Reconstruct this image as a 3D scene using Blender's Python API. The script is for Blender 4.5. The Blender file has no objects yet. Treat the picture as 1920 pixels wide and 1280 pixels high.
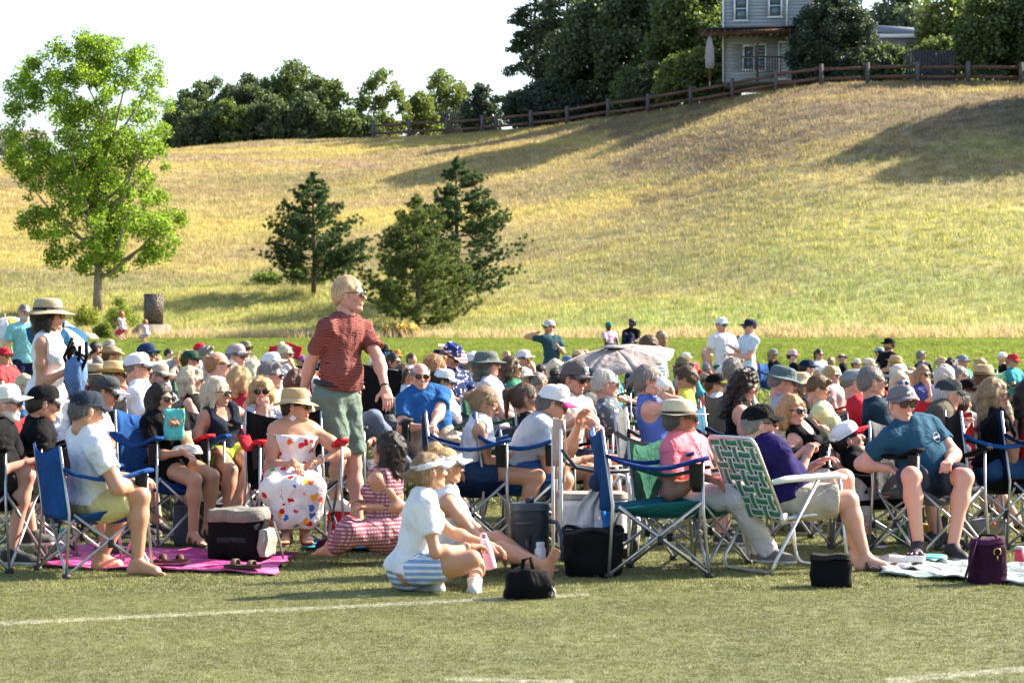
import bpy, math, random, time
import numpy as np
from mathutils import Vector, Matrix, Euler
T0 = time.time()
R = math.radians
sc = bpy.context.scene
col = sc.collection
# ------------------------------------------------------------------ camera
FPX = 85/36*1920          # focal length in source pixels
HOR, CH = 630.0, 1.5      # horizon row, eye height
cam = bpy.data.cameras.new('camera'); camo = bpy.data.objects.new('camera', cam); col.objects.link(camo)
camo.location = (0, 0, CH); camo.rotation_euler = (R(90), 0, 0)
cam.lens = 85; cam.sensor_width = 36; cam.shift_y = -10/1920; cam.clip_end = 4000; cam.clip_start = .5
cam.dof.use_dof = True; cam.dof.focus_distance = 16.5; cam.dof.aperture_fstop = 8.0
sc.camera = camo
# ------------------------------------------------------------------ light
SUN_AZ, SUN_EL = 24.0, 34.0      # degrees from +X towards +Y, elevation
w = bpy.data.worlds.new("World"); sc.world = w; w.use_nodes = True
nt = w.node_tree; nt.nodes.clear()
sky = nt.nodes.new('ShaderNodeTexSky'); sky.sky_type = 'NISHITA'; sky.sun_disc = False
sky.sun_elevation = R(SUN_EL); sky.sun_rotation = R(90-SUN_AZ); sky.air_density = 1.0; sky.dust_density = 2.0; sky.ozone_density = 1.0
bgn = nt.nodes.new('ShaderNodeBackground'); bgn.inputs[1].default_value = 0.105
out = nt.nodes.new('ShaderNodeOutputWorld')
nt.links.new(sky.outputs[0], bgn.inputs[0]); nt.links.new(bgn.outputs[0], out.inputs[0])
sd = Vector((math.cos(R(SUN_EL))*math.cos(R(SUN_AZ)), math.cos(R(SUN_EL))*math.sin(R(SUN_AZ)), math.sin(R(SUN_EL))))
sun = bpy.data.lights.new('sun', 'SUN'); sun.energy = 5.0; sun.angle = R(.5); sun.color = (1, .90, .74)
suno = bpy.data.objects.new('sun', sun); col.objects.link(suno)
suno.rotation_euler = sd.to_track_quat('Z', 'Y').to_euler(); suno.location = (40, 20, 60)
sc.view_settings.view_transform = 'Standard'; sc.view_settings.look = 'None'; sc.view_settings.gamma = 1
sc.view_settings.exposure = 1.75; sc.view_settings.use_curve_mapping = False
sc.cycles.max_bounces = 6; sc.cycles.transparent_max_bounces = 8
# ------------------------------------------------------------------ helpers
def at(px, py, s, dd=0.0):
    """source pixel + scale (pixels per metre) -> world point; dd moves it away from the camera"""
    d = FPX/s + dd
    return np.array([(px-960)*d/FPX, d, CH+(HOR-py)*d/FPX])
def tag(o, label=None, cat=None, group=None, kind=None):
    if label: o['label'] = label
    if cat: o['category'] = cat
    if group: o['group'] = group
    if kind: o['kind'] = kind
    return o
def empty(name, loc, rz=0, **k):
    o = bpy.data.objects.new(name, None); col.objects.link(o); o.location = [float(v) for v in loc]; o.rotation_euler = (0, 0, rz)
    o.empty_display_size = .1
    return tag(o, **k)
def mesh_np(name, V, F, mats=(), midx=None, colr=None, smooth=True):
    """V (n,3), F list of arrays (m,3)/(m,4)"""
    me = bpy.data.meshes.new(name)
    if not isinstance(F, (list, tuple)): F = [F]
    F = [np.asarray(f, dtype=np.int32) for f in F if len(f)]
    me.vertices.add(len(V)); me.vertices.foreach_set('co', np.asarray(V, dtype=np.float32).ravel())
    tot = np.concatenate([np.full(len(f), f.shape[1], np.int32) for f in F]); lv = np.concatenate([f.ravel() for f in F])
    me.loops.add(len(lv)); me.loops.foreach_set('vertex_index', lv)
    me.polygons.add(len(tot)); st = np.concatenate([[0], np.cumsum(tot)[:-1]]).astype(np.int32)
    me.polygons.foreach_set('loop_start', st); me.polygons.foreach_set('loop_total', tot)
    if midx is not None: me.polygons.foreach_set('material_index', np.asarray(midx, dtype=np.int32))
    if smooth: me.polygons.foreach_set('use_smooth', np.ones(len(tot), bool))
    for m in mats: me.materials.append(m)
    if colr is not None:
        a = me.color_attributes.new('Col', 'FLOAT_COLOR', 'POINT')
        c = np.ones((len(V), 4), np.float32); c[:, :3] = colr; a.data.foreach_set('color', c.ravel())
    me.update(calc_edges=True); me.validate()
    return me
def link(name, me, parent=None, loc=(0, 0, 0), mat=None):
    o = bpy.data.objects.new(name, me); col.objects.link(o); o.location = [float(v) for v in loc]
    if parent: o.parent = parent
    if mat and me: 
        if not me.materials: me.materials.append(mat)
    return o
class MB:
    """collects simple shapes into one mesh"""
    def __init__(s): s.V = []; s.F4 = []; s.F3 = []; s.n = 0
    def add(s, V, F4=(), F3=()):
        V = np.asarray(V, float); s.V.append(V)
        if len(F4): s.F4.append(np.asarray(F4)+s.n)
        if len(F3): s.F3.append(np.asarray(F3)+s.n)
        s.n += len(V); return s
    def box(s, c, d, M=None):
        c = np.asarray(c, float); d = np.asarray(d, float)/2
        V = np.array([[x, y, z] for x in (-1, 1) for y in (-1, 1) for z in (-1, 1)])*d
        if M is not None: V = V@np.asarray(M).T
        return s.add(V+c, [[0, 1, 3, 2], [4, 6, 7, 5], [0, 4, 5, 1], [2, 3, 7, 6], [0, 2, 6, 4], [1, 5, 7, 3]])
    def tube(s, pts, r, n=8, cap=True):
        P = np.asarray(pts, float); m = len(P); r = np.broadcast_to(np.asarray(r, float), (m,))
        T = np.gradient(P, axis=0); T /= np.linalg.norm(T, axis=1)[:, None]+1e-12
        ref = np.array([0, 0, 1.]) if abs(T[0][2]) < .9 else np.array([1., 0, 0])
        A = []; a = ref
        for t in T:
            a = a-t*np.dot(a, t); a = a/(np.linalg.norm(a)+1e-12); A.append(a)
        A = np.array(A); B = np.cross(T, A); th = np.linspace(0, 2*np.pi, n, endpoint=False)
        V = (P[:, None]+r[:, None, None]*(np.cos(th)[None, :, None]*A[:, None]+np.sin(th)[None, :, None]*B[:, None])).reshape(-1, 3)
        F = [[i*n+j, i*n+(j+1) % n, (i+1)*n+(j+1) % n, (i+1)*n+j] for i in range(m-1) for j in range(n)]
        F3 = []
        if cap:
            V = np.vstack([V, P[:1], P[-1:]]); k = m*n
            F3 = [[k, (j+1) % n, j] for j in range(n)]+[[k+1, (m-1)*n+j, (m-1)*n+(j+1) % n] for j in range(n)]
        return s.add(V, F, F3)
    def lathe(s, prof, n=20, c=(0, 0, 0), fn=None, closed=False):
        P = np.asarray(prof, float); th = np.linspace(0, 2*np.pi, n, endpoint=False)
        V = np.stack([P[:, :1]*np.cos(th), P[:, :1]*np.sin(th), np.broadcast_to(P[:, 1:2], (len(P), n))], -1)
        if fn is not None: V = fn(V, th)
        m = len(P)
        F = [[i*n+j, i*n+(j+1) % n, (i+1)*n+(j+1) % n, (i+1)*n+j] for i in range(m-1) for j in range(n)]
        return s.add(V.reshape(-1, 3)+np.asarray(c), F)
    def sheet(s, G, th=0.0):
        """G (a,b,3) grid of points -> sheet with thickness th (down its own normal)"""
        G = np.asarray(G, float); a, b = G.shape[:2]
        idx = np.arange(a*b).reshape(a, b)
        q = np.stack([idx[:-1, :-1], idx[1:, :-1], idx[1:, 1:], idx[:-1, 1:]], -1).reshape(-1, 4)
        if th <= 0: return s.add(G.reshape(-1, 3), q)
        du = np.gradient(G, axis=0); dv = np.gradient(G, axis=1); n = np.cross(du, dv); n /= np.linalg.norm(n, axis=-1)[..., None]+1e-12
        G2 = G-n*th; V = np.vstack([G.reshape(-1, 3), G2.reshape(-1, 3)]); k = a*b
        ring = np.concatenate([idx[0, :-1], idx[:-1, -1], idx[-1, :0:-1], idx[:0:-1, 0]])
        rq = [[ring[i], ring[(i+1) % len(ring)], ring[(i+1) % len(ring)]+k, ring[i]+k] for i in range(len(ring))]
        return s.add(V, np.vstack([q, q[:, ::-1]+k, np.array(rq)]))
    def mesh(s, name, mat=None, smooth=False):
        V = np.vstack(s.V); F = []
        if s.F4: F.append(np.vstack(s.F4))
        if s.F3: F.append(np.vstack(s.F3))
        return mesh_np(name, V, F, [mat] if mat else [], smooth=smooth)
    def build(s, name, mat, parent=None, smooth=False, loc=(0, 0, 0)):
        return link(name, s.mesh(name, mat, smooth), parent, loc)
def frame(x, z=None):
    x = np.asarray(x, float); x = x/(np.linalg.norm(x)+1e-12)
    z = np.array([0, 0, 1.]) if z is None else np.asarray(z, float)
    z = z-x*np.dot(z, x)
    if np.linalg.norm(z) < 1e-4: z = np.array([0, 1., 0])-x*x[1]
    z /= np.linalg.norm(z); y = np.cross(z, x)
    return np.stack([x, y, z], 1)      # columns
# ------------------------------------------------------------------ materials
_mc = {}
def srgb(*c):
    return tuple(((v/255)/12.92 if v/255 <= .04045 else ((v/255+.055)/1.055)**2.4) for v in c)
def new_mat(name):
    m = bpy.data.materials.new(name); m.use_nodes = True; n = m.node_tree; b = n.nodes['Principled BSDF']
    return m, n, b
def nd(n, t, **k):
    x = n.nodes.new(t)
    for a, v in k.items(): setattr(x, a, v)
    return x
def noise(n, scale, detail=3, rough=.5, coord='Object', dist=0):
    tc = nd(n, 'ShaderNodeTexCoord'); t = nd(n, 'ShaderNodeTexNoise'); t.inputs['Scale'].default_value = scale
    t.inputs['Detail'].default_value = detail; t.inputs['Roughness'].default_value = rough; t.inputs['Distortion'].default_value = dist
    n.links.new(tc.outputs[coord], t.inputs['Vector']); return t
def mixc(n, f, a, b, mode='MIX'):
    m = nd(n, 'ShaderNodeMix', data_type='RGBA', blend_type=mode); L = n.links
    for i, v in ((0, f), (6, a), (7, b)):
        if hasattr(v, 'is_output') or isinstance(v, bpy.types.NodeSocket): L.new(v, m.inputs[i])
        elif i == 0: m.inputs[0].default_value = v
        else: m.inputs[i].default_value = (*v[:3], 1)
    return m.outputs[2]
def ramp(n, sock, stops):
    r = nd(n, 'ShaderNodeValToRGB'); el = r.color_ramp.elements
    while len(el) > 1: el.remove(el[-1])
    for i, (p, c) in enumerate(stops):
        e = el[0] if i == 0 else el.new(p); e.position = p; e.color = (*(c if len(np.shape(c)) else (c, c, c)), 1)
    n.links.new(sock, r.inputs[0]); return r.outputs[0]
def bump(n, b, h, strength=.3, dist=.01):
    bp = nd(n, 'ShaderNodeBump'); bp.inputs['Strength'].default_value = strength; bp.inputs['Distance'].default_value = dist
    n.links.new(h, bp.inputs['Height']); n.links.new(bp.outputs[0], b.inputs['Normal'])
def math_(n, op, a, b=None, c=None):
    m = nd(n, 'ShaderNodeMath', operation=op)
    for i, v in enumerate((a, b, c)):
        if v is None: continue
        if isinstance(v, bpy.types.NodeSocket): n.links.new(v, m.inputs[i])
        else: m.inputs[i].default_value = v
    return m.outputs[0]
def plain(c, rough=.6, metal=0, name='paint', spec=.4, var=.12, nscale=30, bmp=0):
    k = ('p', tuple(round(x, 3) for x in c), rough, metal, var, bmp, nscale)
    if k in _mc: return _mc[k]
    m, n, b = new_mat(name); t = noise(n, nscale, 4)
    n.links.new(mixc(n, ramp(n, t.outputs[0], [(.3, 0), (.7, 1)]), [x*(1-var) for x in c], [min(1, x*(1+var)) for x in c]), b.inputs['Base Color'])
    b.inputs['Roughness'].default_value = rough; b.inputs['Metallic'].default_value = metal; b.inputs['Specular IOR Level'].default_value = spec
    if bmp: bump(n, b, t.outputs[0], bmp)
    _mc[k] = m; return m
def add_transl(n, b, colr, fac):
    """mix the principled with translucency"""
    tr = nd(n, 'ShaderNodeBsdfTranslucent'); mx = nd(n, 'ShaderNodeMixShader'); mx.inputs[0].default_value = fac
    if isinstance(colr, bpy.types.NodeSocket): n.links.new(colr, tr.inputs[0])
    else: tr.inputs[0].default_value = (*colr, 1)
    o = n.nodes['Material Output']; n.links.new(b.outputs[0], mx.inputs[1]); n.links.new(tr.outputs[0], mx.inputs[2]); n.links.new(mx.outputs[0], o.inputs[0])
def cloth(c, pat=None, c2=None, tr=.0):
    """woven cloth: fine weave relief, soft creases, slight colour unevenness"""
    k = ('c', tuple(round(x, 3) for x in c), pat, c2, tr)
    if k in _mc: return _mc[k]
    m, n, b = new_mat('cloth'); L = n.links
    big = noise(n, 7, 3, .6, dist=.6); fine = noise(n, 160, 2)
    base = mixc(n, ramp(n, big.outputs[0], [(.3, 0), (.7, 1)]), [x*.86 for x in c], [min(.9, x*1.1) for x in c])
    tc = nd(n, 'ShaderNodeTexCoord'); sp = nd(n, 'ShaderNodeSeparateXYZ'); L.new(tc.outputs['Object'], sp.inputs[0])
    X, Y, Z = sp.outputs
    diag = math_(n, 'ADD', X, math_(n, 'MULTIPLY', Y, .9))
    def band(sock, freq, cut):
        return math_(n, 'GREATER_THAN', math_(n, 'FRACT', math_(n, 'MULTIPLY', sock, freq)), cut)
    if pat == 'zebra':
        wv = nd(n, 'ShaderNodeTexWave', wave_type='BANDS', bands_direction='Z', wave_profile='SIN'); wv.inputs['Scale'].default_value = 21
        wv.inputs['Distortion'].default_value = 9; wv.inputs['Detail'].default_value = 2; wv.inputs['Detail Scale'].default_value = .7
        L.new(tc.outputs['Object'], wv.inputs[0])
        base = mixc(n, ramp(n, wv.outputs[1], [(.35, 0), (.65, .85)]), base, c2)
    elif pat == 'stripe': base = mixc(n, band(Z, 28, .55), base, c2)
    elif pat == 'vstripe': base = mixc(n, band(diag, 26, .6), base, c2)
    elif pat == 'ging':
        base = mixc(n, band(Z, 40, .5), base, c2)
        base = mixc(n, math_(n, 'MULTIPLY', band(diag, 34, .5), .75), base, c2)
    elif pat in ('floral', 'stars', 'hawaii', 'small'):
        vs = {'floral': 17, 'stars': 26, 'hawaii': 20, 'small': 55}[pat]
        v = nd(n, 'ShaderNodeTexVoronoi'); v.inputs['Scale'].default_value = vs; v.inputs['Randomness'].default_value = .9
        nz = noise(n, 30, 2); vm = nd(n, 'ShaderNodeVectorMath', operation='ADD'); sc_ = nd(n, 'ShaderNodeVectorMath', operation='SCALE')
        L.new(nz.outputs[1], sc_.inputs[0]); sc_.inputs[3].default_value = .9/vs
        L.new(tc.outputs['Object'], vm.inputs[0]); L.new(sc_.outputs[0], vm.inputs[1]); L.new(vm.outputs[0], v.inputs[0])
        sel = nd(n, 'ShaderNodeSeparateColor'); L.new(v.outputs['Color'], sel.inputs[0])
        if pat == 'floral':
            hue = ramp(n, sel.outputs[0], [(0, (.55, .02, .015)), (.33, (.8, .12, .02)), (.5, (.05, .12, .45)), (.62, (.05, .25, .08)), (.75, (.6, .03, .06)), (.9, (.85, .35, .05))])
            hue.node.color_ramp.interpolation = 'CONSTANT'
            on = math_(n, 'MULTIPLY', math_(n, 'LESS_THAN', v.outputs['Distance'], .40), math_(n, 'GREATER_THAN', sel.outputs[1], .36))
            base = mixc(n, on, base, hue)
        else:
            base = mixc(n, math_(n, 'MULTIPLY', math_(n, 'LESS_THAN', v.outputs['Distance'], .34), math_(n, 'GREATER_THAN', sel.outputs[1], .3)), base, c2)
    L.new(base, b.inputs['Base Color']); b.inputs['Roughness'].default_value = .85; b.inputs['Specular IOR Level'].default_value = .12
    rdg = noise(n, 6.5, 2, .5, dist=.7); rdg.noise_type = 'RIDGED_MULTIFRACTAL'; rdg.inputs['Scale'].default_value = 6.5
    h = math_(n, 'ADD', math_(n, 'MULTIPLY', big.outputs[0], .8), math_(n, 'ADD', math_(n, 'MULTIPLY', rdg.outputs[0], .55), math_(n, 'MULTIPLY', fine.outputs[0], .05)))
    bump(n, b, h, 1.0, .045)
    if tr: add_transl(n, b, base, tr)
    _mc[k] = m; return m
def hair_mat(c):
    k = ('h', tuple(round(x, 3) for x in c))
    if k in _mc: return _mc[k]
    m, n, b = new_mat('hair'); L = n.links
    tc = nd(n, 'ShaderNodeTexCoord'); mp = nd(n, 'ShaderNodeMapping'); mp.inputs['Scale'].default_value = (1, 1, .12)
    L.new(tc.outputs['Object'], mp.inputs[0]); t = nd(n, 'ShaderNodeTexNoise'); t.inputs['Scale'].default_value = 170; t.inputs['Detail'].default_value = 3
    L.new(mp.outputs[0], t.inputs[0])
    base = mixc(n, ramp(n, t.outputs[0], [(.36, 0), (.64, 1)]), [x*.68 for x in c], [min(.85, x*1.25) for x in c])
    L.new(base, b.inputs['Base Color']); b.inputs['Roughness'].default_value = .42; b.inputs['Specular IOR Level'].default_value = .45
    bump(n, b, t.outputs[0], .7, .01); add_transl(n, b, base, .25)
    _mc[k] = m; return m
def skin_mat():
    if 'skin' in _mc: return _mc['skin']
    m, n, b = new_mat('skin'); a = nd(n, 'ShaderNodeAttribute', attribute_name='Col'); t = noise(n, 22, 4, .6)
    base = mixc(n, .35, a.outputs[0], mixc(n, t.outputs[0], (.78, .62, .6), (1.15, 1.1, 1.1)), 'MULTIPLY')
    n.links.new(base, b.inputs['Base Color']); b.inputs['Roughness'].default_value = .46; b.inputs['Specular IOR Level'].default_value = .4
    b.inputs['Subsurface Weight'].default_value = .22; b.inputs['Subsurface Radius'].default_value = (.02, .008, .004); b.inputs['Subsurface Scale'].default_value = .6
    t2 = noise(n, 120, 3); bump(n, b, t2.outputs[0], .15, .004)
    _mc['skin'] = m; return m
def col_mat():
    """surface whose own colours are stored on the vertices (shoes, printed things)"""
    if 'vc' in _mc: return _mc['vc']
    m, n, b = new_mat('coloured_fabric'); a = nd(n, 'ShaderNodeAttribute', attribute_name='Col'); t = noise(n, 60, 4)
    n.links.new(mixc(n, .3, a.outputs[0], ramp(n, t.outputs[0], [(.3, .6), (.7, 1.3)]), 'MULTIPLY'), b.inputs['Base Color']); b.inputs['Roughness'].default_value = .7
    bump(n, b, t.outputs[0], .2, .01); _mc['vc'] = m; return m
METAL = lambda: plain((.42, .43, .45), .38, .85, 'steel_tube', var=.1)
DARKMETAL = lambda: plain((.05, .055, .06), .45, .4, 'dark_tube', var=.2)
# ------------------------------------------------------------------ terrain
_cx = np.array([-900, -300, 0, 300, 500, 700, 860, 960, 1060, 1140, 1215, 1295, 1370, 1455, 1540, 1630, 1815, 1920, 2300, 3200.])
_cy = np.array([340, 320, 306, 285, 267, 262, 256, 247, 236, 222, 211, 198, 184, 171, 160, 157, 155, 155, 160, 200.])
_cd = np.array([150, 152, 155, 160, 162, 161, 158, 155, 151, 148, 145, 142, 139, 136, 134, 133, 131, 130, 128, 130.])
def terrain(X, Y):
    X = np.asarray(X, float); Y = np.asarray(Y, float)
    def ss(t): t = np.clip(t, 0, 1); return t*t*(3-2*t)
    b0 = 50+1.5*np.sin(X*.07); berm = 1.02*ss((Y-b0)/16)+.36*np.clip((Y-66)/24, 0, 1)
    px = 960+X/np.maximum(Y, 60)*FPX; yc = np.interp(px, _cx, _cy); dc = np.interp(px, _cx, _cd)
    zc = CH+(HOR-yc)*dc/FPX
    t = (Y-90)/(dc-90); tc = np.clip(t, 0, 1)
    prof = .55*tc+.45*ss(tc)**1.0
    z = berm+(zc-1.38)*prof+np.clip(Y-dc, 0, 200)*.035
    z = z+np.clip(tc*4, 0, 1)*(.22*np.sin(X*.21+Y*.13)*np.sin(Y*.17-X*.05)+.10*np.sin(X*.55+2)*np.sin(Y*.5))*np.clip((1-tc)*6+.15, 0, 1)
    lawnb = np.clip((Y-52)/10, 0, 1)*np.clip((90-Y)/6, 0, 1)
    return z+lawnb*.05*np.sin(X*.5+1)*np.sin(Y*.4)
def tz(x, y): return float(terrain(x, y))
def gpy(px, py):
    """ground point seen at a source pixel, and its scale"""
    D = np.linspace(9, 185, 6000); X = (px-960)/FPX*D; rows = HOR-(terrain(X, D)-CH)*FPX/D
    i = int(np.argmax(rows <= py)); d = D[i]; return np.array([X[i], d, tz(X[i], d)]), FPX/d
def gpt(px, s):
    d = FPX/s; x = (px-960)/s; return np.array([x, d, tz(x, d)])
# ------------------------------------------------------------------ ground sheets and their grass
def ground_color(n, kind):
    """colour from world position, shared by the soil and the blades standing on it"""
    L = n.links; g = nd(n, 'ShaderNodeNewGeometry'); sp = nd(n, 'ShaderNodeSeparateXYZ'); L.new(g.outputs['Position'], sp.inputs[0]); X, Y, Z = sp.outputs
    def nz(scale, detail=3, rough=.55, sx=1, sy=1, off=0):
        mp = nd(n, 'ShaderNodeMapping'); mp.inputs['Scale'].default_value = (sx, sy, 1); mp.inputs['Location'].default_value = (off, off*.7, 0)
        L.new(g.outputs['Position'], mp.inputs[0]); t = nd(n, 'ShaderNodeTexNoise'); t.inputs['Scale'].default_value = scale; t.inputs['Detail'].default_value = detail
        t.inputs['Roughness'].default_value = rough; L.new(mp.outputs[0], t.inputs[0]); return t.outputs[0]
    if kind == 'turf':
        base = mixc(n, ramp(n, nz(1.3, 4), [(.35, 0), (.65, 1)]), (.115, .13, .036), (.18, .19, .057))
        base = mixc(n, ramp(n, nz(90, 2), [(.45, 0), (.75, 1)]), base, (.34, .33, .16))
        def line(x0, y0, x1, y1, wid, r0=None, r1=None):
            dx, dy = x1-x0, y1-y0; l = math.hypot(dx, dy); nx, ny = -dy/l, dx/l
            q = math_(n, 'ADD', math_(n, 'MULTIPLY', X, nx), math_(n, 'ADD', math_(n, 'MULTIPLY', Y, ny), -(x0*nx+y0*ny)))
            q = math_(n, 'ADD', q, math_(n, 'MULTIPLY', math_(n, 'SUBTRACT', nz(9, 3), .5), .10))
            v = math_(n, 'LESS_THAN', math_(n, 'ABSOLUTE', q), wid)
            if r0 is not None: v = math_(n, 'MULTIPLY', v, math_(n, 'MULTIPLY', math_(n, 'GREATER_THAN', X, r0), math_(n, 'LESS_THAN', X, r1)))
            return v
        m = line(-2.67, 12.62, 1.0, 14.3, .07, -9.0, .45)
        m = math_(n, 'MAXIMUM', m, line(-4, 17.2, 4, 19.4, .06))
        m = math_(n, 'MAXIMUM', m, line(-.35, 10.60, .3, 10.48, .055, -.29, .27))
        m = math_(n, 'MAXIMUM', m, line(1.6, 10.50, 2.4, 10.95, .07, 1.63, 2.7))
        m = math_(n, 'MULTIPLY', m, ramp(n, nz(30, 3), [(.32, .05), (.62, .62)]))
        return mixc(n, m, base, (.60, .57, .46))
    if kind == 'lawn':
        base = mixc(n, ramp(n, nz(.35, 4), [(.35, 0), (.62, 1)]), (.10, .155, .022), (.19, .235, .04))
        return mixc(n, ramp(n, nz(3.5, 3), [(.35, 0), (.7, 1)]), base, (.22, .26, .06))
    base = mixc(n, ramp(n, nz(.085, 5, .6, .4, 1.3, 3), [(.40, 0), (.58, 1)]), (.44, .355, .15), (.27, .21, .135))
    base = mixc(n, ramp(n, nz(.10, 4, .55, .35, 1.3, 11), [(.46, 0), (.60, .9)]), base, (.50, .42, .13))
    base = mixc(n, ramp(n, nz(.14, 4, .6, .4, 1.5, 21), [(.53, 0), (.66, .75)]), base, (.20, .225, .08))
    # greener towards the damp foot of the slope
    foot = math_(n, 'SUBTRACT', 1.0, math_(n, 'MULTIPLY', math_(n, 'SUBTRACT', Y, 93.0), 1/26))
    foot = math_(n, 'MULTIPLY', math_(n, 'MAXIMUM', foot, 0.0), ramp(n, nz(.16, 4, .6, .4, 1.2, 5), [(.30, .25), (.55, 1.0)]))
    base = mixc(n, foot, base, (.25, .315, .085))
    base = mixc(n, ramp(n, nz(.45, 5, .65, .5, 1, 9), [(.58, 0), (.8, .45)]), base, (.27, .205, .14))
    base = mixc(n, ramp(n, nz(2.0, 4, .6, 1, 1, 2), [(.40, 0), (.70, .5)]), base, (.54, .45, .24))
    scrub = math_(n, 'MULTIPLY', ramp(n, math_(n, 'SUBTRACT', X, math_(n, 'MULTIPLY', nz(.2, 3), 10.0)), [(.0, 0), (1, 1)]), ramp(n, math_(n, 'MULTIPLY', math_(n, 'SUBTRACT', Y, 112.0), .2), [(0, 0), (1, 1)]))
    base = mixc(n, math_(n, 'MULTIPLY', scrub, ramp(n, nz(.5, 4, .65, .6, 1.4, 31), [(.40, .1), (.58, .85)])), base, (.21, .165, .115))
    # the worn path on the left
    pw = math_(n, 'ADD', math_(n, 'ADD', Y, math_(n, 'MULTIPLY', X, .55)), math_(n, 'MULTIPLY', math_(n, 'SUBTRACT', nz(.12, 2), .5), 9.0))
    on = math_(n, 'MULTIPLY', math_(n, 'LESS_THAN', math_(n, 'ABSOLUTE', math_(n, 'SUBTRACT', pw, 136.0)), 1.3), math_(n, 'LESS_THAN', X, -7.5))
    return mixc(n, math_(n, 'MULTIPLY', on, .85), base, (.40, .30, .20))
def ground_mat(kind, blade=False):
    m, n, b = new_mat(kind+('_blades' if blade else '_ground')); c = ground_color(n, kind)
    b.inputs['Roughness'].default_value = .75 if kind != 'turf' else .5; b.inputs['Specular IOR Level'].default_value = .3
    if blade:
        oi = nd(n, 'ShaderNodeObjectInfo'); c = mixc(n, 1.0, c, ramp(n, oi.outputs['Random'], [(0, .6), (1, 1.4)]), 'MULTIPLY')
        n.links.new(c, b.inputs['Base Color']); add_transl(n, b, c, .6 if kind != 'turf' else .22)
    else:
        c = mixc(n, 1.0, c, (.8, .8, .8), 'MULTIPLY'); n.links.new(c, b.inputs['Base Color'])
        t = noise(n, 14 if kind != 'turf' else 220, 4); bump(n, b, t.outputs[0], .5, .03)
    return m
def sheet_obj(name, xs, ys, kind, mat):
    X, Y = np.meshgrid(xs, ys, indexing='ij'); Z = terrain(X, Y); G = np.stack([X, Y, Z], -1)
    mb = MB(); mb.sheet(G); o = mb.build(name, mat, smooth=True); return tag(o, kind='structure', label=kind)
def dens(a, b, lo, hi, st, far):
    return np.unique(np.concatenate([np.linspace(-far, a, 14), np.arange(a, b+st, st), np.linspace(b, far, 14)]))
XS = np.unique(np.concatenate([[-900, -600, -400, -260, -180, -130, -100, -80], np.arange(-64, 64.1, 1.6), [80, 100, 130, 180, 260, 400, 600, 900]]))
sheet_obj('turf_field', XS, np.unique(np.concatenate([[-500, -200, -80, -30, 0, 8], np.arange(10, 50.1, 4)])), 'artificial turf field with worn painted lines under the crowd', ground_mat('turf'))
sheet_obj('lawn', XS, np.arange(50, 90.1, 1.25), 'bright mown lawn rising behind the crowd', ground_mat('lawn'))
sheet_obj('hillside', XS, np.unique(np.concatenate([np.arange(90, 200, 1.6), [220, 260, 320, 420, 600, 900, 1500, 3000]])), 'dry grassy hillside climbing to the rail fence', ground_mat('hill'))
def tuft_mesh(name, nb, h, wd, spread, seed, mat, lean=.35):
    rg = np.random.default_rng(seed); V = []; F = []
    for i in range(nb):
        a = rg.uniform(0, 2*np.pi); r = spread*np.sqrt(rg.uniform()); p = np.array([r*np.cos(a), r*np.sin(a), 0]); hh = h*rg.uniform(.55, 1.15)
        b = rg.uniform(0, 2*np.pi); t = np.array([np.cos(b), np.sin(b), 0])*wd/2; ln = np.array([rg.normal(-lean*.3, lean), rg.normal(0, lean), 0])*hh
        k = len(V); V += [p-t, p+t, p+t*.8+ln*.35+[0, 0, hh*.55], p-t*.8+ln*.35+[0, 0, hh*.55], p+ln+[0, 0, hh]]
        F.append((k, k+1, k+2, k+3)); F.append((k+3, k+2, k+4, k+4))
    V = np.array(V); F = np.array(F); q = F[::2]; t3 = F[1::2][:, :3]
    return mesh_np(name, V, [q, t3], [mat], smooth=False)
def scatter(name, label, xs, ys, density, tufts, smin, smax, seed, zoff=-.01):
    X, Y = np.meshgrid(xs, ys, indexing='ij'); G = np.stack([X, Y, terrain(X, Y)+zoff], -1)
    mb = MB(); mb.sheet(G); me = mb.mesh(name)
    # keep only the part within (a little more than) the view
    o = link(name, me); tag(o, label, 'grass', kind='stuff')
    hid = bpy.data.collections.new(name+'_tufts')
    for t in tufts:
        to = bpy.data.objects.new('grass_tuft', t); hid.objects.link(to)
    ng = bpy.data.node_groups.new(name, 'GeometryNodeTree'); ng.interface.new_socket('Geometry', in_out='INPUT', socket_type='NodeSocketGeometry'); ng.interface.new_socket('Geometry', in_out='OUTPUT', socket_type='NodeSocketGeometry')
    N = ng.nodes; L = ng.links; gi = N.new('NodeGroupInput'); go = N.new('NodeGroupOutput')
    dp = N.new('GeometryNodeDistributePointsOnFaces'); dp.inputs['Density'].default_value = density; dp.inputs['Seed'].default_value = seed
    ci = N.new('GeometryNodeCollectionInfo'); ci.inputs['Collection'].default_value = hid; ci.inputs['Separate Children'].default_value = True; ci.inputs['Reset Children'].default_value = True
    ip = N.new('GeometryNodeInstanceOnPoints'); ip.inputs['Pick Instance'].default_value = True
    rv = N.new('FunctionNodeRandomValue'); rv.data_type = 'FLOAT_VECTOR'; rv.inputs[0].default_value = (-.12, -.12, 0); rv.inputs[1].default_value = (.12, .12, 6.283)
    rs = N.new('FunctionNodeRandomValue'); rs.data_type = 'FLOAT'; rs.inputs[2].default_value = smin; rs.inputs[3].default_value = smax
    L.new(gi.outputs[0], dp.inputs[0]); L.new(dp.outputs['Points'], ip.inputs['Points']); L.new(ci.outputs[0], ip.inputs['Instance'])
    L.new(rv.outputs[0], ip.inputs['Rotation']); L.new(rs.outputs[1], ip.inputs['Scale']); L.new(ip.outputs[0], go.inputs[0])
    md = o.modifiers.new('grass', 'NODES'); md.node_group = ng
    return o
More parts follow.
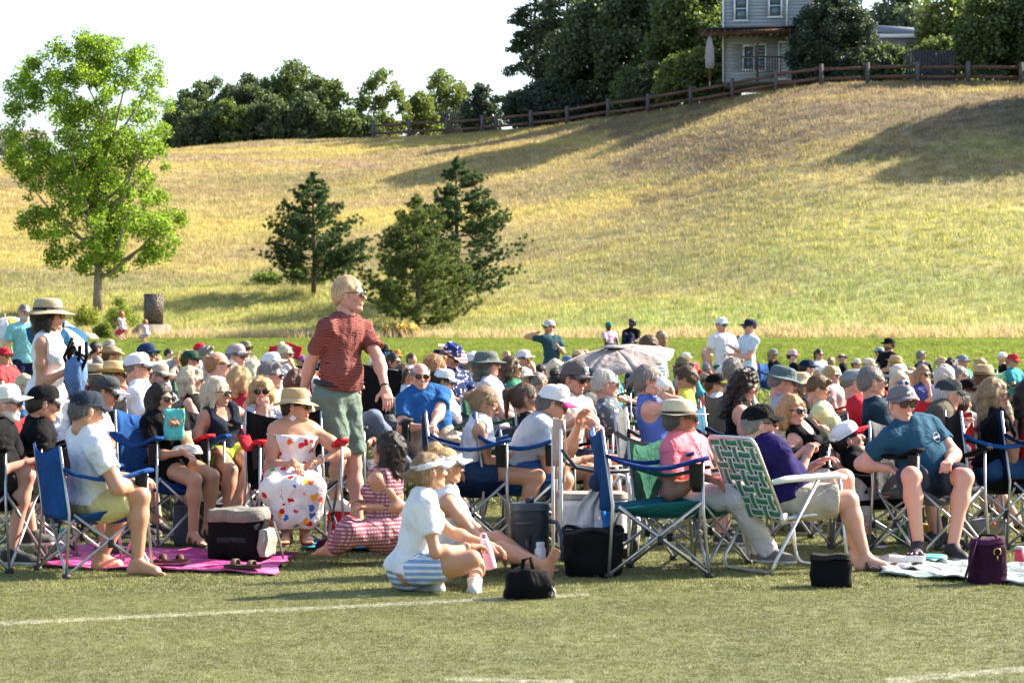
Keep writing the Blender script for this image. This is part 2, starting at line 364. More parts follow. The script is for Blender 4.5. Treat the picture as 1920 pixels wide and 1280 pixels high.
tb = ground_mat('turf', True); lb = ground_mat('lawn', True); hb = ground_mat('hill', True)
scatter('turf_blades', 'short artificial turf blades covering the field', np.linspace(-3.6, 3.6, 3), np.linspace(9.4, 14.2, 3), 3400, [tuft_mesh('turf_tuft', 9, .017, .003, .020, i, tb, .6) for i in range(4)], .7, 1.3, 1)
scatter('turf_blades', 'short artificial turf between the chairs', np.linspace(-5, 5, 3), np.linspace(14.2, 21, 3), 1300, [tuft_mesh('turf_tuft', 9, .020, .0045, .035, i+9, tb, .5) for i in range(4)], .7, 1.3, 2)
scatter('lawn_grass', 'mown bright green grass on the low bank behind the crowd', np.linspace(-22, 22, 30), np.linspace(50, 90, 28), 70, [tuft_mesh('lawn_tuft', 12, .085, .016, .10, i+20, lb, .4) for i in range(4)], .6, 1.3, 3)
hx = np.linspace(-42, 42, 60)
scatter('hill_grass', 'tall dry straw coloured grass on the hillside', hx, np.linspace(90.3, 182, 80), 22, [tuft_mesh('dry_tuft', 16, .19, .016, .30, i+40, hb, .35) for i in range(5)], .5, 1.35, 4)
def pale_mat():
    m, n, b = new_mat('seed_heads'); b.inputs['Base Color'].default_value = (.55, .42, .25, 1); add_transl(n, b, (.6, .45, .25), .5); return m
scatter('meadow_edge_grass', 'pale seeding grass along the foot of the hill', np.linspace(-24, 24, 30), np.linspace(89.8, 91.8, 3), 14, [tuft_mesh('seed_tuft', 12, .36, .022, .2, i+60, pale_mat(), .3) for i in range(3)], .5, 1.2, 5)
# ------------------------------------------------------------------ foliage
def leaf_mat(c, tr=.45, c2=None, name='leaf'):
    m, n, b = new_mat(name); g = nd(n, 'ShaderNodeNewGeometry'); c2 = c2 or [x*1.7 for x in c]
    base = mixc(n, g.outputs['Random Per Island'], [x*.65 for x in c], c2); n.links.new(base, b.inputs['Base Color'])
    b.inputs['Roughness'].default_value = .5; b.inputs['Specular IOR Level'].default_value = .35
    add_transl(n, b, mixc(n, 1.0, base, (1.42, 1.6, .8), 'MULTIPLY'), tr); return m
def bark_mat(c):
    return plain(c, .9, 0, 'bark', var=.35, nscale=9, bmp=.6)
def leaves(centers, radii, n, size, seed, flat=.9, shell=.5):
    """n leaf blades spread in ellipsoidal clumps; returns V, F"""
    rg = np.random.default_rng(seed); C = np.asarray(centers, float); r = np.asarray(radii, float)
    if r.ndim == 1: r = np.repeat(r[:, None], 3, 1)*np.array([1, 1, flat])
    p = r.prod(1)**(2/3); idx = rg.choice(len(C), n, p=p/p.sum())
    d = rg.normal(size=(n, 3)); d /= np.linalg.norm(d, axis=1)[:, None]; rad = rg.uniform(0, 1, n)**shell
    P = C[idx]+d*rad[:, None]*r[idx]
    a = rg.normal(size=(n, 3)); a[:, 2] -= .5; a /= np.linalg.norm(a, axis=1)[:, None]; b = np.cross(a, rg.normal(size=(n, 3))); b /= np.linalg.norm(b, axis=1)[:, None]
    s = size*rg.uniform(.6, 1.3, n)[:, None]
    V = np.stack([P-a*s*.5, P+b*s*.42, P+a*s*.55, P-b*s*.42], 1).reshape(-1, 3)
    return V, np.arange(4*n).reshape(-1, 4)
def clumps_in(env, n, r, seed, depth=.8, fill=.25):
    """env: list of (height, half-width left, half-width right); returns clump centres near the crown's skin"""
    rg = np.random.default_rng(seed); E = np.array(env, float); z = rg.uniform(E[0, 0], E[-1, 0], n*2)
    l = np.interp(z, E[:, 0], E[:, 1]); rr = np.interp(z, E[:, 0], E[:, 2]); keep = rg.uniform(0, 1, n*2) < ((l+rr)/(l+rr).max())**1.2+.1
    z, l, rr = z[keep][:n], l[keep][:n], rr[keep][:n]; m = len(z)
    th = rg.uniform(0, 2*np.pi, m); q = np.where(rg.uniform(size=m) < fill, rg.uniform(.1, .8, m), rg.uniform(.8, 1.0, m))
    x = np.cos(th)*q; W = (l+rr)/2; x = (rr-l)/2+x*np.maximum(W-r*.6, .1); y = np.sin(th)*q*np.maximum(W*depth-r*.6, .1)
    return np.stack([x, y, z], 1), rg.uniform(.6, 1.25, m)*r
def tree(name, px, s, env, nclump, rc, nleaf, lsize, lm, bm, label, seed, trunk_r=.15, trunk_h=None, cat='tree', depth=.8, group=None, limbs=9, sink=.05, base=None, fill=.3):
    g = gpt(px, s) if base is None else np.asarray(base); root = empty(name, g, label=label, cat=cat, group=group)
    C, r = clumps_in(env, nclump, rc, seed, depth, fill); V, F = leaves(C, r, nleaf, lsize, seed+1)
    link('crown', mesh_np('crown', V, [F], [lm], smooth=False), root)
    rg = random.Random(seed); th = trunk_h or env[-1][0]*.8; mb = MB(); zz = np.linspace(-sink, th, 8)
    axis = np.stack([np.array([0]+[rg.uniform(-1, 1)*.05*th*(i/8) for i in range(1, 8)]), np.array([0]+[rg.uniform(-1, 1)*.04*th*(i/8) for i in range(1, 8)]), zz], 1)
    mb.tube(axis, trunk_r*np.linspace(1, .15, 8)*np.array([1.15]+[1]*7), 10)
    mb.build('trunk', bm, root, smooth=True)
    for i in range(limbs):
        c = C[rg.randrange(len(C))]; k = rg.uniform(.2, .75); a = np.array([np.interp(k*th, zz, axis[:, 0]), np.interp(k*th, zz, axis[:, 1]), min(k*th, c[2]-.1*th if c[2] > .25*th else k*th)])
        a[0] = np.interp(a[2], zz, axis[:, 0]); a[1] = np.interp(a[2], zz, axis[:, 1]); mid = (a+c)/2+np.array([rg.uniform(-.2, .2), rg.uniform(-.2, .2), -.06*th])
        m2 = MB(); m2.tube([a, a*.6+mid*.4, mid, mid*.4+c*.6, c], trunk_r*np.array([.42, .36, .28, .18, .06]), 6); m2.build('limb', bm, root, smooth=True)
    return root
# cottonwood at the left
lm_c = leaf_mat((.085, .14, .024), .58, (.28, .38, .06), 'cottonwood_leaf'); bk = bark_mat((.22, .19, .15))
s = 46.0
env_c = [(1.7, .9, 1.0), (2.3, 2.5, 3.0), (3.2, 3.3, 3.9), (4.2, 3.6, 3.6), (5.2, 3.6, 3.0), (6.3, 3.9, 3.2), (7.5, 4.1, 3.4), (8.6, 4.1, 3.4), (9.4, 3.8, 3.2), (10.1, 3.4, 2.9), (10.7, 2.4, 2.2), (11.3, .8, .6)]
ct = tree('cottonwood_tree', 183, s, env_c, 520, .42, 80000, .105, lm_c, bk, 'tall bright green cottonwood with pale trunk beside the stone marker at left', 5, .19, 9.2, limbs=24, depth=.75, fill=.6)
mb = MB(); mb.tube([(.05, 0, 1.5), (.5, -.1, 1.55), (1.2, -.1, 2.2), (1.75, -.1, 2.6), (2.4, -.1, 3.2)], [.09, .085, .075, .06, .03], 8); mb.build('limb', bk, ct, smooth=True)
def pine(px, py, H, W, seed, lm, label, low=.12, dens=1.0):
    rg = np.random.default_rng(seed); g, s = gpy(px, py); H /= s; W /= s; root = empty('pine_tree', g, label=label, cat='pine tree', group='pines on the lower hillside')
    MB().tube([(0, 0, -.1), (.04, 0, H*.35), (-.03, .03, H*.7), (0, 0, H)], [.055*H/2.6, .045*H/2.6, .025*H/2.6, .008], 8).build('trunk', bark_mat((.10, .07, .055)), root, smooth=True)
    pts = []; br = MB(); z = H*low
    while z < H*.97:
        t = z/H; L = 1.4*W*(1-t)**.72*(.55+.45*min(1, (t-low+.12)/.25))
        for k in range(rg.integers(4, 7)):
            a = rg.uniform(0, 2*np.pi); l = L*rg.uniform(.55, 1.1); tip = np.array([np.cos(a)*l, np.sin(a)*l, z+l*rg.uniform(.12, .5)]); mid = np.array([np.cos(a)*l*.55, np.sin(a)*l*.55, z+l*.04])
            br.tube([(0, 0, z), mid, tip], [.022, .014, .005], 5, False)
            m = max(4, int(l*16*dens))
            for q in np.linspace(.35, 1, m):
                p = (1-q)**2*np.array([0, 0, z])+2*q*(1-q)*mid+q*q*tip; p = p+rg.normal(0, .045+.06*l*(1-abs(q-.7)), 3)*[1, 1, .55]; pts.append(p)
        z += H*rg.uniform(.032, .055)
    for k in range(int(26)): pts.append(np.array([rg.normal(0, .06), rg.normal(0, .06), H*rg.uniform(.93, 1.02)]))
    br.build('branches', bark_mat((.10, .07, .055)), root, smooth=True)['kind'] = 'stuff'
    P = np.array(pts); n = 34; c = np.repeat(P, n, 0); d = rg.normal(size=c.shape); d[:, 2] += .7; d /= np.linalg.norm(d, axis=1)[:, None]
    l = rg.uniform(.09, .18, (len(c), 1)); b = np.cross(d, rg.normal(size=c.shape)); b /= np.linalg.norm(b, axis=1)[:, None]
    V = np.stack([c-b*.015, c+b*.015, c+d*l], 1).reshape(-1, 3)
    link('needles', mesh_np('needles', V, [np.arange(len(V)).reshape(-1, 3)], [lm], smooth=False), root)['kind'] = 'stuff'
lp1 = leaf_mat((.032, .068, .026), .25, (.065, .12, .04), 'pine_needle'); lp2 = leaf_mat((.075, .11, .03), .35, (.16, .19, .06), 'pine_needle_pale')
pine(588, 556, 228, 96, 3, lp1, 'dark pine with open gaps and bare trunk, left of the other pines', .13, 1.1)
pine(856, 580, 280, 118, 8, lp1, 'tallest darkest pine, behind the paler one', .10, 1.1)
pine(782, 618, 248, 104, 12, lp2, 'pale yellowish pine in front of the dark tall one', .04, 1.2)
# shrubs at the marker
for i, (px, sz, wd, hh, c) in enumerate([(163, 48, .55, .85, (.16, .17, .03)), (225, 49, .8, 1.25, (.14, .17, .03)), (196, 51, .45, .6, (.13, .15, .03))]):
    tree('shrub', px, sz, [(.05, wd*.8, wd*.8), (hh*.5, wd, wd), (hh, wd*.4, wd*.4)], 30, .24, 3200, .07, leaf_mat(c, .45, tuple(x*1.9 for x in c), 'shrub_leaf'), bk,
         ['low rounded yellow green shrub left of the cottonwood trunk', 'largest yellow green shrub between the trunk and the stone marker', 'small shrub in front of the cottonwood trunk'][i], 70+i, .03, hh*.5, 'shrub', limbs=3)
# dry tuft at the foot of the pines
V, F = leaves([[0, 0, .3], [.4, 0, .25], [-.5, 0, .2]], [.35, .3, .3], 1500, .13, 5)
tag(link('dry_shrub', mesh_np('dry_shrub', V, [F], [leaf_mat((.50, .36, .16), .5, (.7, .5, .25), 'straw')], smooth=False), None, gpt(752, 50)), 'straw coloured dry shrub at the foot of the pale pine', 'shrub')
V, F = leaves([[0, 0, .3], [1.4, 0, .4], [2.2, .2, .25]], [[.8, .4, .35], [.7, .4, .4], [.5, .3, .3]], 2600, .1, 6)
tag(link('grass_clump', mesh_np('grass_clump', V, [F], [leaf_mat((.12, .16, .04), .4, None, 'weed')], smooth=False), None, gpt(500, 43)), 'dark green weedy clump under the left pine', 'shrub')
scatter('turf_blades', 'short artificial turf under the middle of the crowd', np.linspace(-9, 9, 3), np.linspace(21, 50, 3), 160, [tuft_mesh('turf_tuft', 9, .045, .01, .08, i+90, tb, .5) for i in range(3)], .7, 1.3, 7)
# ---- trees along the crest
dk = leaf_mat((.05, .075, .045), .4, (.13, .165, .08), 'dark_leaf'); md = leaf_mat((.06, .09, .035), .4, (.15, .19, .065), 'mid_leaf'); ol = leaf_mat((.10, .13, .035), .4, (.19, .22, .07), 'olive_leaf')
con = leaf_mat((.032, .055, .042), .3, (.07, .10, .065), 'conifer_leaf'); bk2 = bark_mat((.07, .055, .045)); sil = leaf_mat((.09, .13, .08), .35, (.15, .19, .12), 'silver_leaf')
def ctree(name, px, s, top, wl, wr, lm, label, seed, nc=60, nl=9000, rc=.58, ls=.22, fl=.3, low=.1, cat='tree', group='trees along the top of the hill', dback=3):
    """tree behind the crest: top row in source pixels, half widths in pixels"""
    s = min(s, FPX/(float(np.interp(px, _cx, _cd))+3.5)) if s > 23 and px < 1950 else s
    d = FPX/s; x = (px-960)/s; z0 = tz(x, d); zt = CH+(HOR-top)/s; H = zt-z0; wl /= s; wr /= s
    wl *= 1.22; wr *= 1.22; nc = int(nc*2.1); nl = int(nl*1.6)
    env = [(H*low, wl*.75, wr*.75), (H*.35, wl, wr), (H*.62, wl*.92, wr*.9), (H*.85, wl*.6, wr*.6), (H*.98, wl*.2, wr*.2)]
    return tree(name, px, s, env, nc, rc, nl, ls, lm, bk2, label, seed, max(.1, H*.018), H*.85, cat, .8, group, limbs=6, base=(x, d, z0), fill=fl)
ctree('broadleaf_tree', 395, 24.5, 150, 78, 70, dk, 'dark broad tree at the left end of the treeline', 21, 60, 9000)
ctree('broadleaf_tree', 470, 25, 143, 70, 75, dk, 'dense dark tree beside the leftmost one on the ridge', 22, 60, 9000)
ctree('broadleaf_tree', 545, 24.8, 118, 70, 70, md, 'tallest tree of the left ridge clump with a pointed top', 23, 70, 9000)
ctree('broadleaf_tree', 612, 25.5, 138, 60, 50, md, 'sunlit rounded tree at the right end of the left ridge clump', 24, 60, 8000)
ctree('broadleaf_tree', 345, 25.2, 190, 40, 50, dk, 'small dark tree peeping out beside the cottonwood crown', 25, 40, 6000)
ctree('broadleaf_tree', 716, 25.5, 132, 48, 50, ol, 'thin pale tree with airy branches above the fence', 26, 34, 3600, .55, .22)
ctree('broadleaf_tree', 828, 24, 132, 45, 60, ol, 'olive tree behind the picket fence', 27, 50, 6000)
ctree('broadleaf_tree', 792, 25.2, 175, 34, 30, ol, 'short olive tree left of the dark round bush', 28, 30, 3500)
ctree('bush', 903, 27, 165, 38, 34, con, 'dark round bush at the fence below the tall pine', 29, 40, 6000, .5, .2, cat='bush', group='bushes by the rail fence')
ctree('bush', 1020, 29, 158, 70, 70, con, 'wide dark spreading juniper behind the fence', 30, 70, 12000, .55, .2, cat='bush', group='bushes by the rail fence')
ctree('bush', 1180, 31, 128, 36, 36, md, 'small lighter green bush left of the patio bushes', 31, 40, 5500, .4, .18, cat='bush', group='bushes by the rail fence')
ctree('bush', 1225, 31.5, 120, 55, 40, dk, 'juniper bush at the middle of the patio planting', 32, 50, 8000, .45, .18, cat='bush', group='bushes by the rail fence')
ctree('bush', 1305, 32.5, 93, 75, 75, ol, 'largest sunlit bush below the closed patio umbrella', 33, 90, 15000, .45, .17, cat='bush', group='bushes by the rail fence')
for i, (px, top, w_) in enumerate([(365, 215, 40), (430, 190, 45), (510, 185, 50), (580, 185, 50), (650, 210, 40), (690, 225, 26)]):
    ctree('undergrowth_bush', px, 26, top, w_, w_, [dk, md, dk][i % 3], 'shadowy undergrowth at the foot of the ridge trees, ' + ['leftmost', 'second from left', 'third from left', 'third from right', 'second from right', 'rightmost'][i], 90+i, 30, 5000, .6, .22, .5, .02, 'bush', 'undergrowth below the ridge trees')
# tall old pines, open, against the sky
def bigpine(px, s, top, wl, wr, label, seed, lm, nc, nl, thin=False):
    s = min(s, FPX/(float(np.interp(px, _cx, _cd))+5)); d = FPX/s; x = (px-960)/s; z0 = tz(x, d); H = CH+(HOR-top)/s-z0; wl /= s; wr /= s; rg = np.random.default_rng(seed); root = empty('old_pine_tree', (x, d, z0), label=label, cat='pine tree', group='trees along the top of the hill')
    C = []; r = []
    tr = MB(); tr.tube([(0, 0, -.1), (.1, 0, H*.4), (-.15, 0, H*.75), (.1, 0, H)], [.24, .2, .12, .03], 8); tr.build('trunk', bk2, root, smooth=True)
    for i in range(nc):
        t = rg.uniform(.12, 1); W = np.interp(t, [.1, .35, .65, 1], [1, .95, .75, .3]); a = rg.uniform(0, 2*np.pi); q = rg.uniform(.55, 1)
        cx = np.cos(a)*q*W*(wr if np.cos(a) > 0 else wl); cy = np.sin(a)*q*W*(wl+wr)/2*.8; z = H*t+rg.uniform(-.2, .2); C.append((cx, cy, z)); r.append((rg.uniform(.6, 1.1), rg.uniform(.5, 1.0), rg.uniform(.22, .42)))
        if i % 2 == 0: b = MB(); b.tube([(0, 0, z-.25*abs(cx)-.2), (cx*.5, cy*.5, z-.3), (cx, cy, z)], [.07, .045, .015], 5); b.build('limb', bk2, root, smooth=True)
    V, F = leaves(C, r, nl, .2, seed, shell=.4); link('crown', mesh_np('crown', V, [F], [lm], smooth=False), root)
bigpine(1005, 27.5, -20, 68, 70, 'tall open pine against the white sky at the left of the dark grove', 41, con, 46, 12000)
bigpine(1065, 28, -30, 80, 70, 'second tall pine behind the open one', 42, con, 60, 14000)
ctree('grove_tree', 1130, 28.5, -12, 90, 90, dk, 'tall dark tree at the left of the grove beside the house', 43, 90, 15000, .9, .28)
ctree('grove_tree', 1220, 29, -60, 90, 90, dk, 'dark tree in the middle of the grove beside the house', 44, 90, 15000, .9, .28)
ctree('grove_tree', 1305, 30, -60, 80, 75, md, 'leafy tree right against the grey house wall', 45, 90, 15000, .8, .26)
ctree('spruce_tree', 1560, 36, -20, 76, 78, con, 'very dense dark juniper in front of the grey house', 46, 200, 42000, .42, .12, .5, .02)
ctree('grove_tree', 1700, 29, -15, 100, 80, sil, 'pale silvery tree right of the dense juniper', 47, 90, 13000, .8, .26)
ctree('grove_tree', 1655, 33.5, 88, 70, 60, dk, 'low dark bush right of the dense juniper', 52, 50, 8000, .5, .2)
ctree('grove_tree', 1765, 32, 70, 60, 60, md, 'leafy bush hiding the shed roof', 53, 50, 8000, .5, .2)
ctree('grove_tree', 1800, 31, -20, 90, 80, ol, 'thin twiggy tree above the shed roof', 48, 60, 7000, .7, .24)
ctree('grove_tree', 1878, 34, -30, 85, 95, md, 'sun speckled tree at the right edge of the photo', 49, 100, 16000, .6, .2)
ctree('grove_tree', 1985, 34, -60, 90, 120, md, 'tree just beyond the right edge', 50, 80, 8000, .8, .25)
# further trees right of the picture: they throw the long shadows over the top of the slope
for i, (px, s_, top) in enumerate([(2085, 37, -50), (2230, 38, -80)]):
    ctree('ridge_tree', px, s_, top, 110, 110, md, ['rounded ridge tree beyond the right end of the rail fence', 'taller ridge tree, last one past the right end of the fence'][i], 55+i, 90, 9000, 1.2, .45)
# ------------------------------------------------------------------ rail fence
wood = plain((.115, .06, .045), .85, 0, 'stained_wood', var=.4, nscale=5, bmp=.4); woodp = plain((.10, .085, .085), .9, 0, 'grey_post', var=.3, nscale=6, bmp=.4)
fpx = [700, 767, 837, 904, 930, 995, 1063, 1140, 1215, 1295, 1373, 1455, 1540, 1627, 1720, 1815, 1915, 2020, 2130]
root = empty('rail_fence', (0, 0, 0), label='brown post and rail fence along the crest of the hill', cat='fence')
prev = None
for i, p in enumerate(fpx):
    dcr = float(np.interp(p, _cx, _cd))-1.0; x = (p-960)/FPX*dcr; z = tz(x, dcr); s = FPX/dcr; h = 1.22
    if True:
        MB().box((0, 0, h/2-.1), (.21, .21, h+.2)).build('post', woodp, root, loc=(x, dcr, z))
    if prev is not None:
        a = np.array(prev); b = np.array((x, dcr, z)); L = np.linalg.norm(b-a)
        for hh in (.42, .95):
            mb = MB(); m = (a+b)/2; M = frame(b-a, (0, 0, 1)); mb.box((0, 0, 0), (L-.215, .06, .17), M); mb.build('rail', wood, root, loc=(m[0], m[1], m[2]+hh+.015*((i*7) % 5-2)))
    prev = (x, dcr, z)
# dark picket fences further back
pk = plain((.045, .042, .05), .9, 0, 'weathered_picket', var=.3)
for (pa, pb, s, hp, lab) in [(655, 700, 25.6, 1.5, 'short dark picket fence between two ridge trees'), (790, 890, 25, 3.0, 'dark picket fence behind the olive tree'), (1085, 1165, 28.0, 2.6, 'dark picket fence below the grove'), (1700, 1800, 34, 1.9, 'dark board gate and fence under the shed roof')]:
    d = FPX/s; x0 = (pa-960)/s; root = empty('picket_fence', (x0, d, tz(x0, d)), label=lab, cat='fence'); n = int((pb-pa)/s/.155)
    for i in range(n):
        x = x0+i*.155; zz = tz(x, d)-tz(x0, d); MB().box((i*.155, 0, zz+hp/2), (.115, .025, hp+.03*(i % 3))).build('picket', pk, root)
    MB().box((n*.155/2, .03, hp*.35+(tz(x0+n*.155, d)-tz(x0, d))/2), (n*.155, .04, .09)).build('rail', pk, root)
# ------------------------------------------------------------------ grey house on the hill
s = 32.4; hd = FPX/s
def hx(px): return (px-960)/s
def hz(py): return CH+(HOR-py)/s
H0 = np.array([hx(1357), hd, hz(150)]); hroot = empty('grey_house', H0, label='grey two storey clapboard house with white trim at the top of the hill', cat='house')
hroot.rotation_euler[2] = -R(5.5)
sid = [plain(c, .7, 0, 'siding_paint', var=.05) for c in ((.33, .345, .37), (.315, .33, .355), (.345, .36, .385))]; white = plain((.72, .73, .74), .6, 0, 'white_trim', var=.05); glass = plain((.10, .13, .16), .08, 0, 'window_glass', spec=.8, var=.3, nscale=1)
def P3(px, py, dy=0): return np.array([hx(px), hd+dy, hz(py)])-H0
topz = hz(-60); 
wl_, wr_ = 1357, 1527
# openings in pixels (x0,x1,y0,y1)
ops = [(1379, 1399, -4, 38), (1443, 1463, -8, 32), (1396, 1412, 88, 130), (1416, 1434, 86, 132), (1462, 1484, 82, 148)]
mb = MB(); a, b = P3(wl_, 155), P3(wr_, -60); mb.box(((a[0]+b[0])/2, 3.1, (a[2]+b[2])/2), (b[0]-a[0]-.02, 6.0, b[2]-a[2])); mb.build('wall', sid[1], hroot)
row = 0; z = a[2]; hb_ = .20
while z < b[2]-.05:
    py = HOR-(z+H0[2]+hb_/2-CH)*s; segs = [(wl_, 1473.5), (1475.5, wr_)]
    for (x0, x1, y0, y1) in ops:
        if y0-3 < py < y1+3:
            ns = []
            for (u, v) in segs:
                if x0-3 > u and x1+3 < v: ns += [(u, x0-3), (x1+3, v)]
                else: ns.append((u, v))
            segs = ns
    for (u, v) in segs:
        L = (v-u)/s
        mb = MB(); M = np.array([[1, 0, 0], [0, math.cos(.1), -math.sin(.1)], [0, math.sin(.1), math.cos(.1)]]); mb.box((0, 0, 0), (L, .02, hb_+.015), M); mb.build('siding_board', sid[row % 3], hroot, loc=((u+v)/2/s-wl_/s, .075, z+hb_/2))
    z += hb_; row += 1
for (x0, x1, y0, y1) in ops:
    isdoor = x0 == 1462; f = empty('x', (0, 0, 0)) if False else None
    aa, bb = P3(x0, y1), P3(x1, y0); cx_, cz_ = (aa[0]+bb[0])/2, (aa[2]+bb[2])/2; W, Hh = bb[0]-aa[0], bb[2]-aa[2]; t = .11
    mb = MB(); mb.box((0, 0, Hh/2+t/2), (W+2*t, .09, t)); mb.box((0, 0, -Hh/2-t/2), (W+2*t+.06, .11, t)); mb.box((-W/2-t/2, 0, 0), (t, .09, Hh)); mb.box((W/2+t/2, 0, 0), (t, .09, Hh)); mb.box((0, .01, 0), (W, .05, .05))
    fr = mb.build('door' if isdoor else 'window', white, hroot, loc=(cx_, .02, cz_))
    for k in (-1, 1):
        MB().box((0, .045, k*(Hh/4+.012)), (W, .012, Hh/2-.03)).build('pane', glass if not isdoor else plain((.55, .62, .66), .3, 0, 'door_glass', var=.1), fr)
mb = MB(); mb.box((hx(1474.5)-H0[0], .04, (b[2]+a[2])/2+1.2), (.09, .10, b[2]-a[2]-2.4)); mb.build('corner_trim', white, hroot)
mb = MB(); mb.box((-.03, .04, (b[2]+a[2])/2), (.10, .12, b[2]-a[2])); mb.build('corner_trim', white, hroot)
aa, bb = P3(1440, 66), P3(1500, 56); mb = MB(); M = frame(bb-aa); mb.box((aa+bb)/2+np.array([0, -.06, 0]), (np.linalg.norm(bb-aa), .12, .2), M); mb.build('band_board', white, hroot)
# roof of the house (above the frame)
mb = MB(); r0 = P3(1345, -60); w_ = (1540-1345)/s; mb.add([(r0[0], -.4, r0[2]), (r0[0]+w_, -.4, r0[2]), (r0[0]+w_, 6.6, r0[2]), (r0[0], 6.6, r0[2]), (r0[0], 3.1, r0[2]+1.9), (r0[0]+w_, 3.1, r0[2]+1.9)], [(0, 1, 5, 4), (2, 3, 4, 5), (0, 3, 2, 1)], [(0, 4, 3), (1, 2, 5)]); mb.build('roof', plain((.09, .085, .085), .9, 0, 'shingle'), hroot)
# pergola
pr = empty('pergola', P3(1385, 135, -2)+H0+[0, 0, -.0], label='dark wooden patio cover in front of the grey house', cat='pergola'); O = np.array(pr.location)
def Q(px, py, dy): return np.array([hx(px), hd+dy, hz(py)])-O
for px in (1325, 1413, 1478): a_, b_ = Q(px, 160, -2.2), Q(px, 78, -2.2); MB().box((a_+b_)/2, (.13, .13, abs(b_[2]-a_[2]))).build('post', wood, pr)
a_, b_ = Q(1310, 76, -2.2), Q(1490, 69, -2.2); MB().box((a_+b_)/2+[0, 0, .1], (b_[0]-a_[0], .10, .24), frame(b_-a_)).build('beam', wood, pr)
for i in range(15):
    px = 1316+i*12; c_ = Q(px, 71, -1.25); MB().box(c_+[0, 0, .08], (.06, 2.6, .14)).build('rafter', wood, pr)
a_, b_ = Q(1308, 70, -1.25), Q(1492, 66, -1.25); MB().box((a_+b_)/2+[0, 0, .2], (b_[0]-a_[0], 2.5, .05), frame(b_-a_)).build('cover', pk, pr)
# deck rail
dr = empty('deck_railing', P3(1400, 140, -2.6)+H0, label='dark deck railing below the patio cover', cat='railing')
for i in range(14): MB().box((i*.16-.4, 0, .3), (.05, .05, .8)).build('baluster', pk, dr)
MB().box((.65, 0, .72), (2.4, .09, .07)).build('handrail', pk, dr)
# closed patio umbrella
um = empty('closed_umbrella', P3(1325, 168, -2.2)+H0, label='closed pale patio umbrella beside the pergola', cat='umbrella')
MB().tube([(0, 0, 0), (0, 0, 2.9)], .03, 8).build('pole', white, um)
mb = MB(); mb.lathe([(.03, .95), (.22, 1.0), (.26, 1.5), (.22, 2.1), (.12, 2.65), (.03, 2.85)], 24, fn=lambda V, th: V*np.stack([1+.16*np.sin(th*8), 1+.16*np.sin(th*8), np.ones_like(th)], -1)[None]); mb.build('canopy', cloth((.35, .32, .32)), um, smooth=True)
# low house / shed with pale fascia behind the trees at right, and a roof at the far left
s2 = 31; d2 = FPX/s2
def blockhouse(name, label, px0, px1, py_e, py_b, s2, rc, wc, rise, slope=0):
    d2 = FPX/s2; x0 = (px0-960)/s2; ze = CH+(HOR-py_e)/s2; zb = CH+(HOR-py_b)/s2; W = (px1-px0)/s2; r = empty(name, (x0, d2, zb), label=label, cat='house'); h = ze-zb
    MB().box((W/2, 3, h/2), (W, 6, h)).build('wall', plain(wc, .8, 0, 'wall_paint'), r)
    mb = MB(); mb.add([(-.4, -.4, h), (W+.4, -.4, h-slope), (W+.4, 6.4, h), (-.4, 6.4, h), (-.4, 3, h+rise), (W+.4, 3, h+rise-slope)], [(0, 1, 5, 4), (2, 3, 4, 5), (0, 3, 2, 1)], [(0, 4, 3), (1, 2, 5)]); mb.build('roof', plain(rc, .9, 0, 'shingle', var=.2), r)
    MB().box((W/2, -.43, h+.02-slope/2), (W+.8, .06, .22)).build('fascia', white, r)
    for i in range(2): MB().box((W*(.3+.4*i), -.03, h*.55), (.9, .06, .9)).build('window', glass, r)
blockhouse('low_house', 'low grey house with pale fascia half hidden by trees at right', 1650, 1860, 62, 130, 30.5, (.22, .24, .27), (.2, .22, .25), .9, .5)
blockhouse('far_house', 'brown roofed house at the far left edge behind the cottonwood', -170, 62, 296, 312, 24, (.10, .085, .08), (.40, .33, .25), 2.4)
# ------------------------------------------------------------------ stone marker
mk = empty('stone_marker', gpt(288, 49.5), label='dark engraved plaque standing on a stone base below the hill', cat='monument')
stn = plain((.24, .20, .16), .9, 0, 'stone', var=.3, nscale=4, bmp=.6); 
def bronze():
    m, n, b = new_mat('bronze_plaque'); v = nd(n, 'ShaderNodeTexVoronoi'); v.inputs['Scale'].default_value = 16; tc = nd(n, 'ShaderNodeTexCoord'); n.links.new(tc.outputs['Object'], v.inputs[0])
    n.links.new(ramp(n, v.outputs[0], [(.25, (.03, .028, .03)), (.6, (.16, .12, .09))]), b.inputs['Base Color']); b.inputs['Roughness'].default_value = .5; b.inputs['Metallic'].default_value = .3; bump(n, b, v.outputs[0], .8, .03); return m
MB().box((0, 0, .98), (.72, .10, 1.16)).build('plaque', bronze(), mk)
mb = MB(); mb.add([(-.95, -.4, -.1), (.62, -.4, -.1), (.62, .4, -.1), (-.95, .4, -.1), (-.55, -.28, .40), (.56, -.3, .40), (.56, .3, .40), (-.55, .3, .40)], [(0, 1, 5, 4), (1, 2, 6, 5), (2, 3, 7, 6), (3, 0, 4, 7), (4, 5, 6, 7)]); mb.build('stone_base', stn, mk)
MB().box((1.4, 0, .03), (1.6, .4, .14)).build('kerb_stone', stn, mk)
rk = empty('boulder', gpt(158, 52), label='low brown boulder left of the shrubs', cat='rock'); mb = MB(); mb.lathe([(.0, -.1), (.45, -.05), (.5, .1), (.35, .26), (.0, .32)], 10, fn=lambda V, th: V*np.stack([1+.2*np.sin(th*3), 1+.15*np.cos(th*2), np.ones_like(th)], -1)[None]); mb.build('rock', stn, rk, smooth=True)
print('setting', round(time.time()-T0, 1))
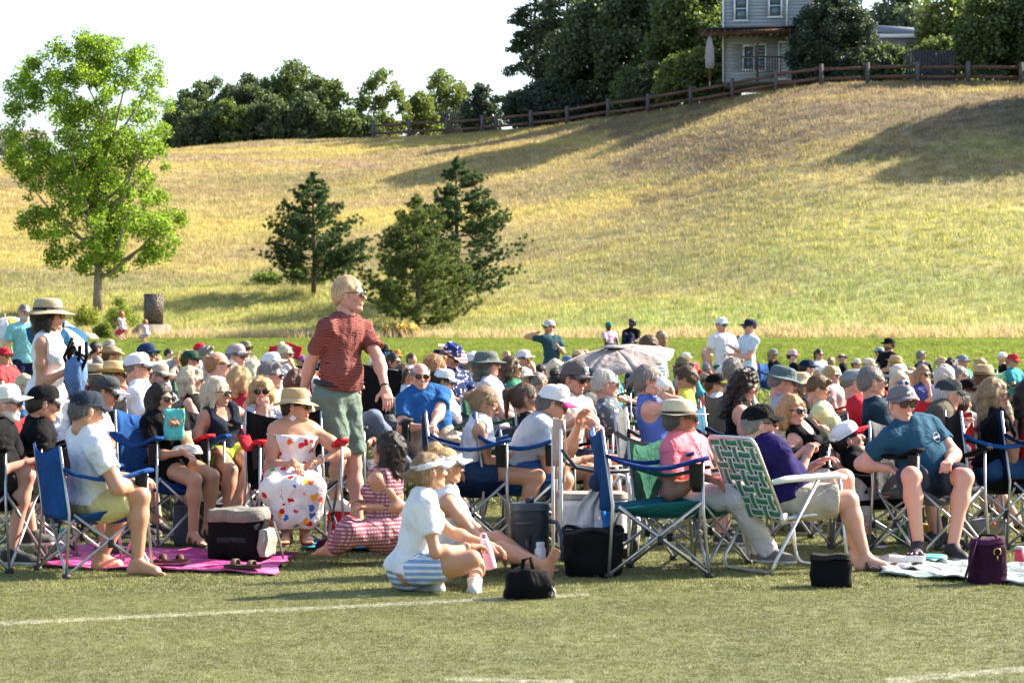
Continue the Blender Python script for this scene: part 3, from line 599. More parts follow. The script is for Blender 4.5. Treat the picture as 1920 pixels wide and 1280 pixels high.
# ------------------------------------------------------------------ distance-field modelling
class Field:
    def __init__(s, lo, hi, vox):
        s.lo = np.asarray(lo, float); s.vox = vox; n = np.maximum(np.ceil((np.asarray(hi)-s.lo)/vox).astype(int)+1, 3)
        s.ax = [s.lo[i]+vox*np.arange(n[i]) for i in range(3)]; s.D = np.full(n, 1.0, np.float32)
    def sub(s, lo, hi):
        sl = []
        for i in range(3):
            a = int(np.clip(np.floor((lo[i]-s.lo[i])/s.vox), 0, s.D.shape[i])); b = int(np.clip(np.ceil((hi[i]-s.lo[i])/s.vox)+1, 0, s.D.shape[i]))
            if b <= a: return None, None
            sl.append(slice(a, b))
        return tuple(sl), (s.ax[0][sl[0]][:, None, None], s.ax[1][sl[1]][None, :, None], s.ax[2][sl[2]][None, None, :])
    def put(s, sl, d, k, op):
        a = s.D[sl]
        if op == '+':
            if k > 0: h = np.clip(.5+.5*(a-d)/k, 0, 1); s.D[sl] = a*(1-h)+d*h-k*h*(1-h)
            else: s.D[sl] = np.minimum(a, d)
        elif op == '-':
            d = -d
            if k > 0: h = np.clip(.5-.5*(a-d)/k, 0, 1); s.D[sl] = a*(1-h)+d*h+k*h*(1-h)
            else: s.D[sl] = np.maximum(a, d)
    def rc(s, a, b, r1, r2=None, k=.03, op='+', capped=False):
        """round cone from a to b (or flat ended)"""
        a = np.asarray(a, float); b = np.asarray(b, float); r2 = r1 if r2 is None else r2; m = max(r1, r2)+k+s.vox*2
        sl, G = s.sub(np.minimum(a, b)-m, np.maximum(a, b)+m)
        if sl is None: return s
        v = b-a; L2 = max(float(v@v), 1e-9); p = [G[i]-a[i] for i in range(3)]; t = (p[0]*v[0]+p[1]*v[1]+p[2]*v[2])/L2
        tc = np.clip(t, 0, 1) if not capped else t
        d = np.sqrt((p[0]-tc*v[0])**2+(p[1]-tc*v[1])**2+(p[2]-tc*v[2])**2)-(r1+(r2-r1)*np.clip(tc, 0, 1))
        if capped: L = math.sqrt(L2); d = np.maximum(d, np.maximum(-t*L, (t-1)*L))
        s.put(sl, d, k, op); return s
    def el(s, c, r, M=None, k=.03, op='+'):
        c = np.asarray(c, float); r = np.asarray(r, float) if np.shape(r) else np.full(3, float(r)); m = (np.abs(M)@r if M is not None else r)+k+s.vox*2
        sl, G = s.sub(c-m, c+m)
        if sl is None: return s
        p = [G[i]-c[i] for i in range(3)]
        if M is not None: p = [p[0]*M[0, j]+p[1]*M[1, j]+p[2]*M[2, j] for j in range(3)]
        k0 = np.sqrt((p[0]/r[0])**2+(p[1]/r[1])**2+(p[2]/r[2])**2); k1 = np.sqrt((p[0]/r[0]**2)**2+(p[1]/r[1]**2)**2+(p[2]/r[2]**2)**2)+1e-9
        s.put(sl, np.where(k0 < 1e-4, -r.min(), k0*(k0-1)/k1), k, op); return s
    def plane(s, p, n, k=0):
        """cut away everything on the side n points to"""
        p = np.asarray(p, float); n = np.asarray(n, float); n = n/np.linalg.norm(n); G = (s.ax[0][:, None, None], s.ax[1][None, :, None], s.ax[2][None, None, :])
        d = (G[0]-p[0])*n[0]+(G[1]-p[1])*n[1]+(G[2]-p[2])*n[2]; s.D = np.maximum(s.D, d.astype(np.float32)); return s
    def wrinkle(s, amp, freq, seed=0):
        rg = np.random.default_rng(seed); G = (s.ax[0][:, None, None], s.ax[1][None, :, None], s.ax[2][None, None, :]); N = 0
        for i in range(4):
            q = rg.normal(size=3); q /= np.linalg.norm(q); f = freq*rg.uniform(.6, 1.6); w_ = rg.normal(size=3)*.5*freq
            N = N+np.sin((G[0]*q[0]+G[1]*q[1]+G[2]*q[2])*f+1.3*np.sin(G[0]*w_[0]+G[1]*w_[1]+G[2]*w_[2])+rg.uniform(0, 6))
        s.D = s.D+(amp*.5*N).astype(np.float32); return s
    def mesh(s):
        D = s.D; D[0] = D[-1] = 1; D[:, 0] = D[:, -1] = 1; D[:, :, 0] = D[:, :, -1] = 1
        S = D < 0; nx, ny, nz = D.shape
        c = S[:-1, :-1, :-1].astype(np.int8)
        for dx, dy, dz in ((1, 0, 0), (0, 1, 0), (0, 0, 1), (1, 1, 0), (1, 0, 1), (0, 1, 1), (1, 1, 1)): c = c+S[dx:nx-1+dx, dy:ny-1+dy, dz:nz-1+dz]
        I = np.argwhere((c > 0) & (c < 8))
        if len(I) == 0: return np.zeros((0, 3)), np.zeros((0, 4), int)
        cor = np.array([[x, y, z] for x in (0, 1) for y in (0, 1) for z in (0, 1)]); val = np.stack([D[I[:, 0]+o[0], I[:, 1]+o[1], I[:, 2]+o[2]] for o in cor], 1)
        P = np.zeros((len(I), 3)); cnt = np.zeros(len(I))
        for i in range(8):
            for ax in range(3):
                if cor[i][ax] == 0:
                    j = i+(4, 2, 1)[ax]; a = val[:, i]; b = val[:, j]; m = (a < 0) != (b < 0); t = a/np.where(m, a-b, 1)
                    pt = np.repeat(cor[i][None].astype(float), len(I), 0); pt[:, ax] = t; P[m] += pt[m]; cnt[m] += 1
        V = s.lo+(I+P/cnt[:, None])*s.vox; idx = np.full((nx-1, ny-1, nz-1), -1, np.int64); idx[I[:, 0], I[:, 1], I[:, 2]] = np.arange(len(I)); Fs = []
        for ax in range(3):
            sa = [slice(None)]*3; sb = [slice(None)]*3; sa[ax] = slice(0, -1); sb[ax] = slice(1, None); A = S[tuple(sa)]; B = S[tuple(sb)]
            E = np.argwhere(A != B); o1, o2 = [(1, 2), (2, 0), (0, 1)][ax]; E = E[(E[:, o1] > 0) & (E[:, o2] > 0) & (E[:, o1] < D.shape[o1]-1) & (E[:, o2] < D.shape[o2]-1)]
            def g(d1, d2):
                q = E.copy(); q[:, o1] -= d1; q[:, o2] -= d2; return idx[q[:, 0], q[:, 1], q[:, 2]]
            Q = np.stack([g(1, 1), g(0, 1), g(0, 0), g(1, 0)], 1); f = ~A[E[:, 0], E[:, 1], E[:, 2]]; Q[f] = Q[f][:, ::-1]; Fs.append(Q)
        F = np.vstack(Fs); return V, F[(F >= 0).all(1)]
# ------------------------------------------------------------------ heads, hands, feet, hair (local frames, cached)
_tc = {}
def head_tpl(kind, vox):
    key = ('head', kind, vox)
    if key in _tc: return _tc[key]
    f = Field((-.16, -.12, -.21), (.15, .12, .15), vox); fem = kind == 'f'; kid = kind == 'k'; k = .02; j = .9 if fem else 1
    f.el((-.015, 0, .026), (.099, .077, .092), k=k); f.el((.028, 0, -.040), (.064, .057*j, .074*j), k=.03)
    for q in (-1, 1):
        f.rc((-.015, q*.050*j, -.045), (.055, q*.022*j, -.098*(.96 if fem else 1)), .026, .019, k=.02); f.el((.064, q*.043, -.020), (.026, .022, .022), k=.018)
        f.rc((.083, q*.012, .022), (.066, q*.050, .020), .011 if not fem else .008, .010, k=.014)
        f.el((-.006, q*.080, -.008), (.020, .009, .033), k=.006); f.el((.104, q*.032, .001), (.016, .017, .011), k=.010, op='-'); f.el((.079, q*.032, .001), .0125, k=.004)
    f.rc((.086, 0, .012), (.112 if not kid else .102, 0, -.028), .010, .0125 if not fem else .010, k=.012); f.rc((.100, -.010, -.032), (.100, .010, -.032), .009, k=.008)
    f.rc((.066, 0, -.100*(.97 if fem else 1)), (.074, 0, -.098*(.97 if fem else 1)), .021*j, k=.02); f.el((.086, 0, -.0615), (.013, .024, .007), k=.005); f.el((.084, 0, -.0725), (.013, .022, .0075), k=.004)
    f.rc((-.028, 0, -.06), (-.034, 0, -.125), .052 if not fem else .043, .044 if not fem else .037, k=.03)
    V, F = f.mesh(); x, y, z = V.T; ay = np.abs(y)
    R_ = {}
    R_['lip'] = np.exp(-((z+.067)/.0085)**2-(y/.023)**4)*(x > .083); R_['brow'] = np.exp(-((z-.024-.02*(ay-.03))/.006)**2-((ay-.035)/.021)**4)*(x > .06)
    R_['eye'] = np.exp(-((z-.001)/.006)**4-((ay-.032)/.014)**4)*(x > .075); R_['iris'] = np.exp(-((z-.001)/.006)**4-((ay-.032)/.006)**4)*(x > .078)
    R_['jaw'] = np.clip((-.035-z)/.02, 0, 1)*np.clip((x+.02)/.03, 0, 1)*np.clip((z+.135)/.02, 0, 1); R_['moust'] = np.exp(-((z+.048)/.010)**2-(y/.034)**4)*(x > .075)
    R_['chin'] = np.exp(-((z+.10)/.022)**2-(y/.034)**4)*(x > .05); R_['cheek'] = np.exp(-((z+.025)/.022)**2-((ay-.042)/.02)**2)*(x > .03); R_['nose'] = np.exp(-((z+.028)/.014)**2-(y/.016)**2)*(x > .09)
    R_['scalp'] = np.clip((z+.01-.55*(x-.02)*0)/.02, 0, 1)*np.clip((.055-x)/.03, 0, 1)
    _tc[key] = (V, F, R_); return _tc[key]
def head_colors(R_, skin, brow=(.06, .04, .03), beard=None, bcol=(.5, .48, .45), lip=None, fem=False):
    skin = np.array(skin, float); C = np.repeat(skin[None], len(R_['lip']), 0)
    def mx(m, c, a=1.): C[:] = C*(1-(m*a)[:, None])+np.array(c)[None]*(m*a)[:, None]
    mx(R_['cheek'], skin*[1.12, .78, .76], .6); mx(R_['nose'], skin*[1.1, .75, .72], .6)
    if not fem: mx(R_['jaw'], skin*.78, .5)
    if beard == 'full': mx(np.maximum(R_['jaw'], R_['moust']), bcol, .92)
    if beard in ('goatee', 'full'): mx(np.maximum(R_['chin'], R_['moust']), bcol, .92)
    if beard == 'moust': mx(R_['moust'], bcol, .95)
    mx(R_['eye'], (.62, .6, .57)); mx(R_['iris'], (.03, .025, .02)); mx(R_['brow'], brow, .75); mx(R_['lip'], lip if lip is not None else skin*[.95, .52, .52], .85 if fem else .6)
    return C
def hand_tpl(pose, vox):
    key = ('hand', pose, vox)
    if key in _tc: return _tc[key]
    f = Field((-.05, -.07, -.10), (.21, .10, .06), vox); curl = {'relax': (22, 28, 16), 'grip': (62, 70, 45), 'flat': (6, 8, 5), 'point': (60, 75, 50)}[pose]
    f.rc((-.03, 0, 0), (.03, 0, 0), .025, .026, k=.02)
    for i, (y, l) in enumerate(((.027, .076), (.009, .084), (-.009, .078), (-.026, .060))):
        f.rc((.012, y*.7, 0), (.088-abs(i-1)*.005, y, .002), .0155, .0125, k=.012); p = np.array((.090-abs(i-1)*.005, y, 0.)); a = 0; spread = (y*.6)
        cu = curl if not (pose == 'point' and i == 0) else (3, 5, 5)
        for j, (fr, c) in enumerate(zip((.46, .30, .24), cu)):
            a += R(c+(2-i)*2); q = p+np.array((math.cos(a)*math.cos(spread), math.cos(a)*math.sin(spread), -math.sin(a)))*l*fr; f.rc(p, q, .0095-.001*j, .0085-.001*j, k=.003); p = q
    tb_ = (.55, .72, -.25) if pose != 'grip' else (.80, .35, -.55)
    t = np.array(tb_)/np.linalg.norm(tb_); p = np.array((.022, .022, -.006)); q = p+t*.046; f.rc(p, q, .0155, .012, k=.010); t2 = t*.7+np.array((.6, -.1, -.25 if pose != 'grip' else -.5)); f.rc(q, q+t2/np.linalg.norm(t2)*.034, .0115, .0085, k=.004)
    _tc[key] = f.mesh(); return _tc[key]
def foot_tpl(kind, vox):
    """foot along +x from below the ankle; sole at z=0; returns V,F,C-index"""
    key = ('foot', kind, vox)
    if key in _tc: return _tc[key]
    f = Field((-.09, -.08, -.01), (.23, .08, .15), vox); g = .0 if kind == 'bare' else .008
    f.rc((-.035, 0, .035), (.0, 0, .095), .033+g, .040+g, k=.03); f.rc((-.03, 0, .032), (.13, .0, .028), .030+g, .026+g, k=.03); f.rc((.0, 0, .08), (.12, .006, .036), .034+g, .022+g, k=.03)
    f.rc((.11, -.02, .022), (.13, .022, .024), .022+g, k=.02)
    if kind == 'bare':
        for i, (y, x, r) in enumerate(((.030, .185, .0135), (.011, .183, .0095), (-.005, .176, .009), (-.019, .168, .0085), (-.032, .157, .008))): f.rc((.125, y*.8, .020), (x, y, .012), r*1.05, r, k=.006)
    else: f.rc((.12, .01, .028), (.165, .008, .026), .036, .030, k=.02)
    f.plane((0, 0, .003), (0, 0, -1))
    if kind != 'bare': f.plane((0, 0, .105), (-.25, 0, 1))
    _tc[key] = f.mesh(); return _tc[key]
def hair_tpl(style, vox, seed=0):
    key = ('hair', style, vox, seed)
    if key in _tc: return _tc[key]
    rg = np.random.default_rng(seed+5); f = Field((-.30, -.20, -.50), (.15, .20, .23), vox); lng = style in ('long', 'longback', 'wavy', 'curly', 'bob', 'full', 'halfup')
    th = {'buzz': .005, 'short': .009, 'thick': .014, 'crop': .013, 'messy': .018, 'tied': .010, 'pony': .010, 'bun': .010, 'full': .013}.get(style, .017)
    f.el((-.018, 0, .028), (.100+th*.8, .077+th*.7, .093+th), k=.01)
    if style not in ('buzz',): f.el((-.035, 0, -.015), (.082+th*.7, .068+th*.8, .082), k=.02)
    # face opening
    f.el((.115, 0, -.035 if not style in ('short', 'thick', 'crop', 'buzz') else -.022), (.085, .072, .098), k=.012, op='-')
    if style in ('buzz', 'short', 'crop', 'thick', 'messy'): f.el((.05, .09, -.05), (.062, .045, .075), k=.01, op='-'); f.el((.05, -.09, -.05), (.062, .045, .075), k=.01, op='-'); f.plane((0, 0, -.022), (.55, 0, -1))
    elif style == 'ring': f.el((.03, 0, .10), (.14, .085, .085), k=.01, op='-'); f.el((.05, .09, -.05), (.055, .045, .075), k=.01, op='-'); f.el((.05, -.09, -.05), (.055, .045, .075), k=.01, op='-'); f.plane((0, 0, -.03), (.45, 0, -1))
    if style in ('thick', 'messy', 'crop'): f.rc((.072, -.03, .098), (.06, .035, .100), .022, k=.02)
    L = {'bob': -.13, 'full': -.16, 'long': -.30, 'wavy': -.27, 'curly': -.30, 'longback': -.34, 'halfup': -.32}.get(style, 0)
    if lng:
        wq = .030 if style in ('bob', 'full', 'curly', 'wavy') else .022
        for q in (-1, 1):
            f.rc((.0, q*.078, .03), (-.01, q*.088, L*.55), wq, wq*1.15, k=.03)
            f.rc((-.01, q*.088, L*.55), (.0 if style not in ('longback', 'halfup') else -.06, q*.085, L), wq*1.1, wq*.6, k=.03)
        f.rc((-.09, 0, 0), (-.085, 0, L*.95), .055, .045, k=.04); f.rc((-.08, .04, 0), (-.075, .05, L), .045, .03, k=.03); f.rc((-.08, -.04, 0), (-.075, -.05, L), .045, .03, k=.03)
        if style == 'full': f.el((-.03, 0, .01), (.115, .115, .115), k=.02); f.el((.115, 0, -.035), (.085, .072, .105), k=.012, op='-'); f.rc((.085, .03, .075), (.06, -.05, .085), .02, k=.02)
        f.rc((.045, 0, -.07), (.0, 0, -.4), .052, .045, k=.01, op='-')
    if style in ('pony', 'bun', 'tied'): f.el((.05, .09, -.05), (.062, .045, .06), k=.01, op='-'); f.el((.05, -.09, -.05), (.062, .045, .06), k=.01, op='-'); f.plane((0, 0, -.08), (.2, 0, -1))
    if style == 'pony': f.rc((-.125, 0, .06), (-.165, 0, .03), .026, .03, k=.01); f.rc((-.165, 0, .03), (-.15, 0, -.17), .034, .014, k=.02)
    if style == 'bun': f.el((-.085, 0, .125), (.048, .048, .042), k=.01); f.el((-.07, .02, .150), (.025, .028, .02), k=.01)
    if style == 'tied': f.el((-.135, 0, -.005), (.035, .042, .036), k=.012); f.rc((-.15, .01, -.01), (-.175, .02, -.05), .014, .004, k=.01); f.rc((-.15, -.01, .0), (-.19, -.015, .01), .012, .004, k=.01)
    fr = 95 if style in ('curly', 'wavy', 'messy') else 70
    f.wrinkle(.0095 if style in ('curly', 'messy') else (.005 if style in ('long', 'wavy', 'bob', 'full', 'longback') else .0028), fr, seed)
    V, F = f.mesh(); _tc[key] = (V, F); return _tc[key]
def strands(V, F, style, n, seed, ln=.045, w_=.0022):
    """loose hairs standing a little off the hair's surface"""
    rg = np.random.default_rng(seed); q = V[F[rg.integers(0, len(F), n)]]; p = q.mean(1); nn = np.cross(q[:, 1]-q[:, 0], q[:, 3]-q[:, 0]); nn /= np.linalg.norm(nn, axis=1)[:, None]+1e-9
    dn = np.array([-.35, 0, -1.])+rg.normal(size=(n, 3))*.32; dn -= nn*(dn*nn).sum(1)[:, None]; dn /= np.linalg.norm(dn, axis=1)[:, None]+1e-9
    l = ln*rg.uniform(.5, 1.5, n)[:, None]; s = np.cross(dn, nn)*w_/2; e = p+dn*l+nn*l*rg.uniform(.05, .45, n)[:, None]; m = p+dn*l*.5+nn*l*.22
    W = np.stack([p-s, p+s, m+s, m-s, e], 1).reshape(-1, 3); b = np.arange(n)*5
    return W, np.stack([b, b+1, b+2, b+3], 1), np.stack([b+3, b+2, b+4], 1)
def hat_parts(kind, lod, seed=0):
    """list of (part name, V, F list) in head-local coordinates"""
    key = ('hat', kind, lod, seed)
    if key in _tc: return _tc[key]
    n = 32 if lod == 0 else 18; out_ = []
    if kind in ('cap', 'trucker', 'visor'):
        A = .112; B = .090; Hh = .098 if kind != 'trucker' else .112; z0 = .036
        prof = [(1.02, -.004), (1.0, 0)]+[(math.cos(t)**.62 if t < 1.56 else 0, math.sin(t)**.95) for t in np.linspace(.12, math.pi/2, 9)]
        if kind == 'visor': prof = [(1.04, 0), (1.04, .38), (1.0, .38)]
        P = np.array(prof); th = np.linspace(0, 2*np.pi, n, endpoint=False); sq = 1+.012*np.cos(6*th)
        V = np.stack([-.012+P[:, :1]*A*np.cos(th)*sq+np.where(P[:, 1:] < .3, 0, 0), P[:, :1]*B*np.sin(th)*sq, z0+P[:, 1:2]*Hh+.018*P[:, :1]*np.cos(th)+(.012*(np.cos(th) > .3) if kind == 'trucker' else 0)*P[:, 1:]], -1)
        m = MB(); idx = lambda i, j: i*n+j % n; m.add(V.reshape(-1, 3), [[idx(i, j), idx(i, j+1), idx(i+1, j+1), idx(i+1, j)] for i in range(len(P)-1) for j in range(n)])
        if kind != 'visor' and lod == 0: m.lathe([(.0, .008), (.008, .006), (.009, 0)], 8, (-.012, 0, z0+Hh+.000))
        out_.append(('crown', np.vstack(m.V), [np.vstack(m.F4)]))
        u = np.linspace(-1, 1, 11); v = np.linspace(0, 1, 5); U, Vv = np.meshgrid(u, v, indexing='ij'); ang = U*R(58)
        x = -.012+A*np.cos(ang)+Vv*(.084)*np.cos(U*1.25)**.7; y = (B*np.sin(ang))*(1+Vv*.02); z = z0+.018*np.cos(ang)-.002-.020*(U**2)*(.3+Vv)-.010*Vv
        m = MB(); m.sheet(np.stack([x, y, z], -1), .004); out_.append(('bill', np.vstack(m.V), [np.vstack(m.F4)]))
    else:
        bw = {'straw': .075, 'fedora': .062, 'cowboy': .085, 'sun': .082, 'bucket': .052, 'boonie': .062, 'flag': .080}[kind]; Hh = {'straw': .105, 'fedora': .115, 'cowboy': .118, 'sun': .098, 'bucket': .088, 'boonie': .088, 'flag': .11}[kind]; z0 = .034; A, B = .113, .094
        th = np.linspace(0, 2*np.pi, n, endpoint=False)
        pr = [(1.0, 0), (.99, .25), (.96, .55), (.90, .82), (.80, .96), (.5, 1.0), (.18, .97), (0, .965)]
        if kind in ('sun', 'bucket', 'boonie'): pr = [(1.0, 0), (.985, .35), (.95, .62), (.84, .86), (.62, .98), (.3, 1.0), (0, 1.0)]
        P = np.array(pr); V = np.stack([P[:, :1]*A*np.cos(th), P[:, :1]*B*np.sin(th), np.broadcast_to(P[:, 1:2]*Hh, (len(P), n)).copy()], -1)
        if kind in ('straw', 'fedora', 'cowboy', 'flag'):
            top = P[:, 1] > .7
            V[top, :, 2] -= (.030*np.exp(-(V[top, :, 1]/.022)**2)*np.clip((V[top, :, 0]+.09)/.1, 0, 1)); V[:, :, 1] *= 1-.16*(P[:, 1:2] > .6)*np.clip(np.cos(th), 0, 1)[None]
            V[:, :, 2] -= .010*(P[:, 1:2])*np.cos(th)[None]*(-1 if kind == 'cowboy' else 1)*0
        V[..., 0] -= .012; V[..., 2] += z0; m = MB(); idx = lambda i, j: i*n+j % n
        m.add(V.reshape(-1, 3), [[idx(i, j), idx(i, j+1), idx(i+1, j+1), idx(i+1, j)] for i in range(len(P)-1) for j in range(n)]); out_.append(('crown', np.vstack(m.V), [np.vstack(m.F4)]))
        rr = np.linspace(0, 1, 6); rg = np.random.default_rng(seed); wv = .004*np.sin(3*th+rg.uniform(0, 6))+.003*np.sin(5*th+rg.uniform(0, 6))
        rx = A+rr[:, None]*bw*(1+.15*np.cos(th)); ry = B+rr[:, None]*bw
        lift = {'straw': .004, 'fedora': -.012, 'cowboy': .0, 'sun': -.030, 'bucket': -.040, 'boonie': -.020, 'flag': .0}[kind]
        z = lift*rr[:, None]+wv*rr[:, None]+{'cowboy': .050, 'flag': .045, 'fedora': .012}.get(kind, 0)*(np.sin(th)**2)*rr[:, None]**1.6-({'cowboy': .02, 'flag': .02, 'fedora': .018}.get(kind, .004)*np.cos(th)*rr[:, None]*np.where(np.cos(th) > 0, 1, -.8 if kind == 'fedora' else .3))
        G = np.stack([rx*np.cos(th)-.012, ry*np.sin(th), z+z0], -1); G = np.concatenate([G, G[:, :1]], 1); m = MB(); m.sheet(G.transpose(1, 0, 2), .004); out_.append(('brim', np.vstack(m.V), [np.vstack(m.F4)]))
        m = MB(); t0 = [(1.012, .02), (1.012, .022), (1.004, .24), (1.0, .24)]; Pb = np.array(t0); Vb = np.stack([Pb[:, :1]*(A+.0015)*np.cos(th)-.012, Pb[:, :1]*(B+.0015)*np.sin(th), np.broadcast_to(Pb[:, 1:2]*Hh+z0, (4, n))], -1)
        if kind in ('straw', 'fedora', 'cowboy', 'flag'): Vb[:, :, 1] *= 1.0
        m.add(Vb.reshape(-1, 3), [[idx(i, j), idx(i, j+1), idx(i+1, j+1), idx(i+1, j)] for i in range(3) for j in range(n)]); out_.append(('band', np.vstack(m.V), [np.vstack(m.F4)]))
    _tc[key] = out_; return out_
def glasses_parts(lod):
    key = ('gl', lod)
    if key in _tc: return _tc[key]
    ln = MB(); fr = MB(); u = np.linspace(0, 2*np.pi, 14 if lod == 0 else 8, endpoint=False)
    for q in (-1, 1):
        def ringp(sx, sz, off):
            cx, cz = q*.034, .000; y = cx+sx*np.sign(np.cos(u))*np.abs(np.cos(u))**.75; z = cz+sz*np.sign(np.sin(u))*np.abs(np.sin(u))**.75-.004*(np.sin(u) < 0)*0
            x = .106+off-2.6*(y)**2-0*z; return np.stack([x, y, z], -1)
        o = ringp(.027, .020, .001); c = o.mean(0)+[.002, 0, 0]; V = np.vstack([o, c[None]]); k = len(u); ln.add(V, [], [[i, (i+1) % k, k] if q > 0 else [(i+1) % k, i, k] for i in range(k)])
        ro = ringp(.031, .024, -.001); ri = ringp(.026, .019, .003); V = np.vstack([ro, ri]); fr.add(V, [[i, (i+1) % k, k+(i+1) % k, k+i] for i in range(k)])
        fr.tube([(.095, q*.066, .007), (.06, q*.080, .008), (-.012, q*.086, .006), (-.03, q*.084, -.012)], .0028, 5)
    fr.tube([(.109, -.010, .006), (.111, 0, .009), (.109, .010, .006)], .0028, 5)
    lf = np.vstack(ln.F3); ff = [np.vstack(fr.F4), np.vstack(fr.F3)]; _tc[key] = ((np.vstack(ln.V), [lf]), (np.vstack(fr.V), ff)); return _tc[key]
def lens_mat(c):
    k = ('lens', c)
    if k in _mc: return _mc[k]
    m, n, b = new_mat('sunglass_lens'); b.inputs['Base Color'].default_value = (*c, 1); b.inputs['Roughness'].default_value = .08; b.inputs['Specular IOR Level'].default_value = .7
    if max(c) > .1: b.inputs['Metallic'].default_value = .7
    _mc[k] = m; return m
def ik(a, t, l1, l2, hint):
    a = np.asarray(a, float); t = np.asarray(t, float); v = t-a; d = np.linalg.norm(v)+1e-9; mx = (l1+l2)*.995
    if d > mx: t = a+v/d*mx; v = t-a; d = mx
    d = max(d, abs(l1-l2)+.01); x = (l1*l1-l2*l2+d*d)/(2*d); h = math.sqrt(max(l1*l1-x*x, 0)); u = v/np.linalg.norm(v); p = np.asarray(hint, float); p = p-u*np.dot(p, u); p /= np.linalg.norm(p)+1e-9
    return a+u*x+p*h, t
SK = {'tan': (.50, .27, .17), 'pink': (.60, .32, .24), 'pale': (.66, .42, .32), 'deep': (.40, .20, .12), 'dark': (.085, .045, .03), 'olive': (.46, .27, .17)}
HC = {'grey': (.23, .21, .195), 'white': (.62, .58, .52), 'blond': (.50, .34, .16), 'plat': (.70, .60, .42), 'brown': (.10, .055, .03), 'dark': (.022, .014, .011), 'red': (.42, .20, .08), 'sandy': (.34, .22, .12), 'dkgrey': (.13, .12, .115)}
people = []
def person(label, s, hx_, hy_, yaw=0, hyaw=None, hp=0, sex='m', k=None, skin='tan', hair='short', hc='brown', hat=None, hatc=(.02, .02, .025), billc=None, bandc=(.03, .02, .02), gl='dark',
           top='tee', tc=(.1, .1, .1), tpat=None, tc2=None, low='shorts', lc=(.05, .06, .09), lpat=None, lc2=None, tuck=False, feet='shoe', fc=(.03, .03, .035), pose='sit', lean=-8, roll=0,
           hip=None, RW=None, LW=None, RE=None, LE=None, RK=None, LK=None, RA=None, LA=None, RH='relax', LH='relax', belly=0, bust=None, beard=None, bc=(.5, .48, .45), group='people sitting in the audience', neck='crew', fat=1.0, hdd=0, cat='person', capback=False, seatz=None, ply=None, longsl=False, lipc=None, chairc=None):
    """hx_, hy_ : centre of the head in source pixels at scale s. wrists, elbows, knees, ankles: (px, py, offset in metres)"""
    fem = sex == 'f'; kid = sex == 'k'; k = k or (1.0 if sex == 'm' else .94 if fem else .62); lod = 0 if s > 225 else (1 if s > 145 else 2); skin = SK.get(skin, skin) if isinstance(skin, str) else skin; hcol = HC.get(hc, hc) if isinstance(hc, str) else hc
    C = at(hx_, hy_, s, hdd); hyaw = yaw if hyaw is None else hyaw
    d0 = FPX/s
    W = lambda q: at(q[0], q[1], s, q[2]) if q is not None else None
    F = np.array([math.cos(R(yaw)), math.sin(R(yaw)), 0]); Lf = np.array([-F[1], F[0], 0]); up = np.array([0, 0, 1.])
    hk = k if not kid else k*1.28
    if hip is not None: H = at(hip[0], hip[1], s, hip[2] if len(hip) > 2 else 0); U = C-H; T = np.linalg.norm(U)/.66; U /= np.linalg.norm(U)
    else: U = up*math.cos(R(lean))+F*math.sin(R(lean)); U = U+Lf*math.sin(R(roll)); U /= np.linalg.norm(U); T = k; H = C-U*.66*k
    if pose == 'sit' and hip is None:
        gz = tz(H[0], H[1]); hz_ = H[2]-gz
        if hz_ < .44 or hz_ > .60: H = H+np.array([0, 0, (np.clip(hz_, .44, .60)-hz_)]); T = np.linalg.norm(C-H)/.66; U = (C-H)/np.linalg.norm(C-H)
    g0 = tz(H[0], H[1]); wd = k*fat
    Nk = H+U*.50*T; Lf = Lf-U*np.dot(Lf, U); Lf /= np.linalg.norm(Lf); Ff = np.cross(Lf, U)
    M = np.stack([Ff, Lf, U], 1)
    sw = (.178 if not fem else .152)*k*(.94 if kid else 1); sh = {1: Nk+Lf*sw-U*.058*k, -1: Nk-Lf*sw-U*.058*k}; hpj = {1: H+Lf*.088*k, -1: H-Lf*.088*k}
    la, lf_ = .29*k, .255*k; lt, lc_ = .43*k, .43*k
    KN, AN, EL, WR = {}, {}, {}, {}
    kq = {1: LK, -1: RK}; aq = {1: LA, -1: RA}; wq = {1: LW, -1: RW}; eq = {1: LE, -1: RE}
    Fh = np.array([F[0], F[1], 0])
    for q in (1, -1):
        if pose == 'stand': dk_, da = hpj[q]+Fh*.03-up*lt, np.array([*(hpj[q]+Fh*.02*q)[:2], 0]); gza = tz(da[0], da[1]); da[2] = gza+.09*k; hint = Fh
        elif pose == 'cross': da = H+Fh*.30*k-Lf*q*.10*k; da[2] = g0+.07; hint = Lf*q*1.0+Fh*.4+up*.25
        elif pose == 'kneesup': da = H+Fh*.45*k+Lf*q*.08; da[2] = g0+.08; hint = up
        else: da = hpj[q]+Fh*(.50*k)+Lf*q*.04; da[2] = g0+.085*k; hint = up*.8+Fh
        if aq[q] is not None: da = W(aq[q])
        if kq[q] is not None:
            KN[q] = W(kq[q]); 
            if aq[q] is None: da = KN[q]+Fh*.05; da[2] = g0+.085*k
            AN[q] = da
        else: KN[q], AN[q] = ik(hpj[q], da, lt, lc_, hint)
        gq = tz(AN[q][0], AN[q][1])+(.084*k if pose != 'cross' else .066*k)
        if AN[q][2] < gq: AN[q] = np.array([AN[q][0], AN[q][1], gq])
        if pose == 'stand': dw = sh[q]-up*.50*k+Fh*.08*k+Lf*q*.05; hint = -Fh*.5+Lf*q
        else: dw = H+Fh*.30*k+Lf*q*.07+up*.13*k; hint = -up*.8+Lf*q*.8-Fh*.5
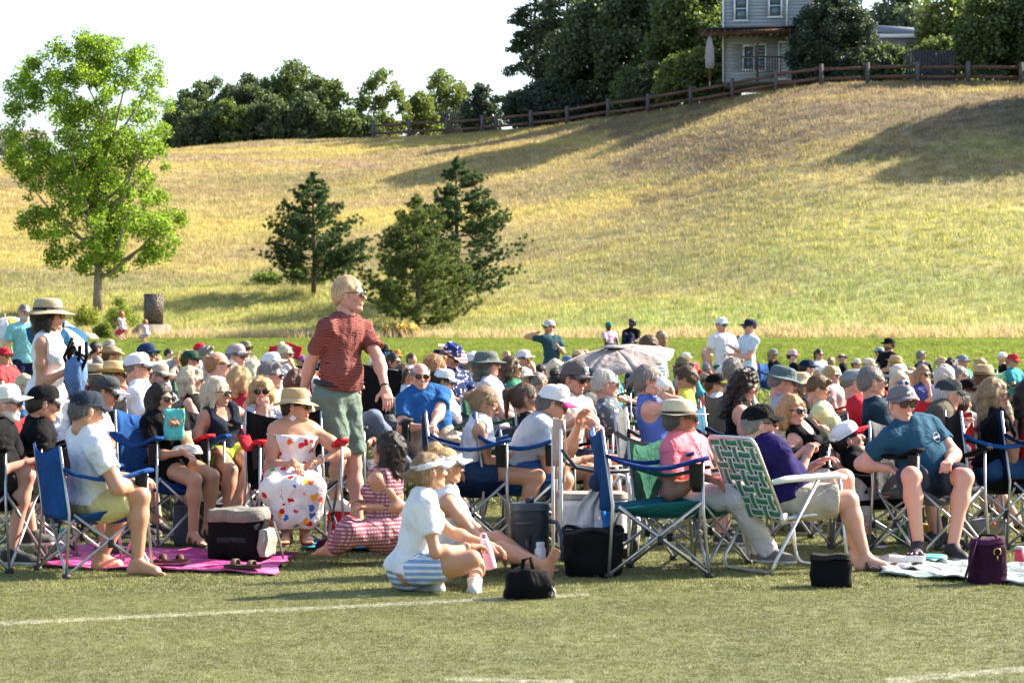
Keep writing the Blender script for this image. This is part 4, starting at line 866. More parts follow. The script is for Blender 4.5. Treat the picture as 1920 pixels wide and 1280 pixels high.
        if wq[q] == 'chin': dw = C+M@np.array([.12, q*.03, -.16]); hint = -up+Lf*q*.3
        elif wq[q] == 'mouth': dw = C+np.array([math.cos(R(hyaw)), math.sin(R(hyaw)), 0])*.17+Lf*q*.04-up*.13; hint = -up+Lf*q*.4
        elif wq[q] == 'arm': dw = H+Fh*.34*k+Lf*q*.26+up*.22*k; hint = -up*.5-Fh+Lf*q*.3
        elif wq[q] is not None: dw = W(wq[q])
        if eq[q] is not None: hint = W(eq[q])-(sh[q]+dw)/2
        EL[q], WR[q] = ik(sh[q], dw, la, lf_, hint)
    root = empty('person', (H[0], H[1], g0), label=label, cat=cat, group=group); O = np.array([H[0], H[1], g0])
    Rz = Matrix.Rotation(R(hyaw), 3, 'Z')@Matrix.Rotation(R(hp), 3, 'Y'); Mh = np.array(Rz)
    if roll: Mh = np.array(Matrix.Rotation(R(-roll*.0), 3, 'X'))@Mh
    HS = hk*(.97 if fem else .99)
    TH = lambda V: (V*HS)@Mh.T+C-O
    # ---------------- body
    vox = min(.028, max(.0108, 3.0/s)); pts = [C, H, Nk]+list(KN.values())+list(AN.values())+list(EL.values())+list(WR.values())+list(sh.values()); P = np.array(pts)-O
    lo, hi = P.min(0)-.20, P.max(0)+.20
    f = Field(lo, hi, vox); v = {a: (b-O) for a, b in (('H', H), ('N', Nk), ('C', C))}
    shl = {q: sh[q]-O for q in sh}; hl = {q: hpj[q]-O for q in hpj}; kl = {q: KN[q]-O for q in KN}; al = {q: AN[q]-O for q in AN}; elb = {q: EL[q]-O for q in EL}; wl = {q: WR[q]-O for q in WR}
    def torso(f, g=0., w_=1.0, kk=.05, hips=True):
        h = v['H']; n = v['N']; c = w_*wd
        f.el(h+M@np.array([.0, 0, .36*T]), (.098*c+g, (.158 if not fem else .138)*c+g, .165*T+g), M, k=kk); f.el(h+M@np.array([.005+belly*.35, 0, .17*T]), (.096*c+belly*.6+g, (.148 if not fem else .124)*c+belly*.5+g, .16*T+g), M, k=kk)
        if hips: f.el(h+M@np.array([-.015, 0, .0]), (.115*c+g*1.7, (.158 if not fem else .168)*c+g*1.7, .115*k+g), M, k=kk)
        if belly: f.el(h+M@np.array([.045+belly*.8, 0, .14*T]), (.075+belly*.5+g, .125*c+g, .13+g), M, k=.06)
        for q in (1, -1):
            f.rc(n+M@np.array([-.01, q*.015, .012*k]), shl[q]+M@np.array([0, -q*.018, .004]), .044*wd+g, .043*wd+g, k=kk)
            if bust if bust is not None else fem: f.el(h+M@np.array([.085*k, q*.062*k, .325*T]), (.052*k+g, .056*k+g, .052*k+g), M, k=.035)
            f.rc(h+M@np.array([0, q*.10*c, .42*T]), shl[q]-M@np.array([0, q*.015, .01]), .058*wd+g, .044*wd+g, k=kk)
    torso(f)
    f.rc(v['N']-M@np.array([0, 0, .02]), v['C']+Mh@np.array([-.03, 0, -.07])*HS, (.056 if not fem else .046)*k, (.054 if not fem else .045)*HS, k=.03)
    for q in (1, -1):
        t1, t2 = (.049, .042) if not fem else (.043, .036)
        f.rc(shl[q], elb[q], t1*wd, t2*wd, k=.025); f.el(shl[q]*.5+elb[q]*.5, (.045*wd,)*3, k=.03)
        wv = wl[q]-elb[q]; f.rc(elb[q], wl[q], .041*wd if not fem else .035*wd, .027*k if not fem else .023*k, k=.02); f.el(elb[q]+wv*.28, (.043*wd,)*3 if not fem else (.037*wd,)*3, k=.04)
        tt = kl[q]-hl[q]; f.rc(hl[q]+tt*.05, kl[q], .086*wd, .056*wd, k=.04); f.rc(kl[q], al[q], .054*wd, .037*k, k=.02)
        cv = al[q]-kl[q]; back = np.cross(np.cross(cv, tt), cv) if np.linalg.norm(np.cross(cv, tt)) > 1e-4 else -Fh; back = -back/(np.linalg.norm(back)+1e-9); f.el(kl[q]+cv*.30-back*.0+(-tt/np.linalg.norm(tt))*.012, (.049*wd,)*3, k=.05)
    V, Fq = f.mesh(); VV = [V]; FF = [Fq]; CC = [np.repeat(np.array(skin)[None], len(V), 0)]
    hv = .0055 if lod == 0 else (.008 if lod == 1 else .013); V, Fq, RR = head_tpl('f' if fem else 'k' if kid else 'm', hv)
    VV.append(TH(V)); FF.append(Fq+len(VV[0])); bcol = bc; CC.append(head_colors(RR, skin, tuple(np.array(hcol)*.6), beard, bcol, lipc, fem))
    nV = len(VV[0])+len(V)
    if hair in ('buzz',) and False: pass
    if lod < 2 or s > 105:
        for q in (1, -1):
            hv2 = .0048 if lod == 0 else .008; hpz = {1: LH, -1: RH}[q]; dv = wl[q]-elb[q]
            z = up if dv[2] > -.85*np.linalg.norm(dv) else Lf*q
            if hpz == 'lap': dv = dv*.4+Fh*.2-up*.12; z = up; pz = 'relax'
            elif hpz == 'up': dv = up*.9+Fh*.1; z = -Fh; pz = 'flat'
            elif hpz == 'hold': dv = dv; z = Lf*q; pz = 'grip'
            else: pz = hpz
            V, Fq = hand_tpl(pz, hv2); Mf = frame(dv, z); V = V*[1, (1 if q < 0 else -1), 1]; V = (V*k*(.93 if fem else 1.02))@Mf.T+wl[q]; Fq = Fq if q < 0 else Fq[:, ::-1]
            VV.append(V); FF.append(Fq+nV); nV += len(V); CC.append(np.repeat((np.array(skin)*[1.0, .92, .9])[None], len(V), 0))
    shoes = []
    if s > 150 or pose != 'sit':
        for q in (1, -1):
            fwd = kl[q]-hl[q] if pose != 'cross' else al[q]-kl[q]; fwd = np.array([fwd[0], fwd[1], 0]); 
            if np.linalg.norm(fwd) < .15*k: fwd = Fh+Lf*q*.15
            if ply and q in ply: fwd = np.array(ply[q], float)
            fz = up if len(fwd) < 3 or abs(fwd[2]) < .01 else np.array([0, 0, 1.]); Mf = frame(fwd, fz); kind = 'bare' if feet in ('bare', 'sandal') else 'shoe'
            V, Fq = foot_tpl(kind, .0065 if lod == 0 else .012); V = (V*k*[1, q, 1]*(.92 if fem else 1))@Mf.T+al[q]-Mf[:, 2]*.082*k; Fq = Fq if q > 0 else Fq[:, ::-1]
            if kind == 'bare': VV.append(V); FF.append(Fq+nV); nV += len(V); CC.append(np.repeat(np.array(skin)[None], len(V), 0))
            if feet == 'shoe':
                zl = (V-al[q])@Mf[:, 2]+.082*k; cc = np.where((zl < .024*k)[:, None], np.array([.6, .6, .58]), np.array(fc)); link('shoe', mesh_np('shoe', V, [Fq], [col_mat()], colr=cc), root)
            if feet == 'sandal':
                T_ = lambda p: Mf@(np.array(p)*k*[1, q, 1]*(.92 if fem else 1))+al[q]-Mf[:, 2]*.082*k
                mb = MB(); a_ = np.linspace(0, 2*np.pi, 18, endpoint=False); xx = .062+.128*np.cos(a_); yy = (.040+.010*np.cos(a_-.3))*np.sin(a_); Vs = np.array([T_((x, y, z)) for z in (.004, -.014) for x, y in zip(xx, yy)]); nn = 18
                mb.add(Vs, [[i, (i+1) % nn, nn+(i+1) % nn, nn+i] for i in range(nn)], [[0, i, i+1] for i in range(1, nn-1)]+[[nn, nn+i+1, nn+i] for i in range(1, nn-1)])
                for x, h in ((.10, .050), (.01, .085)):
                    mb.sheet([[T_((x+dx, y, z)) for y, z in ((-.045, 0), (-.043, h*.55), (-.02, h), (.02, h), (.043, h*.55), (.045, 0))] for dx in (-.012, .012)], .004)
                mb.build('sandal', plain(fc, .7, 0, 'sandal_leather'), root, smooth=False)
    link('body', mesh_np('body', np.vstack(VV), FF, [skin_mat()], colr=np.vstack(CC)), root)
    # ---------------- clothes
    cm = cloth(tc, tpat, tc2); lm_ = cloth(lc, lpat, lc2)
    def upper(name, sleeve, hem, neckr=.066, g=.0145, strap=False, low_=None):
        f = Field(lo, hi, vox if not strap else vox); torso(f, g)
        if sleeve:
            for q in (1, -1):
                e = shl[q]+(elb[q]-shl[q])*min(1, sleeve); f.rc(shl[q], e, (.050 if not fem else .044)*wd+g*.9, ((.055 if not fem else .046) if sleeve < .8 else .048)*wd+g*.8, k=.03, capped=sleeve < 1)
                f.el(shl[q], (.052 if not fem else .046)*wd+g, k=.02)
                if sleeve > 1: f.rc(elb[q], wl[q]-(wl[q]-elb[q])*.08, .046*wd+g, .034*wd+g, k=.03)
        f.wrinkle(.0045 if lod == 0 else .003, 44, int(hx_)); f.wrinkle(.0055, 19, int(hx_)+9)
        hv_ = v['H']+M@np.array([0, 0, hem]); f.plane(hv_, -U)
        nb = v['N']+M@np.array([.02 if neck != 'v' else .05, 0, .052*k]); 
        if strap == 'less': f.plane(v['H']+M@np.array([0, 0, .385*T]), U)
        else:
            f.rc(v['N']+M@np.array([-.01, 0, .02]), v['C'], neckr*k, neckr*k, k=.0, op='-')
            if neck == 'v' or strap: f.el(v['N']+M@np.array([.10, 0, .0]), (.09, .052, .085 if not strap else .10), M, k=0, op='-')
        if strap is True:
            for q in (1, -1): f.el(shl[q]+M@np.array([0, q*.02, -.01]), (.105*k, .062*k, .105*k), M, k=0, op='-')
        if sleeve == 0 and not strap:
            for q in (1, -1): f.rc(shl[q]+M@np.array([0, q*.045*k, .08]), shl[q]+M@np.array([0, q*.04*k, -.08]), .052*k, k=0, op='-')
        V, Fq = f.mesh()
        if len(V): return link(name, mesh_np(name, V, [Fq], [cm]), root)
    hem0 = (-.05 if not tuck else .05) if pose == 'stand' else (-.02 if pose == 'cross' else .02)
    if top == 'tee': upper('shirt', .62 if not kid else .6, hem0)
    elif top == 'polo' or top == 'button':
        o = upper('shirt', .66, hem0)
        cf = MB(); a_ = np.linspace(R(28), R(332), 16); base = v['N']+M@np.array([-.008, 0, .018*k]); rr0 = .066*k
        Gc = [[base+M@np.array([r_*np.cos(t)*1.05, r_*np.sin(t), zz+(.004 if t < 0 else 0)-.035*np.cos(t)*(np.cos(t) > 0)]) for r_, zz in ((rr0+.004, -.012), (rr0-.004, .032), (rr0+.006, .028), (rr0+.020, -.012))] for t in a_]
        cf.sheet(np.array(Gc), .003); cf.build('collar', cm, root, smooth=True)
        if lod == 0:
            pm = MB(); q_ = []
            for zt in np.linspace(.44, .12 if top == 'button' else .30, 5):
                q_.append(v['H']+M@np.array([(.113 if zt > .25 else .113+belly*1.6)*wd, 0, zt*T]))
            pm.tube(q_, .0022, 5); 
            for z_ in q_[::1]: pm.lathe([(0, .006), (.006, .004), (.006, 0)], 8, z_+Ff*.004)
            pm.build('button_placket', cm, root)
    elif top == 'long': upper('shirt', 1.5, -.03)
    elif top == 'tank': upper('tank_top', 0, hem0, strap=True)
    elif top == 'sleeveless': upper('top', 0, hem0)
    elif top == 'cap_sleeve': upper('top', .28, hem0)
    elif top in ('dress', 'tube_dress', 'strap_dress'):
        upper('dress_bodice', 0 if top != 'strap_dress' else 0, -.02, strap={'dress': False, 'tube_dress': 'less', 'strap_dress': True}[top])
    if s > 120 or pose != 'sit':
        f = Field(lo, hi, vox); h = v['H']; g = .014
        if top in ('dress', 'tube_dress', 'strap_dress') or low == 'skirt':
            fr = .96 if top != 'short_dress' else .5
            f.el(h+M@np.array([-.01, 0, .02]), (.13*wd, .18*wd, .15*k), M, k=.04)
            if pose == 'stand':
                dn = (kl[1]+kl[-1])/2; f.rc(h, dn, .16*wd, .20*wd, k=.05)
            else:
                for q in (1, -1): f.rc(hl[q], kl[q], .100*wd, .074*wd, k=.05)
                f.rc((hl[1]+hl[-1])/2, (kl[1]+kl[-1])/2, .10*wd, .066*wd, k=.06)
                if low == 'long':
                    kk_ = .62 if pose == 'sit' else .5
                    for t_ in (0, .25, .5, .75, 1.):
                        kp = kl[1]*t_+kl[-1]*(1-t_); ap = al[1]*t_+al[-1]*(1-t_); f.rc(kp, kp+(ap-kp)*kk_+np.array([0, 0, -.01]), .072*wd, .085*wd, k=.05)
                    if pose == 'sit': f.plane((0, 0, (kl[1][2]+kl[-1][2])/2-.27), (0, 0, -1))
            f.wrinkle(.008, 36, int(hx_)); V, Fq = f.mesh(); link('skirt', mesh_np('skirt', V, [Fq], [cm if top != 'tee' and low != 'skirt' else lm_]), root)
        else:
            f.el(h+M@np.array([-.015, 0, .0]), (.116*wd+g*(1.9 if tuck else .3), (.158 if not fem else .168)*wd+g*(1.9 if tuck else .3), .12*k+g*.5), M, k=.04)
            f.plane(h+M@np.array([0, 0, .09 if tuck else .035]), U)
            fr = {'shorts': .82 if sex != 'f' else .55, 'short': .45, 'jeans': 1.0, 'capri': 1.0}[low]
            for q in (1, -1):
                e = hl[q]+(kl[q]-hl[q])*fr; f.rc(hl[q], e, .098*wd+g*.6, (.086*wd+g*.6) if fr < 1 else .066*wd+g*.5, k=.035, capped=fr < 1)
                if fr >= 1: f.rc(kl[q], kl[q]+(al[q]-kl[q])*(.97 if low == 'jeans' else .6), .064*wd+g*.5, .050*wd+g*.5, k=.03, capped=False)
            f.wrinkle(.005, 36, int(hx_)+3); V, Fq = f.mesh(); link('trousers' if fr >= 1 else 'shorts', mesh_np('shorts', V, [Fq], [lm_]), root)
    # ---------------- hair, hat, glasses
    if hair != 'bald':
        V, Fq = hair_tpl(hair, .0065 if lod == 0 else (.010 if lod == 1 else .014), seed=int(hx_) % 3 if lod == 0 else 0); V = V.copy(); Fl = [Fq]
        if hat and hat != 'visor':
            m = V[:, 2] > .052+.15*V[:, 0]; V[m] = V[m]*np.array([.86, .86, 1])*1.0; V[:, 2] = np.where(m, np.minimum(V[:, 2], .115), V[:, 2])
            if hair in ('bun',): pass
        if lod < 2 and hair not in ('buzz', 'ring'):
            W_, q4, t3 = strands(V, Fq, hair, 1000 if lod == 0 else 300, int(hx_), .05 if hair not in ('short', 'crop') else .026, .0015 if lod == 0 else .0026); Fl = [np.vstack([Fq, q4+len(V)]), t3+len(V)]; V = np.vstack([V, W_])
        link('hair', mesh_np('hair', TH(V), Fl, [hair_mat(hcol)]), root)
    if hat:
        parts = hat_parts(hat, 0 if lod == 0 else 1, 0); straw = hat in ('straw', 'fedora', 'cowboy', 'sun')
        hm = cloth(hatc, *( ('stars', (.7, .7, .72)) if hat == 'flag' else (None, None))) if not straw else straw_mat(hatc); rt = None
        hyw = math.pi if capback else 0
        for nm, V, Fs in parts:
            if capback: V = V*[-1, -1, 1]
            V = V*[1.0, 1.01, .97]
            mt = hm if nm in ('crown',) else (cloth(billc) if billc and nm == 'bill' else straw_mat(billc) if billc and nm == 'brim' and hat != 'flag' else (cloth((.75, .75, .75), 'stripe', (.45, .03, .04)) if hat == 'flag' and nm == 'brim' else hm))
            if nm == 'band': mt = plain(bandc, .7, 0, 'hat_band')
            if nm == 'band' and hat in ('bucket', 'boonie'): mt = hm
            o = link('cap' if (rt is None and hat in ('cap', 'trucker')) else 'visor' if rt is None and hat == 'visor' else 'hat' if rt is None else nm, mesh_np(nm, TH(V), Fs, [mt]), rt or root)
            if rt is None: rt = o
    if gl:
        (lv, lf2), (fv, ff) = glasses_parts(0 if lod == 0 else 1); lc0 = {'dark': (.012, .012, .014), 'blue': (.02, .22, .65), 'green': (.03, .35, .18), 'brown': (.05, .022, .01), 'pink': (.45, .12, .3), 'clear': (.35, .34, .36), 'yellow': (.6, .42, .05)}[gl]
        fm = plain((.015, .014, .014), .3, 0, 'glasses_frame') if gl != 'brown' else plain((.06, .025, .012), .3, 0, 'glasses_frame')
        fo = link('sunglasses', mesh_np('sunglasses', TH(fv*[1, 1.0, 1.0]+[.004, 0, .002]), ff, [fm], smooth=False), root); link('lenses', mesh_np('lens', TH(lv+[.004, 0, .002]), lf2, [lens_mat(lc0)]), fo)
    people.append(dict(H=H, s=s, yaw=yaw, g=g0, pose=pose, label=label, k=k, O=O, root=root, C=C, EL=EL, WR=WR, KN=KN, AN=AN, M=M, Mh=Mh, TH=TH, hs=HS, T=T, v=v, chairc=chairc))
    return people[-1]
def straw_mat(c):
    k = ('straw', c)
    if k in _mc: return _mc[k]
    m, n, b = new_mat('woven_straw'); w_ = nd(n, 'ShaderNodeTexWave', wave_type='RINGS'); tc_ = nd(n, 'ShaderNodeTexCoord'); w_.inputs['Scale'].default_value = 30; w_.inputs['Distortion'].default_value = 2; n.links.new(tc_.outputs['Object'], w_.inputs[0])
    t = noise(n, 90, 3); base = mixc(n, t.outputs[0], [x*.65 for x in c], [min(.85, x*1.3) for x in c]); n.links.new(base, b.inputs['Base Color']); b.inputs['Roughness'].default_value = .75; bump(n, b, t.outputs[0], .5, .008); add_transl(n, b, base, .2); _mc[k] = m; return m
# ------------------------------------------------------------------ camp chairs (quad folding chairs)
def chair_meshes(hi=True):
    key = ('chair', hi)
    if key in _tc: return _tc[key]
    out_ = []; n = 8 if hi else 5; r = .0095
    def tb_(name, mtype, *pts, rr=r): m = MB(); m.tube(pts, rr, n); out_.append((name, m.mesh(name, None, True), mtype))
    for y in (-1, 1):
        tb_('leg', 'tube', (.27, y*.30, .02), (.235, -y*.25, .41)); tb_('leg', 'tube', (-.29, y*.30, .02), (-.225, -y*.25, .36))
        tb_('leg', 'tube', (.27, y*.305, .02), (-.23, y*.262, .39)); tb_('leg', 'tube', (-.29, y*.305, .02), (.245, y*.262, .42))
        tb_('back_pole', 'tube', (-.29, y*.30, .02), (-.265, y*.28, .40), (-.322, y*.27, .81)); tb_('arm_pole', 'tube', (.27, y*.30, .02), (.24, y*.285, .36), (.235, y*.285, .645))
        if hi:
            for x in (.27, -.29): m = MB(); m.box((x, y*.30, .015), (.045, .035, .03)); out_.append(('foot_cap', m.mesh('foot_cap'), 'cap'))
            for x, z in ((.0, .205),): m = MB(); m.box((x, y*.285, z), (.03, .03, .05)); out_.append(('joint', m.mesh('joint'), 'cap'))
    u = np.linspace(-1, 1, 11 if hi else 7); v = np.linspace(0, 1, 9 if hi else 5); U, Vv = np.meshgrid(u, v, indexing='ij')
    x = .25-.50*Vv; y = U*.255*(1-.04*np.sin(Vv*np.pi)); z = .425-.045*Vv-.075*(1-U**2)*(.35+np.sin(np.clip(Vv*.8+.25, 0, 1)*np.pi))+.006*np.sin(U*7+Vv*5)
    m = MB(); m.sheet(np.stack([x, y, z], -1), .006); out_.append(('seat', m.mesh('seat', None, True), 'fab'))
    x = -.25-.07*Vv-.055*(1-U**2)*(1-.45*Vv); y = U*(.262+.006*Vv); z = .36+.44*Vv-.035*(1-U**2)*Vv+.02*np.abs(U)*Vv; x = x+.006*np.sin(U*5+Vv*9)
    m = MB(); m.sheet(np.stack([x, y, z], -1), .006); out_.append(('backrest', m.mesh('backrest', None, True), 'fab'))
    for q in (-1, 1):
        G = [[(x, q*.287+dy, .635+.012*math.cos((x+.3)*11)-.03*math.sin((x+.32)/.58*math.pi)*(1 if abs(dy) < .03 else 1.15)+(.0 if x > -.25 else .02)) for x in np.linspace(-.31, .27, 9)] for dy in (-.042, 0, .042)]
        m = MB(); m.sheet(np.array(G), .020); out_.append(('armrest', m.mesh('armrest', None, True), 'fab2'))
    if hi:
        m = MB(); m.lathe([(.0, .50), (.036, .50), (.042, .62), (.046, .625)], 14, (.20, -.287, 0)); out_.append(('cup_holder', m.mesh('cup_holder', None, True), 'net'))
    _tc[key] = out_; return out_
chairs = []
def chair(loc, yaw, fab, label, tube=None, fab2=None, hi=True, sz=1.0, sxy=1.0, group='folding camp chairs', name='camp_chair'):
    root = empty(name, loc, R(yaw), label=label, cat='chair', group=group); root.scale = (sxy, sxy, sz)
    ms = {'fab': cloth(fab), 'fab2': cloth(fab2 or tuple(x*.8 for x in fab)), 'tube': tube or METAL(), 'cap': plain((.02, .02, .022), .6, 0, 'plastic_cap'), 'net': plain((.015, .015, .018), .9, 0, 'net')}
    for nm, me, mt in chair_meshes(hi):
        if not me.materials: me.materials.append(None)
        o = link(nm, me, root); o.material_slots[0].link = 'OBJECT'; o.material_slots[0].material = ms[mt]
    return root
BLUE = (.012, .07, .25); NAVY = (.006, .015, .05); RED = (.50, .02, .03); BLK = (.005, .005, .0065); GRN = (.015, .09, .06); GREY = (.10, .105, .115)
# ------------------------------------------------------------------ the people, front to back
WT = (.74, .74, .76)
P = person
# ---- front rows, left
pa = P('person seen from behind in a white t-shirt and navy cap, in the bright blue chair', 298, 163, 770, yaw=28, hyaw=32, hp=12, hair='short', hc='dkgrey', hat='cap', hatc=(.02, .028, .045), gl=None, tc=WT, low='shorts', lc=(.66, .58, .28), feet='bare', hip=(172, 940, .1), RK=(262, 930, -.05), RA=(258, 1058, -.05), LK=(235, 945, .35), LA=(190, 1060, .3), RW=(258, 905, .05), RE=(222, 905, -.15), belly=.03, fat=1.2, beard=None, chairc=(BLUE, None, 'bright blue camp chair holding the person in a white t-shirt'))
P('person with a white beard, cream cap and bare crossed legs at the left edge', 290, 10, 757, yaw=-12, hyaw=2, hair='short', hc='white', hat='cap', hatc=(.70, .68, .60), tc=BLK, low='shorts', lc=(.03, .03, .035), hip=(-28, 905, 0), RK=(50, 890, -.1), RA=(20, 1035, -.1), LK=(40, 870, .2), LA=(60, 1000, .2), feet='shoe', fc=(.02, .02, .02), beard='full', bc=(.6, .57, .52), skin='pink', belly=.04, chairc=(BLK, None, 'black camp chair cut by the left edge of the photo'))
P('person in a black polo and black cap looking away, second from the left edge', 278, 82, 757, yaw=12, hyaw=22, hp=8, hair='short', hc='dark', hat='cap', hatc=BLK, billc=(.5, .47, .42), top='polo', tc=BLK, hip=(58, 895, .1), skin='tan', low='shorts', lc=(.2, .2, .2), chairc=(BLK, None, 'black camp chair of the person in a black polo'), fat=1.08)
P('person with long dark hair and sunglasses raising a floral paper bag to the chin', 262, 302, 748, yaw=-48, hyaw=-38, sex='f', hair='long', hc='dark', tc=BLK, skin='olive', neck='v', low='short', lc=BLK, hip=(318, 868, 0), LK=(398, 893, -.25), LA=(390, 985, -.2), RK=(365, 900, -.4), RA=(362, 1000, -.4), RW=(345, 848, -.33), LW=(335, 800, -.28), LE=(365, 860, -.1), RH='lap', LH='hold', feet='sandal', chairc=(BLUE, None, 'blue camp chair of the person holding the floral paper bag'))
P('person with long platinum hair in a black sleeveless top and yellow shorts', 256, 407, 737, yaw=-55, hyaw=-18, sex='f', hair='longback', hc='plat', top='tank', tc=(.012, .016, .03), low='short', lc=(.45, .50, .06), skin='tan', hip=(424, 850, 0), LK=(470, 875, -.35), LA=(440, 955, -.5), RK=(432, 882, -.45), RA=(425, 970, -.5), RW=(410, 845, -.3), LW=(480, 850, -.1), LE=(478, 815, 0), RH='lap', feet='bare', chairc=(BLK, RED, 'black and red camp chair of the person with platinum hair'))
P('person in a straw fedora and strapless white floral dress', 271, 556, 762, yaw=-72, hyaw=-14, sex='f', hair='short', hc='dark', hat='fedora', hatc=(.52, .37, .20), bandc=(.55, .42, .26), top='tube_dress', tc=(.72, .66, .64), tpat='floral', low='long', skin='tan', hip=(548, 888, 0), RK=(512, 918, -.45), RA=(538, 995, -.45), LK=(588, 915, -.45), LA=(572, 995, -.4), RW=(552, 868, -.30), RE=(498, 865, -.1), LW=(598, 862, -.22), LE=(625, 850, -.1), RH='lap', fat=1.17, feet='sandal', fc=(.12, .05, .03), lipc=(.5, .05, .06), chairc=(BLK, RED, 'black camp chair with red armrests of the person in the strapless floral dress'))
P('person standing in a maroon zebra striped shirt and sage green shorts', 262, 655, 552, yaw=-38, hyaw=-12, hair='short', hc=(.66, .47, .27), top='button', tc=(.29, .095, .08), tpat='zebra', tc2=(.07, .015, .018), skin='pink', low='shorts', lc=(.14, .19, .155), tuck=True, pose='stand', k=1.06, hip=(632, 742, .05), RW=(564, 750, .1), RE=(545, 670, .05), LW=(726, 738, -.2), LE=(735, 650, .05), RK=(634, 862, 0), RA=(628, 935, .45), LK=(664, 872, .15), LA=(672, 1000, .1), fc=(.75, .75, .74), belly=.02, fat=.96, group='people standing')
P('person sitting on the grass in a pink gingham dress, dark hair falling down the back', 285, 726, 842, yaw=155, hyaw=165, hp=-5, sex='f', hair='wavy', hc=(.03, .016, .012), gl=None, top='strap_dress', tc=(.60, .36, .36), tpat='ging', tc2=(.24, .08, .12), low='long', pose='cross', skin='tan', hip=(718, 1000, 0), RW=(688, 945, .1), LW=(692, 950, -.15), LE=(745, 950, -.05), RK=(655, 990, .25), RA=(640, 1020, .1), LK=(655, 1000, -.25), LA=(620, 1022, -.1), feet='bare')
pw = P('person in a white t-shirt and blue striped shorts sitting cross-legged on the turf', 318, 806, 884, yaw=8, hyaw=22, hp=-6, sex='f', hair='tied', hc='sandy', hat='visor', hatc=WT, gl=None, tc=WT, low='shorts', lc=(.22, .32, .50), lpat='stripe', lc2=(.62, .66, .72), pose='cross', skin='tan', hip=(766, 1068, 0), RK=(885, 1048, -.15), RA=(815, 1106, -.02), LK=(895, 1060, .35), LA=(890, 1100, .02), RW=(880, 1026, -.05), RE=(810, 1035, -.2), LW=(915, 1020, .25), feet='shoe', fc=(.55, .55, .53), fat=1.0)
P('person in a white tank top leaning on one arm behind the cross-legged person', 300, 838, 874, yaw=5, hyaw=20, sex='f', hair='bun', hc='blond', hat='visor', hatc=WT, top='tank', tc=WT, low='short', lc=(.5, .5, .52), pose='kneesup', skin='tan', hip=(838, 1046, .15), RK=(940, 1030, .05), RA=(1022, 1072, -.15), LK=(930, 1010, .3), LA=(1000, 1060, .2), RW=(905, 1035, .1), RE=(870, 980, -.1), LW=(930, 1030, .3), feet='bare', ply={-1: (.25, -.35, .9)})
P('person in a white sleeveless top eating from a bowl with a fork', 268, 910, 756, yaw=2, hyaw=0, hp=24, sex='f', hair='tied', hc='sandy', gl='brown', top='sleeveless', tc=WT, low='short', lc=(.02, .045, .10), skin='tan', hip=(876, 888, 0), RK=(1008, 893, -.12), RA=(968, 985, -.1), LK=(1000, 890, .2), LA=(985, 985, .2), RW=(968, 846, .0), RE=(895, 870, -.15), LW=(965, 873, .2), RH='hold', chairc=(NAVY, (.015, .05, .15), 'navy camp chair of the person eating from the bowl'), feet='sandal')
P('person leaning forward in a grey t-shirt and white and navy mesh cap with pink bill', 266, 1036, 758, yaw=2, hyaw=4, hp=20, hair='short', hc='dkgrey', hat='trucker', hatc=WT, billc=(.6, .05, .18), gl='blue', tc=(.42, .45, .50), low='shorts', lc=(.03, .10, .28), hip=(968, 880, 0), RK=(1058, 900, -.1), RA=(1040, 1000, -.1), LK=(1055, 890, .25), LA=(1060, 990, .2), RW=(1090, 862, -.05), RE=(1015, 880, -.2), LW=(1085, 795, .1), LE=(1060, 850, .2), skin='tan', fat=1.2, chairc=(BLUE, None, 'blue camp chair of the person in the mesh cap'))
P('person in a straw hat with dark band and coral pink polo', 287, 1276, 786, yaw=-32, hyaw=8, hair='short', hc='dkgrey', hat='straw', hatc=(.66, .58, .42), bandc=(.05, .035, .03), gl='brown', top='polo', tc=(.80, .19, .24), low='jeans', lc=(.62, .6, .66), skin='deep', hip=(1288, 930, 0), RW=(1322, 895, -.3), RE=(1262, 890, -.2), LW=(1350, 900, 0), RK=(1378, 932, -.2), RA=(1440, 1032, -.1), LK=(1390, 925, .1), LA=(1420, 1030, .2), RH='lap', belly=.02, fc=(.16, .14, .14), fat=1.15, chairc=(GRN, None, 'green camp chair of the person in the coral pink polo'))
pg = P('person in a purple polo and black cap sitting in the green webbed chair', 292, 1424, 795, yaw=12, hyaw=6, hair='short', hc='grey', hat='cap', hatc=BLK, top='polo', tc=(.013, .007, .075), low='shorts', lc=(.42, .36, .30), skin='pink', hip=(1474, 940, 0), RK=(1590, 938, -.1), RA=(1622, 1046, -.08), LK=(1582, 898, .16), LA=(1606, 1035, .30), RW=(1512, 856, .0), RE=(1486, 960, -.1), LW=(1530, 870, .2), RH='grip', belly=.035, feet='sandal', fc=(.06, .03, .02), fat=1.2)
P('person with strawberry blond hair and sunglasses in a black tank, beside the purple polo', 260, 1486, 770, yaw=-40, hyaw=-48, sex='f', hair='bob', hc=(.55, .32, .15), top='tank', tc=BLK, low='capri', lc=(.6, .6, .62), skin='pink', hip=(1535, 888, .1), RW=(1505, 845, -.3), LW=(1565, 868, -.25), LE=(1560, 850, 0), LH='lap', LK=(1590, 895, -.2), LA=(1590, 990, -.2), chairc=(GREY, None, 'grey camp chair of the person with strawberry blond hair'))
P('person leaning back in a white cap with red bill, dark hair below', 262, 1590, 824, yaw=-5, hyaw=0, hp=-22, hair='short', hc='dark', hat='cap', hatc=WT, billc=(.6, .02, .04), top='tee', tc=BLK, gl=None, skin='pink', hip=(1625, 925, 0), low='shorts', lc=(.2, .2, .22), chairc=(BLK, None, 'low black recliner of the person with the red billed cap'))
